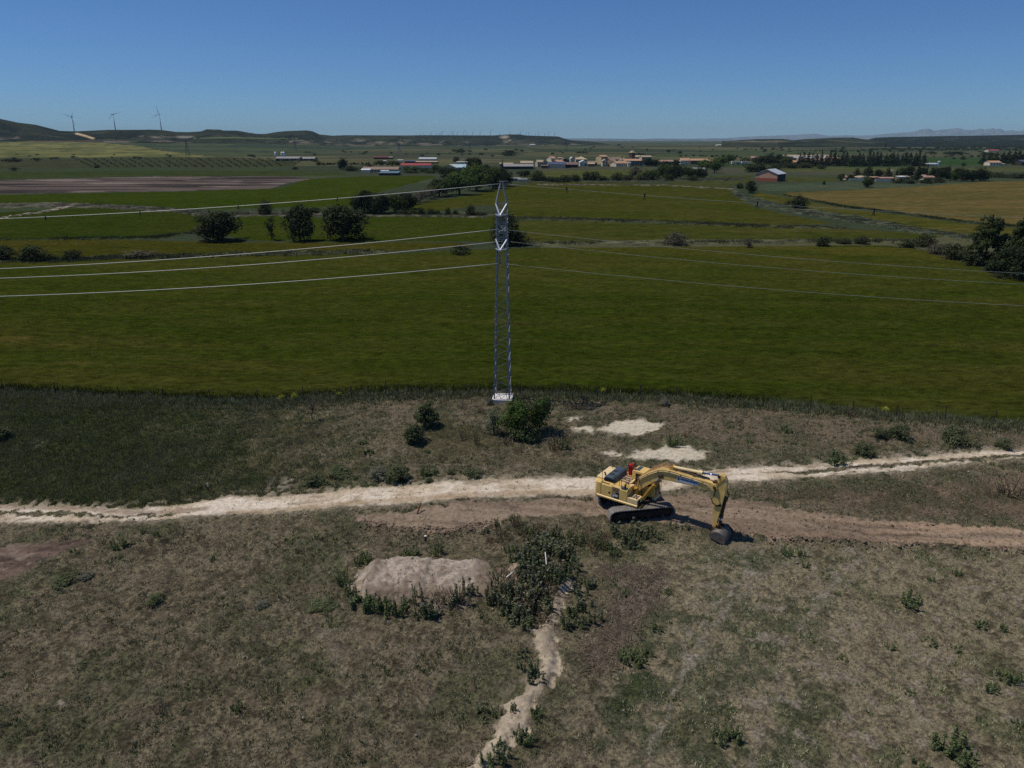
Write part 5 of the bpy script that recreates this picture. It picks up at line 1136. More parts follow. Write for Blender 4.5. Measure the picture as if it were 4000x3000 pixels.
# ------------------------------------------------------------------ buildings
RTILE = lambda nm, c: mat(nm, c, .85, var=.22, scale=1.1, dirt=c * .6, dirt_amt=.5, bump=.2)
ROOFS = dict(orange=RTILE('roof_tile_orange', C(190, 150, 118)), brown=RTILE('roof_tile_brown', C(146, 126, 108)), beige=RTILE('roof_tile_beige', C(178, 160, 132)), pink=RTILE('roof_tile_pink', C(172, 136, 120)), red=RTILE('roof_tile_red', C(158, 74, 72)), darkred=RTILE('roof_tile_dark_red', C(110, 58, 54)),
             grey=RTILE('roof_sheet_grey', C(150, 146, 142)), lgrey=RTILE('roof_sheet_pale', C(186, 190, 192)), blue=RTILE('roof_sheet_blue', C(80, 88, 108)), cyan=RTILE('roof_sheet_cyan', C(176, 200, 204)), teal=RTILE('roof_sheet_teal', C(96, 122, 132)), yellow=RTILE('roof_tile_yellow', C(196, 176, 138)), white=RTILE('roof_sheet_white', C(226, 226, 222)), purple=RTILE('roof_tile_purple', C(128, 104, 100)), metal=RTILE('roof_metal', C(188, 192, 198)))
WALLS = {k: mat('wall_' + k, c, .9, var=.14, scale=.6, dirt=c * .6, dirt_amt=.4) for k, c in dict(beige=C(196, 178, 146), cream=C(224, 204, 166), white=C(232, 216, 186), grey=C(142, 132, 118), stone=C(150, 134, 112), dark=C(62, 56, 50), yellow=C(206, 182, 138), brown=C(120, 98, 80), brick=C(206, 158, 130), pale=C(206, 190, 160)).items()}
WIN = mat('window_dark', C(34, 34, 36), .3); DOOR = mat('door_wood', C(70, 52, 40), .8)
BRK = mat('brick_red', C(168, 94, 70), .9, var=.2, scale=1.5)
def house(x0, x1, yroof, yeave, ybase, roof, wall, label, kind='gx', depth=None, win=(0, 0), name='house', cat='house', yaw=0.0, door=False, chimney=0, group=None, open_front=False, dy=0.0, hood=.35):
    """kind gx: ridge parallel to the picture, gy: gable to the camera, hip, flat, lean"""
    xm = (x0 + x1) / 2; X, Y = unp(xm, ybase); X = float(X); Y = float(Y) + dy; k = (Y * CP + H * SP) / F
    if kind == 'gx' and name == 'house' and yaw == 0.0 and 2080 < xm < 2470 and x1 - x0 < 75: yaw = .35 + .25 * ((int(x0) * 7) % 10) / 10
    w = (x1 - x0) * k; zr = z_at(yroof, Y + (depth or w * .5) * (.5 if kind in ('gx', 'hip') else 0)); ze = z_at(yeave, Y)
    ze = max(ze, 1.6); zr = max(zr, ze + .25); d = depth or max(6.0, min(12.0, w * .55))
    if kind == 'gx': zr = min(zr, ze + d * .34)
    X = x_at(xm, ybase, Y)
    if yaw > 0:
        d = min(d, w * .5 / math.sin(yaw)); w = 1.12 * (w - d * math.sin(yaw)) / math.cos(yaw); X += math.sin(yaw) * d / 2; Y += w / 2 * math.sin(yaw)
    t = thing(name, (X, Y, -.05), label, cat, group, rz=yaw)
    th = .18
    if kind in ('gx', 'hip'):
        if kind == 'gx': MB().prism([(0, 0), (0, ze), (d / 2, zr - .05), (d, ze), (d, 0)], -w / 2, w / 2, 'x').build('wall', WALLS[wall], t)
        else: MB().box((0, d / 2, ze / 2), (w, d, ze)).build('wall', WALLS[wall], t)
        e = hood
        if kind == 'gx':
            sl = (zr - ze) / (d / 2)
            m = MB().prism([(-e, ze - sl * e + .02), (d / 2, zr + .02), (d + e, ze - sl * e + .02), (d + e, ze - sl * e + th), (d / 2, zr + th + .02), (-e, ze - sl * e + th)], -w / 2 - e, w / 2 + e, 'x')
        else:
            hw = w / 2 + e; r = max(0.2, w / 2 - d / 2)
            m = MB().add([(-hw, -e, ze), (hw, -e, ze), (hw, d + e, ze), (-hw, d + e, ze), (-r, d / 2, zr), (r, d / 2, zr)], [(0, 1, 5, 4), (1, 2, 5), (2, 3, 4, 5), (3, 0, 4), (3, 2, 1, 0)])
        rf = m.build('roof', ROOFS[roof], t)
    elif kind == 'gy':
        MB().prism([(-w / 2, 0), (-w / 2, ze), (0, zr - .05), (w / 2, ze), (w / 2, 0)], 0, d, 'y').build('wall', WALLS[wall], t)
        e = hood; sl = (zr - ze) / (w / 2)
        rf = MB().prism([(-w / 2 - e, ze - sl * e + .02), (0, zr + .02), (w / 2 + e, ze - sl * e + .02), (w / 2 + e, ze - sl * e + th), (0, zr + th + .02), (-w / 2 - e, ze - sl * e + th)], -e, d + e, 'y').build('roof', ROOFS[roof], t)
    else:
        rise = (zr - ze) if kind == 'lean' else .25
        MB().prism([(0, 0), (0, ze), (d, ze + rise - .03), (d, 0)], -w / 2, w / 2, 'x').build('wall', WALLS[wall], t)
        rf = MB().prism([(-hood, ze + .01), (d + hood, ze + rise + .01), (d + hood, ze + rise + th), (-hood, ze + th)], -w / 2 - hood, w / 2 + hood, 'x').build('roof', ROOFS[roof], t)
    for c in range(chimney):
        x = (-.3 + .55 * c) * w * .8; MB().box((x, d * .55, zr + .25), (.6, .6, 1.3)).build('chimney', WALLS['brown'], rf)
    nx, nz = win
    for j in range(nz):
        for i in range(nx):
            x = -w / 2 + w * (i + .5) / nx; z = ze * (j + .55) / nz
            MB().box((x, -.02, z), (min(1.1, w / nx * .45), .12, min(1.3, ze / nz * .5))).build('window', WIN, t)
    if open_front:
        n = max(2, int(w / 5))
        for i in range(n):
            x = -w / 2 + w * (i + .5) / n; MB().box((x, -.02, ze * .45), (w / n * .78, .1, ze * .78)).build('opening', WIN, t)
    if door: MB().box((w * .2, -.03, 1.05), (1.1, .12, 2.1)).build('door', DOOR, t)
    return t
V_ = 'village houses'
# left farms
house(1077, 1168, 612, 619, 629, 'grey', 'grey', 'long grey farm shed, left of the pair behind the orchard', name='farm_shed', cat='shed', depth=16, open_front=True)
house(1166, 1228, 613, 620, 628, 'grey', 'grey', 'shorter grey farm shed, right of the pair behind the orchard', name='farm_shed', cat='shed', depth=16, open_front=True)
SILO = mat('silo_white', C(224, 226, 228), .4)
for px, lab in ((1077, 'white feed silo at the left end of the two grey sheds'), (1102, 'left one of the two white silos standing close together'), (1110, 'right one of the two white silos standing close together')):
    g = gp(px, 616); t = thing('feed_silo', g, lab, 'silo'); MB().cyl((0, 0, 3.0), (0, 0, 7.0), 1.6, n=12).build('tank', SILO, t); MB().cyl((0, 0, 7.0), (0, 0, 8.2), 1.6, .2, n=12).build('cone_top', SILO, t)
    for a in range(4): MB().bar((1.2 * math.cos(a * 1.57), 1.2 * math.sin(a * 1.57), 0), (1.3 * math.cos(a * 1.57), 1.3 * math.sin(a * 1.57), 3.1), .2).build('leg', SILO, t)
house(1460, 1516, 610, 615, 622, 'darkred', 'dark', 'dark red roofed open farm shed standing alone left of the white barns', name='farm_shed', cat='shed', depth=12, open_front=True)
house(1515, 1533, 612, 615, 622, 'grey', 'dark', 'small grey annex at the right end of the dark red shed', name='farm_shed', cat='shed', depth=10)
house(1636, 1704, 615, 621, 628, 'lgrey', 'pale', 'barn with pale metal roof, uppermost of the barn group', name='barn', cat='barn', depth=18)
house(1581, 1623, 627, 630, 637, 'blue', 'dark', 'low barn with blue metal roof left of the long beige roof', name='barn', cat='barn', depth=12)
house(1624, 1708, 629, 634, 639, 'beige', 'dark', 'long low barn with beige roof behind the red-roofed barn', name='barn', cat='barn', depth=12)
house(1565, 1682, 638, 646, 658, 'red', 'white', 'white barn with a bright red roof', name='barn', cat='barn', depth=14)
b_ = house(1415, 1554, 652, 662, 673, 'brown', 'pale', 'long barn with brown tiled roof and white annex, lowest left barn', name='barn', cat='barn', depth=16, win=(12, 1))
house(1412, 1444, 660, 664, 673, 'white', 'white', 'small white-roofed lean-to at the left end of the long tiled barn', name='farm_shed', cat='shed', kind='lean', depth=4, dy=-6)
house(1480, 1554, 672, 677, 685, 'teal', 'dark', 'flat teal roof shelter in front of the long tiled barn', name='shelter', cat='shelter', kind='lean', depth=14, dy=-2, open_front=True)
house(1488, 1516, 668, 672, 676, 'white', 'white', 'small white hut above the teal shelter', name='hut', cat='hut', kind='flat', depth=4)
house(1725, 1783, 644, 656, 668, 'beige', 'beige', 'beige house with its gable to the viewer beside the pale blue barn', kind='gy', depth=16, win=(3, 1), name='house')
house(1754, 1818, 642, 654, 668, 'cyan', 'pale', 'barn with pale blue metal roof right of the beige gable house', name='barn', cat='barn', depth=18, dy=6, door=True)
house(1784, 1830, 633, 635, 639, 'white', 'white', 'long thin white-roofed shed behind the pale blue barn', name='farm_shed', cat='shed', depth=8)
house(1497, 1507, 628, 630, 634, 'white', 'white', 'tiny white hut in the meadow left of the barns', name='hut', cat='hut', kind='flat', depth=4)
house(1553, 1572, 625, 627, 631, 'white', 'white', 'small white-roofed shed left of the blue-roofed barn', name='farm_shed', cat='shed', kind='lean', depth=6)
g = gp(1550, 584); t = thing('ruined_walls', g, 'white ruined walls standing alone on the far plain', 'ruin')
for x0, x1, h in [(-13, -9, 6), (-9, 8, 2.2), (8, 12, 6)]: MB().box(((x0 + x1) / 2, 0, h / 2), (x1 - x0, 2, h)).build('wall', WALLS['white'], t)
# village
house(1966, 2083, 641, 650, 661, 'grey', 'dark', 'long low shed with grey roof and dark open front, left end of the village', name='shed', cat='shed', depth=14, open_front=True)
house(1952, 2004, 636, 640, 651, 'beige', 'stone', 'beige tiled shed behind the long grey shed', name='shed', cat='shed', depth=9, dy=4)
house(2034, 2082, 629, 637, 648, 'beige', 'stone', 'wide beige tiled house above the right end of the long grey shed', depth=12, win=(4, 1), group=None)
house(2092, 2120, 625, 633, 652, 'beige', 'beige', 'tall narrow beige house left of the gabled one', depth=9, win=(3, 2), yaw=.25)
house(2113, 2136, 626, 635, 651, 'beige', 'cream', 'cream house with its gable to the viewer above the brown shed', kind='gy', depth=12, win=(2, 2))
house(2132, 2156, 627, 633, 646, 'yellow', 'brown', 'small house with pale yellow roof right of the cream gable', depth=8)
house(2114, 2140, 645, 647, 658, 'brown', 'brown', 'low brown walled yard shed left of the blue-roofed barn', name='shed', cat='shed', kind='flat', depth=6)
house(2140, 2209, 632, 642, 657, 'blue', 'pale', 'barn with blue solar roof and long white wall', name='barn', cat='barn', depth=14, door=False)
house(2206, 2222, 634, 643, 656, 'purple', 'dark', 'narrow dark gable at the right end of the blue-roofed barn', name='barn', cat='barn', depth=13, dy=1)
house(2219, 2257, 634, 643, 655, 'purple', 'dark', 'purple-brown roofed shed right of the blue-roofed barn', name='shed', cat='shed', depth=11, dy=2)
house(2137, 2171, 611, 619, 636, 'orange', 'white', 'tall house with orange roof and white gable at the back of the village', depth=10, win=(3, 2), dy=60)
house(2172, 2198, 615, 618, 632, 'beige', 'stone', 'small stone house right of the tall orange-roofed one', depth=8, dy=60)
house(2186, 2228, 618, 629, 640, 'brown', 'dark', 'dark gable with pale roof edges in the middle of the village', kind='gy', depth=14, dy=40)
house(2157, 2203, 625, 632, 645, 'orange', 'brown', 'orange-tiled house just behind the blue-roofed barn', depth=10, dy=10)
house(2228, 2242, 614, 619, 640, 'white', 'white', 'narrow white gable in the middle of the village', kind='gy', depth=14, dy=30, win=(1, 3))
house(2240, 2264, 613, 622, 638, 'brown', 'dark', 'house with dark wall right of the narrow white gable', depth=10, dy=34)
house(2249, 2293, 611, 622, 641, 'yellow', 'yellow', 'yellow house with a hipped roof', kind='hip', depth=14, dy=16, win=(5, 1), chimney=1)
house(2265, 2296, 626, 634, 649, 'white', 'white', 'white gabled house in front of the yellow one', kind='gy', depth=12, door=True, win=(2, 1))
house(2290, 2332, 629, 636, 648, 'brown', 'brown', 'low brown roof between the white house and the cream gable', depth=9, dy=8)
house(2297, 2322, 636, 640, 650, 'yellow', 'brown', 'small outhouse with yellow roof beside the white gabled house', name='shed', cat='shed', depth=6)
house(2332, 2373, 606, 612, 644, 'orange', 'yellow', 'tallest village house with flat orange roof and yellow wall', depth=11, dy=14, win=(3, 3))
house(2353, 2373, 622, 630, 650, 'beige', 'cream', 'cream gable house with two dark windows', kind='gy', depth=10, win=(2, 2))
house(2372, 2406, 620, 629, 650, 'brown', 'stone', 'stone house with four windows right of the cream gable', depth=9, win=(4, 2), dy=1, chimney=1)
house(2364, 2434, 614, 623, 640, 'brown', 'brown', 'long brown roofs behind the stone house', depth=10, dy=24, chimney=3)
house(2414, 2434, 622, 627, 640, 'orange', 'cream', 'small orange roof between the long brown roofs and the parish hall', depth=8, dy=10)
house(2391, 2456, 630, 638, 651, 'orange', 'white', 'low house with orange roof and white pillars in front of the church', depth=9, win=(5, 1), dy=-2)
house(2437, 2508, 621, 628, 648, 'orange', 'grey', 'parish hall with orange roof and long grey wall below the tower', depth=14, win=(7, 2), dy=2, chimney=1)
house(2433, 2450, 617, 622, 640, 'brown', 'white', 'little white gable left of the church tower', kind='gy', depth=9, dy=16)
house(2481, 2508, 607, 613, 645, 'beige', 'stone', 'church nave with pale tiled roof behind the parish hall', name='church_nave', cat='church', depth=16, dy=26)
house(2506, 2544, 608, 613, 646, 'beige', 'beige', 'church transept with pale wall right of the tower', name='church_nave', cat='church', depth=16, dy=10, win=(2, 2))
house(2453, 2463, 634, 634.6, 651, 'white', 'white', 'narrow white annex at the corner of the parish hall', name='shed', cat='shed', kind='flat', depth=4, dy=-1)
# church tower
Xt, Yt = unp(2467, 648); Yt = float(Yt) + 16; Xt = float(x_at(2467, 648, Yt)); kt = (Yt * CP + H * SP) / F
wt = 19 * kt; zt = z_at(596, Yt); za = z_at(587, Yt)
tw = thing('church_tower', (Xt, Yt, 0), 'dark square church tower with a pale pyramid roof', 'church', rz=.5)
MB().box((0, 0, zt / 2), (wt * .9, wt * .9, zt)).build('wall', mat('tower_stone', C(92, 78, 64), .9, var=.2, scale=.8), tw)
e = wt * .53; MB().add([(-e, -e, zt), (e, -e, zt), (e, e, zt), (-e, e, zt), (0, 0, za)], [(0, 1, 4), (1, 2, 4), (2, 3, 4), (3, 0, 4), (3, 2, 1, 0)]).build('roof', ROOFS['beige'], tw)
for a in range(4):
    M3 = Matrix.Rotation(a * math.pi / 2, 4, 'Z'); MB().box((0, -wt * .45, zt - 1.8), (1.0, .1, 2.2)).build('belfry_opening', WIN, tw, M=M3)
# right of the church
house(2561, 2632, 625, 631, 644, 'pink', 'beige', 'long low house with pinkish tiles right of the church', depth=9, win=(7, 1), chimney=2)
house(2634, 2646, 633, 635, 640, 'yellow', 'yellow', 'tiny yellow roofed hut right of the long pinkish house', name='hut', cat='hut', kind='flat', depth=4)
house(2660, 2696, 618, 627, 642, 'orange', 'white', 'first of three tiled houses in a row, with a white gable end', depth=11, chimney=3, dy=4)
house(2697, 2765, 620, 627, 642, 'orange', 'brown', 'longest of the three tiled houses in a row', depth=11, chimney=4)
house(2752, 2790, 625, 630, 641, 'orange', 'stone', 'lowest of the three tiled houses, at the right end of their row', depth=8, dy=-4)
house(2704, 2750, 655, 659, 671, 'grey', 'white', 'small lean-to with a sloping white edge hidden in the trees', name='shed', cat='shed', kind='gx', depth=8, yaw=-.4)
house(2684, 2696, 658, 659, 665, 'lgrey', 'white', 'small white cabin in the trees left of the lean-to', name='hut', cat='hut', kind='flat', depth=4)
house(1988, 2032, 696, 698, 708, 'grey', 'grey', 'low grey hut roof in the shrubs just right of the pylon top', name='hut', cat='hut', kind='flat', depth=6)
house(2024, 2058, 702, 704, 712, 'grey', 'pale', 'second low hut in the shrubs right of the pylon top', name='hut', cat='hut', kind='flat', depth=5)
# right side farm
for x0, x1, lab in ((2857, 2892, 'white truck trailer with a green stripe left of the brick shed grove'), (2895, 2927, 'long white container trailer beside the green-striped one')):
    Xc, Yc = unp((x0 + x1) / 2, 644); k = mpp(644); t = thing('trailer', (float(Xc), float(Yc), 0), lab, 'trailer'); w = (x1 - x0) * k
    MB().box((0, 0, 2.2), (w, 2.5, 2.6)).build('body', WALLS['white'], t, bevel=.05)
    if x0 < 2890: MB().box((w * .2, -1.27, 1.4), (w * .5, .04, .8)).build('green_stripe', mat('trailer_green', C(40, 120, 96), .6), t)
    for x in (-w * .3, w * .3): MB().cyl((x, -1.1, .5), (x, 1.1, .5), .5, n=12).build('wheel', BLK, t)
house(2935, 2966, 611, 617, 626, 'pink', 'brown', 'pinkish roof behind the grove left of the long farm sheds', depth=10)
house(3063, 3240, 605, 611, 620, 'beige', 'grey', 'very long pale-roofed farm shed at the back of the water tower farm', name='farm_shed', cat='shed', depth=14)
house(3104, 3232, 612, 617, 626, 'lgrey', 'dark', 'second long pale farm shed just in front of the longest one', name='farm_shed', cat='shed', depth=14, dy=-10)
house(3128, 3264, 619, 633, 642, 'pink', 'white', 'big farm building with a wide pink tiled roof under the water tower', depth=26, name='farmhouse', win=(8, 1))
house(3093, 3127, 627, 634, 642, 'orange', 'brown', 'small orange-tiled annex left of the pink roof', depth=10)
house(3234, 3282, 613, 622, 634, 'orange', 'brown', 'orange roof between the pink roof and the cypress row', depth=12)
Xw, Yw = unp(3188, 640); Xw, Yw = float(Xw), float(Yw); kw = mpp(640); zt_ = z_at(607, Yw); zb_ = z_at(620, Yw)
wt_ = thing('water_tower', (Xw, Yw, 0), 'concrete water tower with a flared tank on four legs', 'water tower')
MB().cyl((0, 0, zb_), (0, 0, zt_ - .6), 7 * kw, 9.3 * kw, n=20).build('tank', WALLS['grey'], wt_); MB().cyl((0, 0, zt_ - .6), (0, 0, zt_), 9.8 * kw, n=20).build('rim', WALLS['dark'], wt_)
for a in range(4): MB().bar((6.5 * kw * math.cos(a * 1.57 + .5), 6.5 * kw * math.sin(a * 1.57 + .5), 0), (5.5 * kw * math.cos(a * 1.57 + .5), 5.5 * kw * math.sin(a * 1.57 + .5), zb_ + .3), .7).build('leg', WALLS['stone'], wt_)
# brick shed
Xb, Yb = unp(3008, 706); Xb, Yb = float(Xb), float(Yb)
bs = thing('brick_shed', (Xb, Yb, 0), 'brick shed with a pale metal roof standing alone in the meadow', 'shed', rz=math.radians(-37))
W1, D1 = 13.6, 15.5; ze = 4.3; zr = 6.9                      # gable faces left-front, long side right-front
MB().prism([(-W1 / 2, 0), (-W1 / 2, ze), (0, zr), (W1 / 2, ze), (W1 / 2, 0)], -D1 / 2, D1 / 2, 'x' if False else 'y').build('wall', WALLS['brick'], bs)
MB().box((0, -D1 / 2 - .06, .95), (W1 + .06, .1, 1.9)).build('red_base_course', BRK, bs)
MB().box((W1 / 2 + .05, 0, 2.1), (.1, D1 - .3, 4.2)).build('side_shade_sheet', WALLS['dark'], bs)  # dark sheet over the brick side; the wall's shade put into its colour
rf = MB()
for s in (-1, 1):
    for a, b in ((-D1 / 2 - .4, -.06), (.06, D1 / 2 + .4)):
        q = [(0, a, zr + .05), (0, b, zr + .05), (s * (W1 / 2 + .5), b, ze - .15), (s * (W1 / 2 + .5), a, ze - .15)]
        rf.add(q + [(x, y, z + .16) for x, y, z in q], [(0, 1, 2, 3), (4, 7, 6, 5), (0, 4, 5, 1), (1, 5, 6, 2), (2, 6, 7, 3), (3, 7, 4, 0)])
rf.build('roof', ROOFS['metal'], bs)
# garden houses
house(3297, 3332, 687, 693, 703, 'pink', 'white', 'small pinkish-roofed garden house at the left end of the white garden wall', depth=8, yaw=.15)
house(3358, 3408, 689, 694, 704, 'beige', 'cream', 'garden house with its cream gable to the viewer', kind='gy', depth=12)
house(3396, 3434, 690, 696, 704, 'orange', 'brown', 'orange-tiled garden house right of the cream gable', depth=8)
house(3440, 3494, 692, 699, 707, 'pink', 'brown', 'long dark-fronted garden house with pinkish tiles', depth=9, win=(4, 1))
house(3512, 3536, 690, 691, 706, 'white', 'white', 'small white porch among the garden trees', name='porch', cat='porch', kind='flat', depth=5, win=(2, 1))
house(3528, 3552, 686, 692, 702, 'brown', 'dark', 'dark house behind the white porch', depth=8)
house(3587, 3622, 683, 689, 700, 'pink', 'brown', 'upper pinkish roof among the garden trees', depth=8)
house(3612, 3652, 687, 693, 703, 'pink', 'white', 'lower pinkish roof among the garden trees', depth=8)
for x0, x1, y, lab in ((3316, 3382, 706, 'white garden wall left of the tree in the meadow'), (3418, 3482, 709, 'white garden wall below the long pinkish garden house')):
    Xa, Ya = unp(x0, y); Xc, Yc = unp(x1, y); t = thing('garden_wall', ((float(Xa) + float(Xc)) / 2, float(Ya), 0), lab, 'wall'); MB().box((0, 0, .7), (float(Xc - Xa), .3, 1.4)).build('wall_body', WALLS['white'], t); MB().box((0, 0, 1.45), (float(Xc - Xa) + .1, .4, .1)).build('coping', WALLS['brick'], t)
# tank, hut, white house, red roofs, edge building
g = gp(3666, 647); k = mpp(647); t = thing('blue_tank', g, 'pale blue cylindrical tank with a white top beside the low hut', 'tank'); zt2 = z_at(629, g.y)
MB().cyl((0, 0, 0), (0, 0, zt2 * .9), 5.5 * k, n=16).build('tank_body', mat('tank_blue', C(140, 170, 180), .5), t); MB().cyl((0, 0, zt2 * .9), (0, 0, zt2), 5.6 * k, 3 * k, n=16).build('tank_top', SILO, t)
house(3616, 3662, 637, 641, 648, 'lgrey', 'white', 'low white hut with pale roof left of the blue tank', name='hut', cat='hut', depth=7, win=(4, 1))
house(3866, 3910, 628, 635, 647, 'orange', 'white', 'white house with an orange roof in front of the conifers', depth=10, win=(4, 1))
house(3914, 3926, 640, 641, 647, 'lgrey', 'pale', 'small grey hut right of the white house', name='hut', cat='hut', kind='flat', depth=4)
house(3861, 3905, 584, 588, 593, 'red', 'white', 'white shed with a red roof alone on the far right plain', name='farm_shed', cat='shed', depth=14, win=(4, 1))
house(3990, 4030, 625, 632, 647, 'blue', 'dark', 'dark building with bluish roof cut by the right edge', name='barn', cat='barn', depth=14)
# far white farms
for px, py, w, lab in [(2080, 569, 20, 'tiny white farm at the foot of the mesa, left'), (2178, 563, 10, 'tiny white house at the right foot of the mesa'), (2198, 566, 8, 'tiny white hut right of the house at the mesa foot'), (3812, 551, 5, 'tiny white tower house on the far right ridge'), (3766, 551, 6, 'tiny white house left of the tower house on the far ridge'), (2815, 570, 30, 'row of tiny white sheds on the far plain')]:
    house(px - w / 2, px + w / 2, py - (5 if w > 6 else 6), py - 3.5, py, 'white', 'white', lab, name='far_house', cat='house', depth=20)
# ------------------------------------------------------------------ wind turbines
TURB = mat('turbine_white', C(206, 214, 222), .5)
def turbine(name, D, hx, hy, bx, by, tips, label, group):
    """hub pixel, base pixel, blade tips"""
    X = float(x_at(hx, hy, D)); Z = float(z_at(hy, D)); Zb = float(z_at(by, D)) - 8
    t = thing(name, (X, D, Zb), label, 'wind turbine', group)
    h = Z - Zb; k = D / 2920.0
    MB().cyl((0, 0, 0), (0, 0, h), 2.2, 1.2, n=12).build('tower', TURB, t, smooth=True)
    MB().box((0, 1.5, h + .6), (3.4, 9, 3.4)).build('nacelle', TURB, t, bevel=.6)
    MB().cyl((0, -3.2, h + .6), (0, -5.6, h + .6), 1.7, .8, n=12).build('hub', TURB, t)
    for px, py in tips:
        dx = (px - hx) * k; dz = (hy - py) * k; L = max(math.hypot(dx, dz), 1); yy = -4.4 - math.sqrt(max(0, 44 ** 2 - L ** 2)) * .25
        a = Vector((0, -4.4, h + .6)); b = a + Vector((dx, yy + 4.4, dz)); d = (b - a).normalized(); s = d.cross(Vector((0, 1, 0))).normalized()
        m = MB(); st = [(0, .6), (.12, .8), (.25, 1.2), (.6, .7), (1, .2)]; vs = []
        for q, wd in st:
            p = a.lerp(b, q); n_ = d.cross(s)
            vs += [p - s * wd, p + n_ * .25, p + s * wd, p - n_ * .25]
        fs = [(4 * i + j, 4 * i + (j + 1) % 4, 4 * i + 4 + (j + 1) % 4, 4 * i + 4 + j) for i in range(len(st) - 1) for j in range(4)] + [(3, 2, 1, 0), tuple(4 * (len(st) - 1) + j for j in range(4))]
        m.add(vs, fs).build('blade', TURB, t)
    return t
turbine('wind_turbine', 3000, 280, 457, 289, 520, [(254.5, 446.5), (297, 442.5), (294, 494)], 'leftmost of the three large wind turbines, its blades forming a Y', 'large wind turbines on the left ridge')
turbine('wind_turbine', 3000, 441, 447, 450, 513, [(481, 439.5), (437.5, 446.5), (424, 470)], 'middle large wind turbine, one blade stretched to the right', 'large wind turbines on the left ridge')
turbine('wind_turbine', 3000, 621.5, 446, 631, 512, [(620, 413.5), (592, 462), (632, 448.5)], 'rightmost large wind turbine, one blade pointing straight up', 'large wind turbines on the left ridge')
FT = 'small wind turbines far behind the mesa'
f0 = None
for i, (cx, ct) in enumerate([(113, 62), (153, 50), (217, 60), (232, 44), (292, 64), (320, 57), (337, 47), (352, 40), (417, 57), (453, 47), (472, 40), (515, 52), (585, 36), (617, 47), (678, 37), (760, 37), (873, 28), (970, 47), (1075, 56), (1088, 44), (1178, 57), (1197, 40), (1255, 57), (1287, 52), (1360, 54), (1393, 50), (1458, 57), (1500, 47), (1566, 52)]):
    px = 1600 + cx * .3617; py = 500 + ct * .3617; D = 8000.0
    X = float(x_at(px, py, D)); Z = float(z_at(py, D)); Zb = float(z_at(529, D)) - 30
    if f0 is None:
        f0 = thing('wind_turbine', (X, D, Zb), 'small faint wind turbine on the horizon behind the mesa', 'wind turbine', FT)
        MB().cyl((0, 0, 0), (0, 0, 1), 2.9, 1.9, n=8).build('tower', TURB, f0)
        bl_ = MB()
        for a in (.3, 2.4, 4.5): MB().bar((0, -4, 1), (34 * math.cos(a), -4, 1 + 34 * math.sin(a) / 60), 2.6, .02).build('blade', TURB, f0)
        o = f0
    else: o = dup(f0, loc=(X, D, Zb))
    o.scale = (1, 1, Z - Zb)
# faint far power pylons
PYF = mat('far_pylon_steel', C(70, 76, 84), .6)
fp = None
for px, yt, yb in [(735, 547, 618), (1155, 548, 592), (1560, 552, 596), (1836, 553, 592), (2212, 550, 595), (655, 600, 618), (3393, 588, 606), (3905, 580, 606)]:
    X, D = unp(px, yb); X, D = float(X), float(D); hh = z_at(yt, D)
    if fp is None:
        fp = thing('far_pylon', (X, D, 0), 'faint dark power pylon far out on the plain', 'pylon', 'faint pylons on the far plain'); m = MB()
        for sx in (-1, 1):
            for sy in (-1, 1): m.bar((sx * 2.2, sy * 2.2, 0), (sx * .4, sy * .4, 1), .16, .16)
        m.bar((-5, 0, .8), (5, 0, .8), .3, .01); m.bar((-4, 0, .92), (4, 0, .92), .3, .01)
        for q in range(8):
            a = 2.2 - 1.8 * q / 8; m.bar((-a, 0, q / 8), (a, 0, (q + 1) / 8), .12, .01)
        m.build('lattice', PYF, fp); o = fp
    else: o = dup(fp, loc=(X, D, 0))
    o.scale = (1, 1, hh)
# ------------------------------------------------------------------ weeds and shrubs near the camera
WEEDG = C(112, 124, 82); WEEDD = C(110, 118, 82); DRY = C(142, 128, 104)
def weed_mesh(rs, n_st, hgt, rad, n_leaf, size, col, stemc, lean=.25, tops=False):
    V, Fq, cc = [], [], []; off = 0
    for i in range(n_st):
        a = rs.uniform(0, 6.28); r = rad * math.sqrt(rs.rand()) * .75; b = np.array([r * math.cos(a), r * math.sin(a), -.03]); h = hgt * rs.uniform(.4, 1.0)
        tip = b + np.array([math.cos(a) * lean * h * rs.rand(), math.sin(a) * lean * h * rs.rand(), h])
        w = .010; s = np.array([[-w, 0, 0], [w, 0, 0], [0, w, 0]])
        v = np.concatenate([b + s * 1.4, tip + s]); f = np.array([[0, 1, 4, 3], [1, 2, 5, 4], [2, 0, 3, 5]])
        V.append(v); Fq.append(f + off); cc.append(np.repeat(stemc[None, :], 6, 0)); off += 6
        if n_leaf:
            t = rs.uniform(.15, 1.0, n_leaf); P = b + (tip - b) * t[:, None] + rv(rs, n_leaf) * (rad * .17) * (1.2 - t[:, None] * .8)
            P[:, 2] = np.maximum(P[:, 2], .02); N = rv(rs, n_leaf) + np.array([0, 0, .7]); N /= np.linalg.norm(N, axis=1, keepdims=True)
            v, f, c = leaves(rs, P, N, size, col, .34, 2.0); V.append(v); Fq.append(f + off); cc.append(c); off += len(v)
        if tops:
            P = tip + rv(rs, 6) * .06; v, f, c = leaves(rs, P, rv(rs, 6), .08, C(128, 128, 104), .2); V.append(v); Fq.append(f + off); cc.append(c); off += len(v)
    return np.concatenate(V), np.concatenate(Fq), np.concatenate(cc)
WP = {}
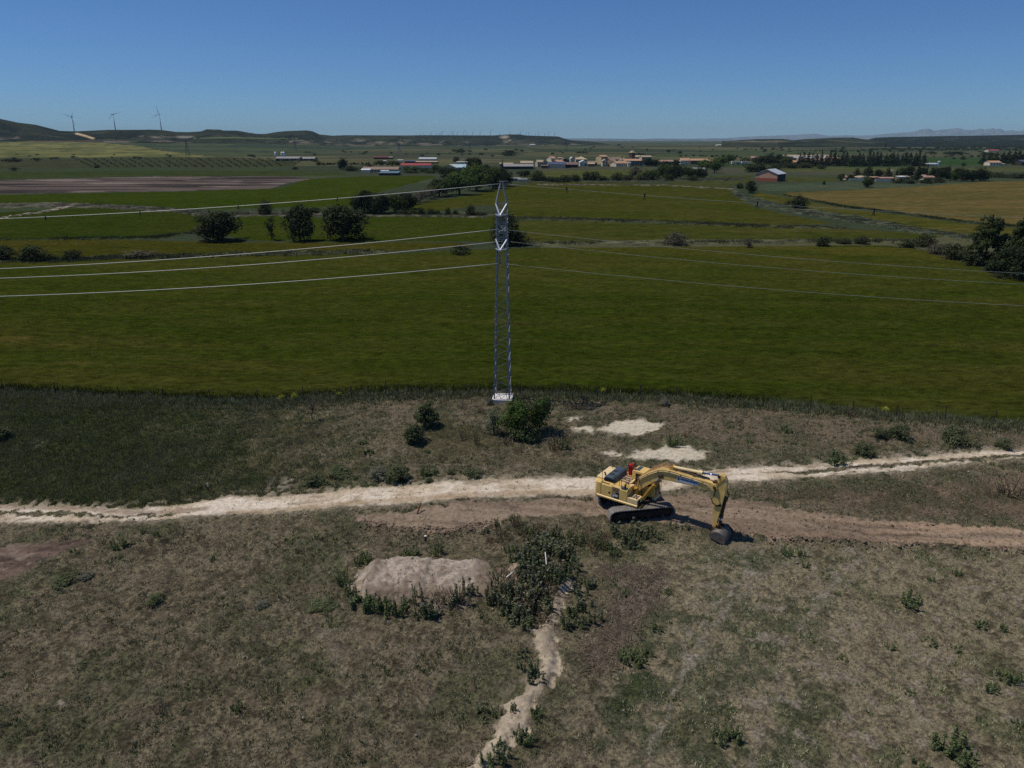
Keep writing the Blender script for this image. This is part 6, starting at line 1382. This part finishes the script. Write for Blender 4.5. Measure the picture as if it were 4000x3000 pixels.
def weed_proto(kind, i):
    key = (kind, i)
    if key in WP: return WP[key]
    rs = np.random.RandomState(1000 + hash_(kind) % 9000 + i * 17)
    if kind == 'leafy': a = weed_mesh(rs, 13, 1.0, .5, 60, .05, WEEDG, C(116, 120, 80), tops=False)
    elif kind == 'tallweed': a = weed_mesh(rs, 10, 1.0, .55, 62, .052, WEEDD, C(110, 106, 76), lean=.15, tops=True)
    elif kind == 'dry': a = weed_mesh(rs, 30, 1.0, .45, 5, .05, DRY, C(116, 100, 78), lean=.5)
    elif kind == 'cushion': 
        V, Fq, c = blob_crown(rs, rblobs(rs, 1.1, 1.0, -.2, 8), 3200, .05, C(98, 104, 74), shell=.55); a = (V, Fq, c)
    elif kind == 'greycushion':
        V, Fq, c = blob_crown(rs, rblobs(rs, 1.1, 1.0, -.2, 8), 2600, .045, C(124, 122, 104), shell=.45); a = (V, Fq, c)
    elif kind == 'yellow':
        V, Fq, c = blob_crown(rs, rblobs(rs, 1.1, 1.0, -.2, 6), 900, .07, C(160, 164, 62), shell=.45); a = (V, Fq, c)
    o = mesh_np('weed_plant', a[0], a[1], LEAF, a[2]); tag(o, 'weed', 'weed'); WP[key] = o; HIDE2.append(o); return o
HIDE2 = []
def weed(kind, px, py, h, w, name, label, cat, group=None):
    o = weed_proto(kind, RT.randrange(3)); g = gp(px, py)
    fac = 1.25 if 'cushion' in kind or kind == 'yellow' else .95
    n = dup(o, loc=(g.x, g.y, g.z - .03), rz=RT.uniform(0, 6.28), sc=(w / fac, w / fac, h), label=label, group=group)
    n.name = name; n['category'] = cat
    if group is None and 'group' in n: del n['group']
    return n
GW = 'leafy weeds around the foot of the soil mound'
for px, py, h, w in [(1438, 2200, .8, .9), (1399, 2216, .6, .7), (1350, 2300, 1.25, 1.1), (1362, 2335, 1.0, .9), (1396, 2368, 1.0, 1.1), (1440, 2388, .8, .9), (1462, 2392, 1.0, 1.0), (1513, 2396, 1.15, 1.2), (1548, 2398, 1.0, 1.0), (1490, 2400, .9, 1.0), (1586, 2180, .85, .9), (1618, 2180, .65, .8), (1715, 2178, .95, .9)]:
    weed('leafy', px + RT.uniform(-14, 14), py + RT.uniform(-10, 14), h * RT.uniform(.55, 1.3), w * RT.uniform(.7, 1.3), 'weed_plant', 'leafy green weed at the left side or foot of the pale soil mound', 'weed', GW)
GW2 = 'weeds on the front slope of the mound'
for px, py, h, w in [(1632, 2392, 1.0, .9), (1662, 2404, 1.0, 1.0), (1694, 2412, .95, 1.0), (1726, 2404, 1.05, 1.0), (1756, 2394, 1.1, .9), (1786, 2384, 1.0, 1.0), (1812, 2366, 1.0, .9), (1838, 2350, .8, .8), (1640, 2428, .6, .7), (1700, 2436, .6, .8), (1590, 2408, .8, .8), (1760, 2424, .6, .7)]:
    weed('tallweed' if RT.random() < .75 else 'dry', px + RT.uniform(-16, 16), py + RT.uniform(-34, 10), h * RT.uniform(.6, 1.35), w * RT.uniform(.7, 1.3), 'weed_plant', 'weed or dry stalks on the front slope of the pale mound', 'weed', GW2)
GW3 = 'weed thicket on the ridge right of the mound'
TP = [(1900, 2400), (1960, 2260), (2060, 2170), (2200, 2150), (2250, 2240), (2190, 2310), (2160, 2390), (2110, 2450), (2000, 2450), (1960, 2380)]
k = 0; tpx = np.array(TP, float)
while k < 62:
    px = RT.uniform(1880, 2260); py = RT.uniform(2150, 2460)
    if sdist(TP, np.array([px]), np.array([py]))[0] > 0: continue
    k += 1; weed('dry' if RT.random() < .28 else 'tallweed', px, py, RT.uniform(.75, 1.25), RT.uniform(.9, 1.35), 'weed_plant', 'dark weed in the dense thicket on the ridge right of the mound', 'weed', GW3)
GW4 = 'weeds in front of the excavator track'
for px, py, h, w in [(2415, 2100, 1.0, 1.1), (2445, 2115, 1.1, 1.2), (2470, 2098, 1.15, 1.2), (2500, 2110, 1.0, 1.1), (2520, 2090, .8, 1.0), (2450, 2142, .9, 1.0), (2548, 2112, .7, .9), (2390, 2075, .6, .7), (2625, 2062, .5, .6), (2675, 2066, .5, .7), (2480, 2150, .7, .9)]:
    weed('tallweed', px, py, h, w, 'weed_plant', 'tall green weed standing in front of the excavator crawler', 'weed', GW4)
GW5 = 'weeds between the mound and the excavator'
for i in range(46):
    px = RT.uniform(1880, 2420); py = RT.uniform(2075, 2180) + (px - 2200) * .05
    weed(RT.choice(['leafy', 'dry', 'dry', 'tallweed']), px, py, RT.uniform(.45, .95), RT.uniform(.5, .9), 'weed_plant', 'weed or dry stalk clump between the mound and the excavator', 'weed', GW5)
GW6 = 'weeds beside the sandy spill'
for px, py, h, w in [(2225, 2450, .95, 1.0), (2240, 2400, .9, 1.0), (2260, 2440, .7, .9), (2321, 2424, .85, .9), (2290, 2380, .8, 1.0), (2270, 2340, .9, 1.0), (2310, 2300, .8, .9), (2092, 2668, .95, .9), (2066, 2640, .8, .8), (2044, 2605, .7, .8), (2040, 2560, .5, .6), (2001, 2785, .5, .5), (1941, 2792, .5, .5), (1887, 2792, .6, .7), (2098, 2798, .55, .6), (2052, 2906, .8, .8), (2030, 2885, .6, .7), (1971, 2972, 1.0, .8), (1950, 2940, .7, .7), (1911, 2990, .9, .8), (2090, 2780, .4, .5), (1900, 2835, .3, .4)]:
    weed('tallweed' if RT.random() < .6 else 'leafy', px, py, h, w, 'weed_plant', 'weed growing beside the sandy spill below the mound', 'weed', GW6)
GW7 = 'small weeds scattered on the right slope'
for px, py, h, w in [(3073, 2156, .6, .9), (3131, 2166, .6, .6), (3152, 2212, .35, .6), (3738, 2246, .6, .6), (3633, 2268, .45, .5), (2563, 2466, .6, .6), (2455, 2580, .8, 1.1), (2490, 2590, .7, .9), (2530, 2560, .5, .6), (3919, 2445, .6, .5), (3832, 2430, .5, .8), (3876, 2684, .5, .7), (3965, 2655, .8, .8), (3925, 2640, .5, .9), (3560, 2700, .25, .6), (3480, 2520, .25, .6), (3270, 2325, .3, .4), (3740, 2520, .3, .7), (3980, 2820, .4, .6), (3600, 2980, .4, .8), (3290, 2560, .2, .6), (3640, 2500, .25, .7), (2610, 2320, .4, .5), (2440, 2330, .3, .5)]:
    weed('leafy', px, py, h, w, 'weed_plant', 'small green weed on the bare right-hand slope', 'weed', GW7)
weed('leafy', 3557, 2352, 1.0, 1.3, 'weed_bush', 'bushy green weed alone below the bare soil on the right', 'weed'); weed('leafy', 3718, 2930, 1.2, 1.6, 'weed_bush', 'largest green weed bush, low in the bottom right corner', 'weed'); weed('leafy', 3770, 2975, .9, 1.1, 'weed_bush', 'green weed touching the largest bush, bottom right', 'weed')
weed('leafy', 2812, 2895, .9, .9, 'weed_bush', 'upright green weed pair low in the picture, left plant', 'weed'); weed('leafy', 2866, 2884, .7, .8, 'weed_bush', 'upright green weed pair low in the picture, right plant', 'weed')
weed('leafy', 467, 2136, .95, 1.1, 'weed_bush', 'pale green branching weed by the tyre marks on the left', 'weed')
GW8 = 'small weeds scattered on the left slope'
for px, py, h, w, kd in [(279, 2152, .35, .5, 'leafy'), (837, 2192, .5, .5, 'leafy'), (1140, 2118, .3, 1.0, 'leafy'), (1272, 2126, .5, .4, 'dry'), (400, 2130, .5, .5, 'dry'), (590, 2120, .7, .6, 'dry'), (640, 2110, .6, .6, 'dry'), (560, 2160, .5, .5, 'dry'), (610, 2090, .6, .5, 'leafy'), (560, 2080, .5, .5, 'leafy'), (780, 2095, .6, .7, 'dry'), (340, 2060, .4, .5, 'dry'), (520, 2030, .3, .4, 'dry'), (840, 2380, .35, .5, 'dry'), (870, 2460, .5, .6, 'dry'), (630, 2780, .7, .7, 'dry'), (925, 2770, .6, .6, 'leafy'), (960, 2778, .6, .5, 'dry'), (760, 2210, .3, .4, 'dry'), (900, 2150, .4, .4, 'dry'), (1180, 2160, .4, .5, 'dry'), (20, 2640, .3, .5, 'leafy'), (330, 2600, .2, .5, 'leafy'), (700, 2200, .3, .4, 'dry'), (930, 2260, .3, .4, 'dry')]:
    weed(kd, px, py, h, w, 'weed_plant', 'small weed or dry stalk on the left-hand slope', 'weed', GW8)
for px, py, h, w, kd, lab in [(250, 2274, .5, 1.7, 'cushion', 'low dark spreading bush in the lower left'), (330, 2250, .4, 1.4, 'greycushion', 'brownish bush touching the low dark bush, lower left'), (602, 2355, .5, 1.2, 'cushion', 'small dark round bush alone in the lower left'), (1022, 2372, .35, .9, 'greycushion', 'small brown bush left of the mound'), (1270, 2380, .35, 1.8, 'cushion', 'flat mat of green creeping plants left of the mound'), (18, 1722, 1.3, 1.8, 'cushion', 'grey-green bush at the left edge above the track'),
                              (1547, 1884, 1.4, 2.2, 'cushion', 'dark rounded shrub above the track, left of the pylon'), (1480, 1872, 1.1, 2.0, 'greycushion', 'grey shrub left of the dark rounded shrub above the track'), (1232, 1884, .9, 1.8, 'cushion', 'low dark shrub at the left end of the bank above the track'), (1320, 1860, .7, 2.4, 'cushion', 'brownish low shrub patch on the bank above the track'), (1672, 1862, .8, 1.4, 'leafy', 'leafy plant right of the dark rounded shrub'), (1677, 1894, .4, .7, 'cushion', 'tiny dark bush right at the upper track edge'), (1761, 1870, .5, .8, 'cushion', 'small dark bush on the bank below the pylon'), (1845, 1872, .65, 1.7, 'cushion', 'wide low green bush at the upper track edge'), (1910, 1586, .9, 1.1, 'greycushion', 'grey bush just left of the concrete base'),
                              (2627, 1746, 1.3, 1.2, 'leafy', 'bright green bush between the two chalk patches'), (2501, 1722, .6, .5, 'dry', 'dry tuft on the edge of the upper chalk patch'), (2680, 1710, .6, .6, 'dry', 'dry tuft right of the upper chalk patch'), (3067, 1686, .8, 1.3, 'leafy', 'green plant in the brown grass right of centre'), (3498, 1712, 1.5, 2.1, 'cushion', 'upper rounded shrub of the right-hand group'), (3433, 1714, 1.1, 1.4, 'cushion', 'smaller shrub left of the upper rounded shrub'), (3368, 1768, 1.2, 1.9, 'cushion', 'shrub in the middle of the right-hand group'), (3282, 1806, 1.2, 2.0, 'leafy', 'leafy shrub by the track, lowest of the right-hand group'), (3742, 1732, 1.6, 2.6, 'cushion', 'largest shrub of the right-hand group'), (3917, 1750, .9, 1.6, 'cushion', 'shrub near the right edge above the track'), (3327, 1628, 1.3, .9, 'dry', 'tall dry plant at the field edge on the right'), (2595, 1590, .9, 1.2, 'greycushion', 'grey shrub at the field edge right of the pylon'), (3949, 1926, 1.3, 2.2, 'dry', 'tall dry stalk clump at the right edge below the track'), (3880, 1930, .7, .8, 'dry', 'lower dry stalk clump left of the tall one'), (2928, 1734, .4, .7, 'leafy', 'small plant in the brown grass right of the chalk patches'),
                              (1155, 1560, .6, 1.0, 'yellow', 'yellow flowering plant at the field edge beside the bare tree'), (1100, 1558, .5, .9, 'yellow', 'yellow-green plant left of the bare tree'), (1328, 1552, .5, .8, 'yellow', 'yellow plant right of the bare tree'), (2358, 1536, .7, .8, 'yellow', 'yellow plant on the fence right of the pylon'), (3452, 1606, .6, 1.2, 'yellow', 'yellow plant at the field edge on the far right')]:
    weed(kd, px, py, h, w, 'weed_bush' if kd in ('leafy', 'dry') else 'shrub', lab, 'shrub')
GW9 = 'dry stalks around the pylon shrub'
for px, py, h, w, kd in [(1864, 1752, 1.9, .6, 'dry'), (1818, 1730, 1.2, .9, 'dry'), (2024, 1776, .9, 1.0, 'dry'), (2170, 1766, 1.9, 1.5, 'dry'), (2200, 1760, 1.2, 1.2, 'leafy'), (2220, 1744, 1.2, .9, 'dry'), (1985, 1745, .9, .9, 'dry'), (1728, 1806, .7, .8, 'dry'), (1795, 1822, .6, .5, 'dry'), (1420, 1740, .4, .8, 'leafy'), (1440, 1772, .5, 1.0, 'leafy'), (1670, 1770, .4, .7, 'leafy'), (1740, 1770, .5, .7, 'dry'), (2270, 1605, 1.0, 1.2, 'dry'), (2220, 1600, .7, 1.0, 'dry'), (1730, 1580, .7, .9, 'dry'), (1800, 1590, .5, .9, 'dry'), (1880, 1620, 1.0, .7, 'dry')]:
    weed(kd, px, py, h, w, 'weed_plant', 'dry or wispy plant in the brown grass around the pylon', 'weed', GW9)
for o in HIDE2: bpy.data.objects.remove(o)
# larger shrubs by the pylon, built one by one
def shrub(px, py, h, w, seed, col, n, size, label, name='shrub', shell=.5, stems=7):
    rs = np.random.RandomState(seed); g = gp(px, py); t = thing(name, g, label, 'shrub')
    bl = [(b[0] * w, b[1] * w, b[2] * h, b[3] * w, b[4] * w, b[5] * h) for b in rblobs(rs, 1.0, 1.0, .0, 12, squash=.8)]
    V, Fq, c = blob_crown(rs, bl, n, size, col, .3, shell=shell); mesh_np('crown', V, Fq, LEAF, c, parent=t)
    m = MB()
    for i in range(stems):
        a = rs.uniform(0, 6.28); m.tube([(0.1 * math.cos(a), .1 * math.sin(a), -.1), (w * .15 * math.cos(a), w * .15 * math.sin(a), h * .4), (w * .33 * math.cos(a), w * .33 * math.sin(a), h * .85)], .03, 5, .008)
    m.build('stems', BARK, t); return t
shrub(2022, 1712, 3.9, 3.2, 61, C(80, 98, 50), 6500, .10, 'large bright green shrub in front of the concrete pylon base', shell=.25, stems=16)
shrub(2100, 1700, 3.9, 2.4, 62, C(74, 90, 52), 4200, .10, 'darker half of the shrub pair right of the pylon base', shell=.25, stems=14)
shrub(1935, 1710, 2.6, 1.8, 63, C(122, 126, 98), 1800, .09, 'wispy pale shrub left of the large green shrub', shell=.15)
shrub(2060, 1730, 1.4, 2.6, 66, C(94, 104, 70), 3000, .1, 'low skirt of shrub at the foot of the large green shrub')
shrub(1667, 1672, 2.5, 2.2, 64, C(86, 94, 64), 4500, .11, 'dark rounded shrub on the slope left of the pylon, upper of two')
shrub(1615, 1734, 1.8, 1.9, 65, C(84, 92, 64), 3500, .10, 'dark rounded shrub on the slope left of the pylon, lower of two')
g = gp(1222, 1640); t = thing('bare_tree', g, 'small leafless bare tree leaning right at the field edge', 'tree')
rs = np.random.RandomState(3); m = MB(); m.tube([(0, 0, -.1), (-.1, 0, .5), (.15, 0, 1.0)], .06, 6, .045).build('trunk', TWIG, t)
m = MB()
for i in range(16):
    a = Vector((.0 + .15 * rs.rand(), 0, .6 + .5 * rs.rand())); d = Vector((rs.uniform(-.7, 1.1), rs.uniform(-.5, .5), rs.uniform(.5, 1.3))); b = a + d * rs.uniform(.6, 1.15); m.tube([a, a.lerp(b, .5) + Vector((0, 0, .1)), b], .028, 4, .006)
    for q in range(3): e = a.lerp(b, rs.uniform(.4, .95)); m.tube([e, e + Vector((rs.uniform(-.3, .5), rs.uniform(-.2, .2), rs.uniform(.1, .4)))], .012, 4, .004)
m.build('crown', TWIG, t)
# ------------------------------------------------------------------ grass, crop and litter (too many to count)
rs = np.random.RandomState(77)
def tufts(name, n, X, Y, hgt, wid, col, blades, spread, m, lean=.6):
    nB = n * blades; k = np.repeat(np.arange(n), blades)
    z = hterr(X, Y); a = rs.uniform(0, 2 * np.pi, nB); h = hgt[k] * rs.uniform(.55, 1.1, nB); r = spread * rs.uniform(0, 1, nB)
    bx = X[k] + np.cos(a) * r; by = Y[k] + np.sin(a) * r; bz = z[k] - .03
    a2 = rs.uniform(0, 2 * np.pi, nB); wx = np.cos(a2) * wid; wy = np.sin(a2) * wid; ln = lean * rs.uniform(0, 1, nB) * h
    V = np.stack([np.stack([bx - wx, by - wy, bz], 1), np.stack([bx + wx, by + wy, bz], 1), np.stack([bx + np.cos(a) * ln, by + np.sin(a) * ln, bz + h], 1)], 1).reshape(-1, 3)
    c = col[k] * rs.uniform(.5, 1.6, (nB, 1)); o = mesh_np(name, V, np.arange(3 * nB).reshape(nB, 3), m, np.repeat(np.clip(c, .004, .8), 3, 0)); o['kind'] = 'stuff'; return o
def pick(n, y0, y1, x0=-700, x1=4700):
    Y = np.sqrt(rs.uniform(y0 ** 2, y1 ** 2, n)); px = rs.uniform(x0, x1, n); d = Y * CP + H * SP; X = (px - 2000) * d / F; return X, Y
X, Y = pick(430000, 21.5, 67.5); px, py = proj(X, Y)
cl = sample(px, py, cls); keep = (cl == 0) & (sample(px, py, colr)[:, 0] < .24)
keep |= (cl == 100) & (rs.rand(len(X)) < .02); keep |= (cl == 101) & (rs.rand(len(X)) < .10); keep |= (cl == 102) & (rs.rand(len(X)) < .10)
X, Y, px, py = X[keep], Y[keep], px[keep], py[keep]
gc = sample(px, py, colr); dens = fbm(X / 2.2, Y / 2.2, 3, 909); clump = fbm(X / .42, Y / .42, 2, 911); lg = sample(px, py, lgm); fs_ = sample(px, py, farsoil); k2 = rs.rand(len(X)) < np.maximum((sstep(.25, .5, dens) * .75 + .25) * sstep(.36, .6, clump), .75 * lg) * (1 - .6 * fs_) + .06
X, Y, px, py, gc, dens, lg, clump = X[k2], Y[k2], px[k2], py[k2], gc[k2], dens[k2], lg[k2], clump[k2]
u = rs.rand(len(X), 1); straw = C(206, 194, 158)[None, :]; grn = C(96, 110, 68)[None, :]; gb = C(140, 132, 108)[None, :]
gp_ = fbm(X / 3.2, Y / 3.2, 3, 913); u = u - .55 * (gp_[:, None] - .5) * 2
rgt = (.94 + .42 * sstep(1900, 2800, px) * sstep(2050, 2200, py))[:, None]
col = np.where(u < .34, grn, np.where(u < .72, gc * .9 + .5 * straw, gb)) * rgt; col = col * (1 - .5 * lg[:, None]) + .5 * lg[:, None] * np.array([C(80, 94, 44)]); col = col * 1.0
hg = rs.uniform(.05, .19, len(X)) * (1 + .9 * lg) * (.7 + .7 * dens)
tufts('dry_grass', len(X), X, Y, hg, .022, col, 5, .10, LEAF)
# fringe of taller grass along the field edge
n = 16000; fxp = rs.uniform(-600, 4600, n); fyp = np.interp(fxp, ed[:, 0], ed[:, 1]) + rs.normal(12, 13, n); X, Y = unp(fxp, fyp)
tufts('verge_grass', n, X, Y, rs.uniform(.2, .6, n), .03, np.where(rs.rand(n, 1) < .55, C(138, 136, 106)[None, :], C(92, 100, 62)[None, :]), 5, .16, LEAF)
# standing crop, near part of the field
X, Y = pick(120000, 66, 112, -500, 4500); px, py = proj(X, Y); k3 = sample(px, py, cls) == 2; X, Y, px, py = X[k3], Y[k3], px[k3], py[k3]
cc = sample(px, py, colr); o = tufts('standing_crop', len(X), X, Y, rs.uniform(.5, .72, len(X)), .05, cc * 1.25, 4, .22, LEAF, lean=.35)
# clods on the turned soil and stones on the track
def clods(name, n, X, Y, size, col, m):
    base = np.array([[1, 0, 0], [-1, 0, 0], [0, 1, 0], [0, -1, 0], [0, 0, 1], [0, 0, -1]], float); fs = np.array([[0, 2, 4], [2, 1, 4], [1, 3, 4], [3, 0, 4], [2, 0, 5], [1, 2, 5], [3, 1, 5], [0, 3, 5]])
    V = base[None] * (size[:, None, None] * rs.uniform(.5, 1.2, (n, 6, 1))); a = rs.uniform(0, 6.28, n); ca, sa = np.cos(a)[:, None], np.sin(a)[:, None]
    x = V[..., 0] * ca - V[..., 1] * sa; y = V[..., 0] * sa + V[..., 1] * ca; V = np.stack([x + X[:, None], y + Y[:, None], V[..., 2] * .8 + hterr(X, Y)[:, None] + size[:, None] * .3], -1).reshape(-1, 3)
    Fc = (fs[None] + 6 * np.arange(n)[:, None, None]).reshape(-1, 3); c = np.repeat(np.clip(col * rs.uniform(.7, 1.25, (n, 1)), .01, .8), 6, 0); o = mesh_np(name, V, Fc, m, c); o['kind'] = 'stuff'; return o
n = 1500; t_ = rs.rand(n); lx = np.interp(t_, [0, .12, .3, .5, .7, 1], [2830, 3000, 3200, 3400, 3700, 4300]); ly = np.interp(lx, [2830, 3000, 3200, 3400, 3700, 4000, 4600], [2074, 2100, 2110, 2118, 2134, 2152, 2185]) + rs.normal(0, 9, n)
X, Y = unp(lx, ly); clods('soil_clods', n, X, Y, rs.gamma(1.3, .03, n), np.repeat(C(138, 118, 98)[None], n, 0), gm_soil)
lx = rs.uniform(1400, 1950, n); ly = np.interp(lx, [1400, 1560, 1750, 1950], [2058, 2080, 2092, 2066]) + rs.normal(0, 11, n); X, Y = unp(lx, ly); clods('soil_clods', n, X, Y, rs.gamma(1.3, .028, n), np.repeat(C(130, 112, 94)[None], n, 0), gm_soil)
lx = rs.uniform(2400, 4000, n); ly = np.interp(lx, [2400, 4000], [1985, 2100]) + rs.normal(0, 30, n); X, Y = unp(lx, ly); clods('soil_clods', n, X, Y, rs.gamma(1.2, .02, n), np.repeat(C(138, 118, 100)[None], n, 0), gm_soil)
lx = rs.uniform(1380, 1950, n); ly = rs.uniform(2200, 2385, n); X, Y = unp(lx, ly); clods('stones', n, X, Y, rs.gamma(1.0, .014, n), np.repeat(C(170, 152, 134)[None], n, 0), gm_soil)
lx = rs.uniform(0, 4000, n); ly = (np.interp(lx, [p[0] for p in TRACK_UP], [p[1] for p in TRACK_UP]) + np.interp(lx, [p[0] for p in TRACK_LO], [p[1] for p in TRACK_LO])) / 2 + rs.normal(0, 22, n); X, Y = unp(lx, ly); clods('stones', n, X, Y, rs.gamma(1.1, .013, n), np.repeat(C(176, 160, 138)[None], n, 0), gm_soil)
n = 1500; X, Y = pick(n, 22, 62); clods('stones', n, X, Y, rs.gamma(1.5, .016, n), np.repeat(C(176, 164, 146)[None], n, 0), gm_soil)
# reeds and rank grass along ditches and banks between the fields
RX_, RY_, RC_ = [], [], []
for line, wd, c0 in ROUGH[:9]:
    P = np.array(line, float); q = rs.uniform(0, len(P) - 1.001, 2600); i0 = q.astype(int); f = (q - i0)[:, None]
    pp = P[i0] * (1 - f) + P[i0 + 1] * f; pp[:, 1] += rs.normal(0, wd * .4, len(pp)); pp[:, 0] += rs.normal(0, wd, len(pp))
    X, Y = unp(pp[:, 0], pp[:, 1]); ok = (pp[:, 0] > -300) & (pp[:, 0] < 4300) & (fbm(X / 14, Y / 14, 3, 733) > .44); RX_.append(X[ok]); RY_.append(Y[ok]); RC_.append(np.where(rs.rand(ok.sum(), 1) < .6, c0[None, :] * 1.25, C(64, 70, 46)[None, :]))
X = np.concatenate(RX_); Y = np.concatenate(RY_); tufts('bank_reeds', len(X), X, Y, rs.uniform(.2, .9, len(X)), .10, np.concatenate(RC_) * 1.35, 6, 1.1, LEAF)
# felled dry stems lying on the churned ground
n = 900; lx = rs.uniform(2240, 2640, n); ly = rs.uniform(2200, 2680, n); kk = sdist(CHURN, lx, ly) < 10; lx, ly = lx[kk], ly[kk]; m = MB()
for a, b in zip(lx, ly):
    g = gp(a, b); th_ = RT.uniform(0, 3.14); L = RT.uniform(.12, .4); d = Vector((math.cos(th_) * L, math.sin(th_) * L, RT.uniform(-.02, .06))); g.z += .04; m.bar(g - d, g + d, .025, .02)
o = m.build('felled_stems', TWIG); o['kind'] = 'stuff'
# ------------------------------------------------------------------ haze
mh = bpy.data.materials.new('haze_air'); mh.use_nodes = True
n = mh.node_tree.nodes; n.remove(n['Principled BSDF'])
pv = n.new('ShaderNodeVolumePrincipled'); pv.inputs['Color'].default_value = (0.60, 0.86, 1.0, 1); pv.inputs['Density'].default_value = 3.2e-5
pv.inputs['Anisotropy'].default_value = 0.0
mh.node_tree.links.new(pv.outputs[0], n['Material Output'].inputs['Volume'])
hz = MB().box((0, 14000, 230), (60000, 32000, 470)).build('haze', mh); hz['kind'] = 'stuff'
hz.data.name = 'haze'
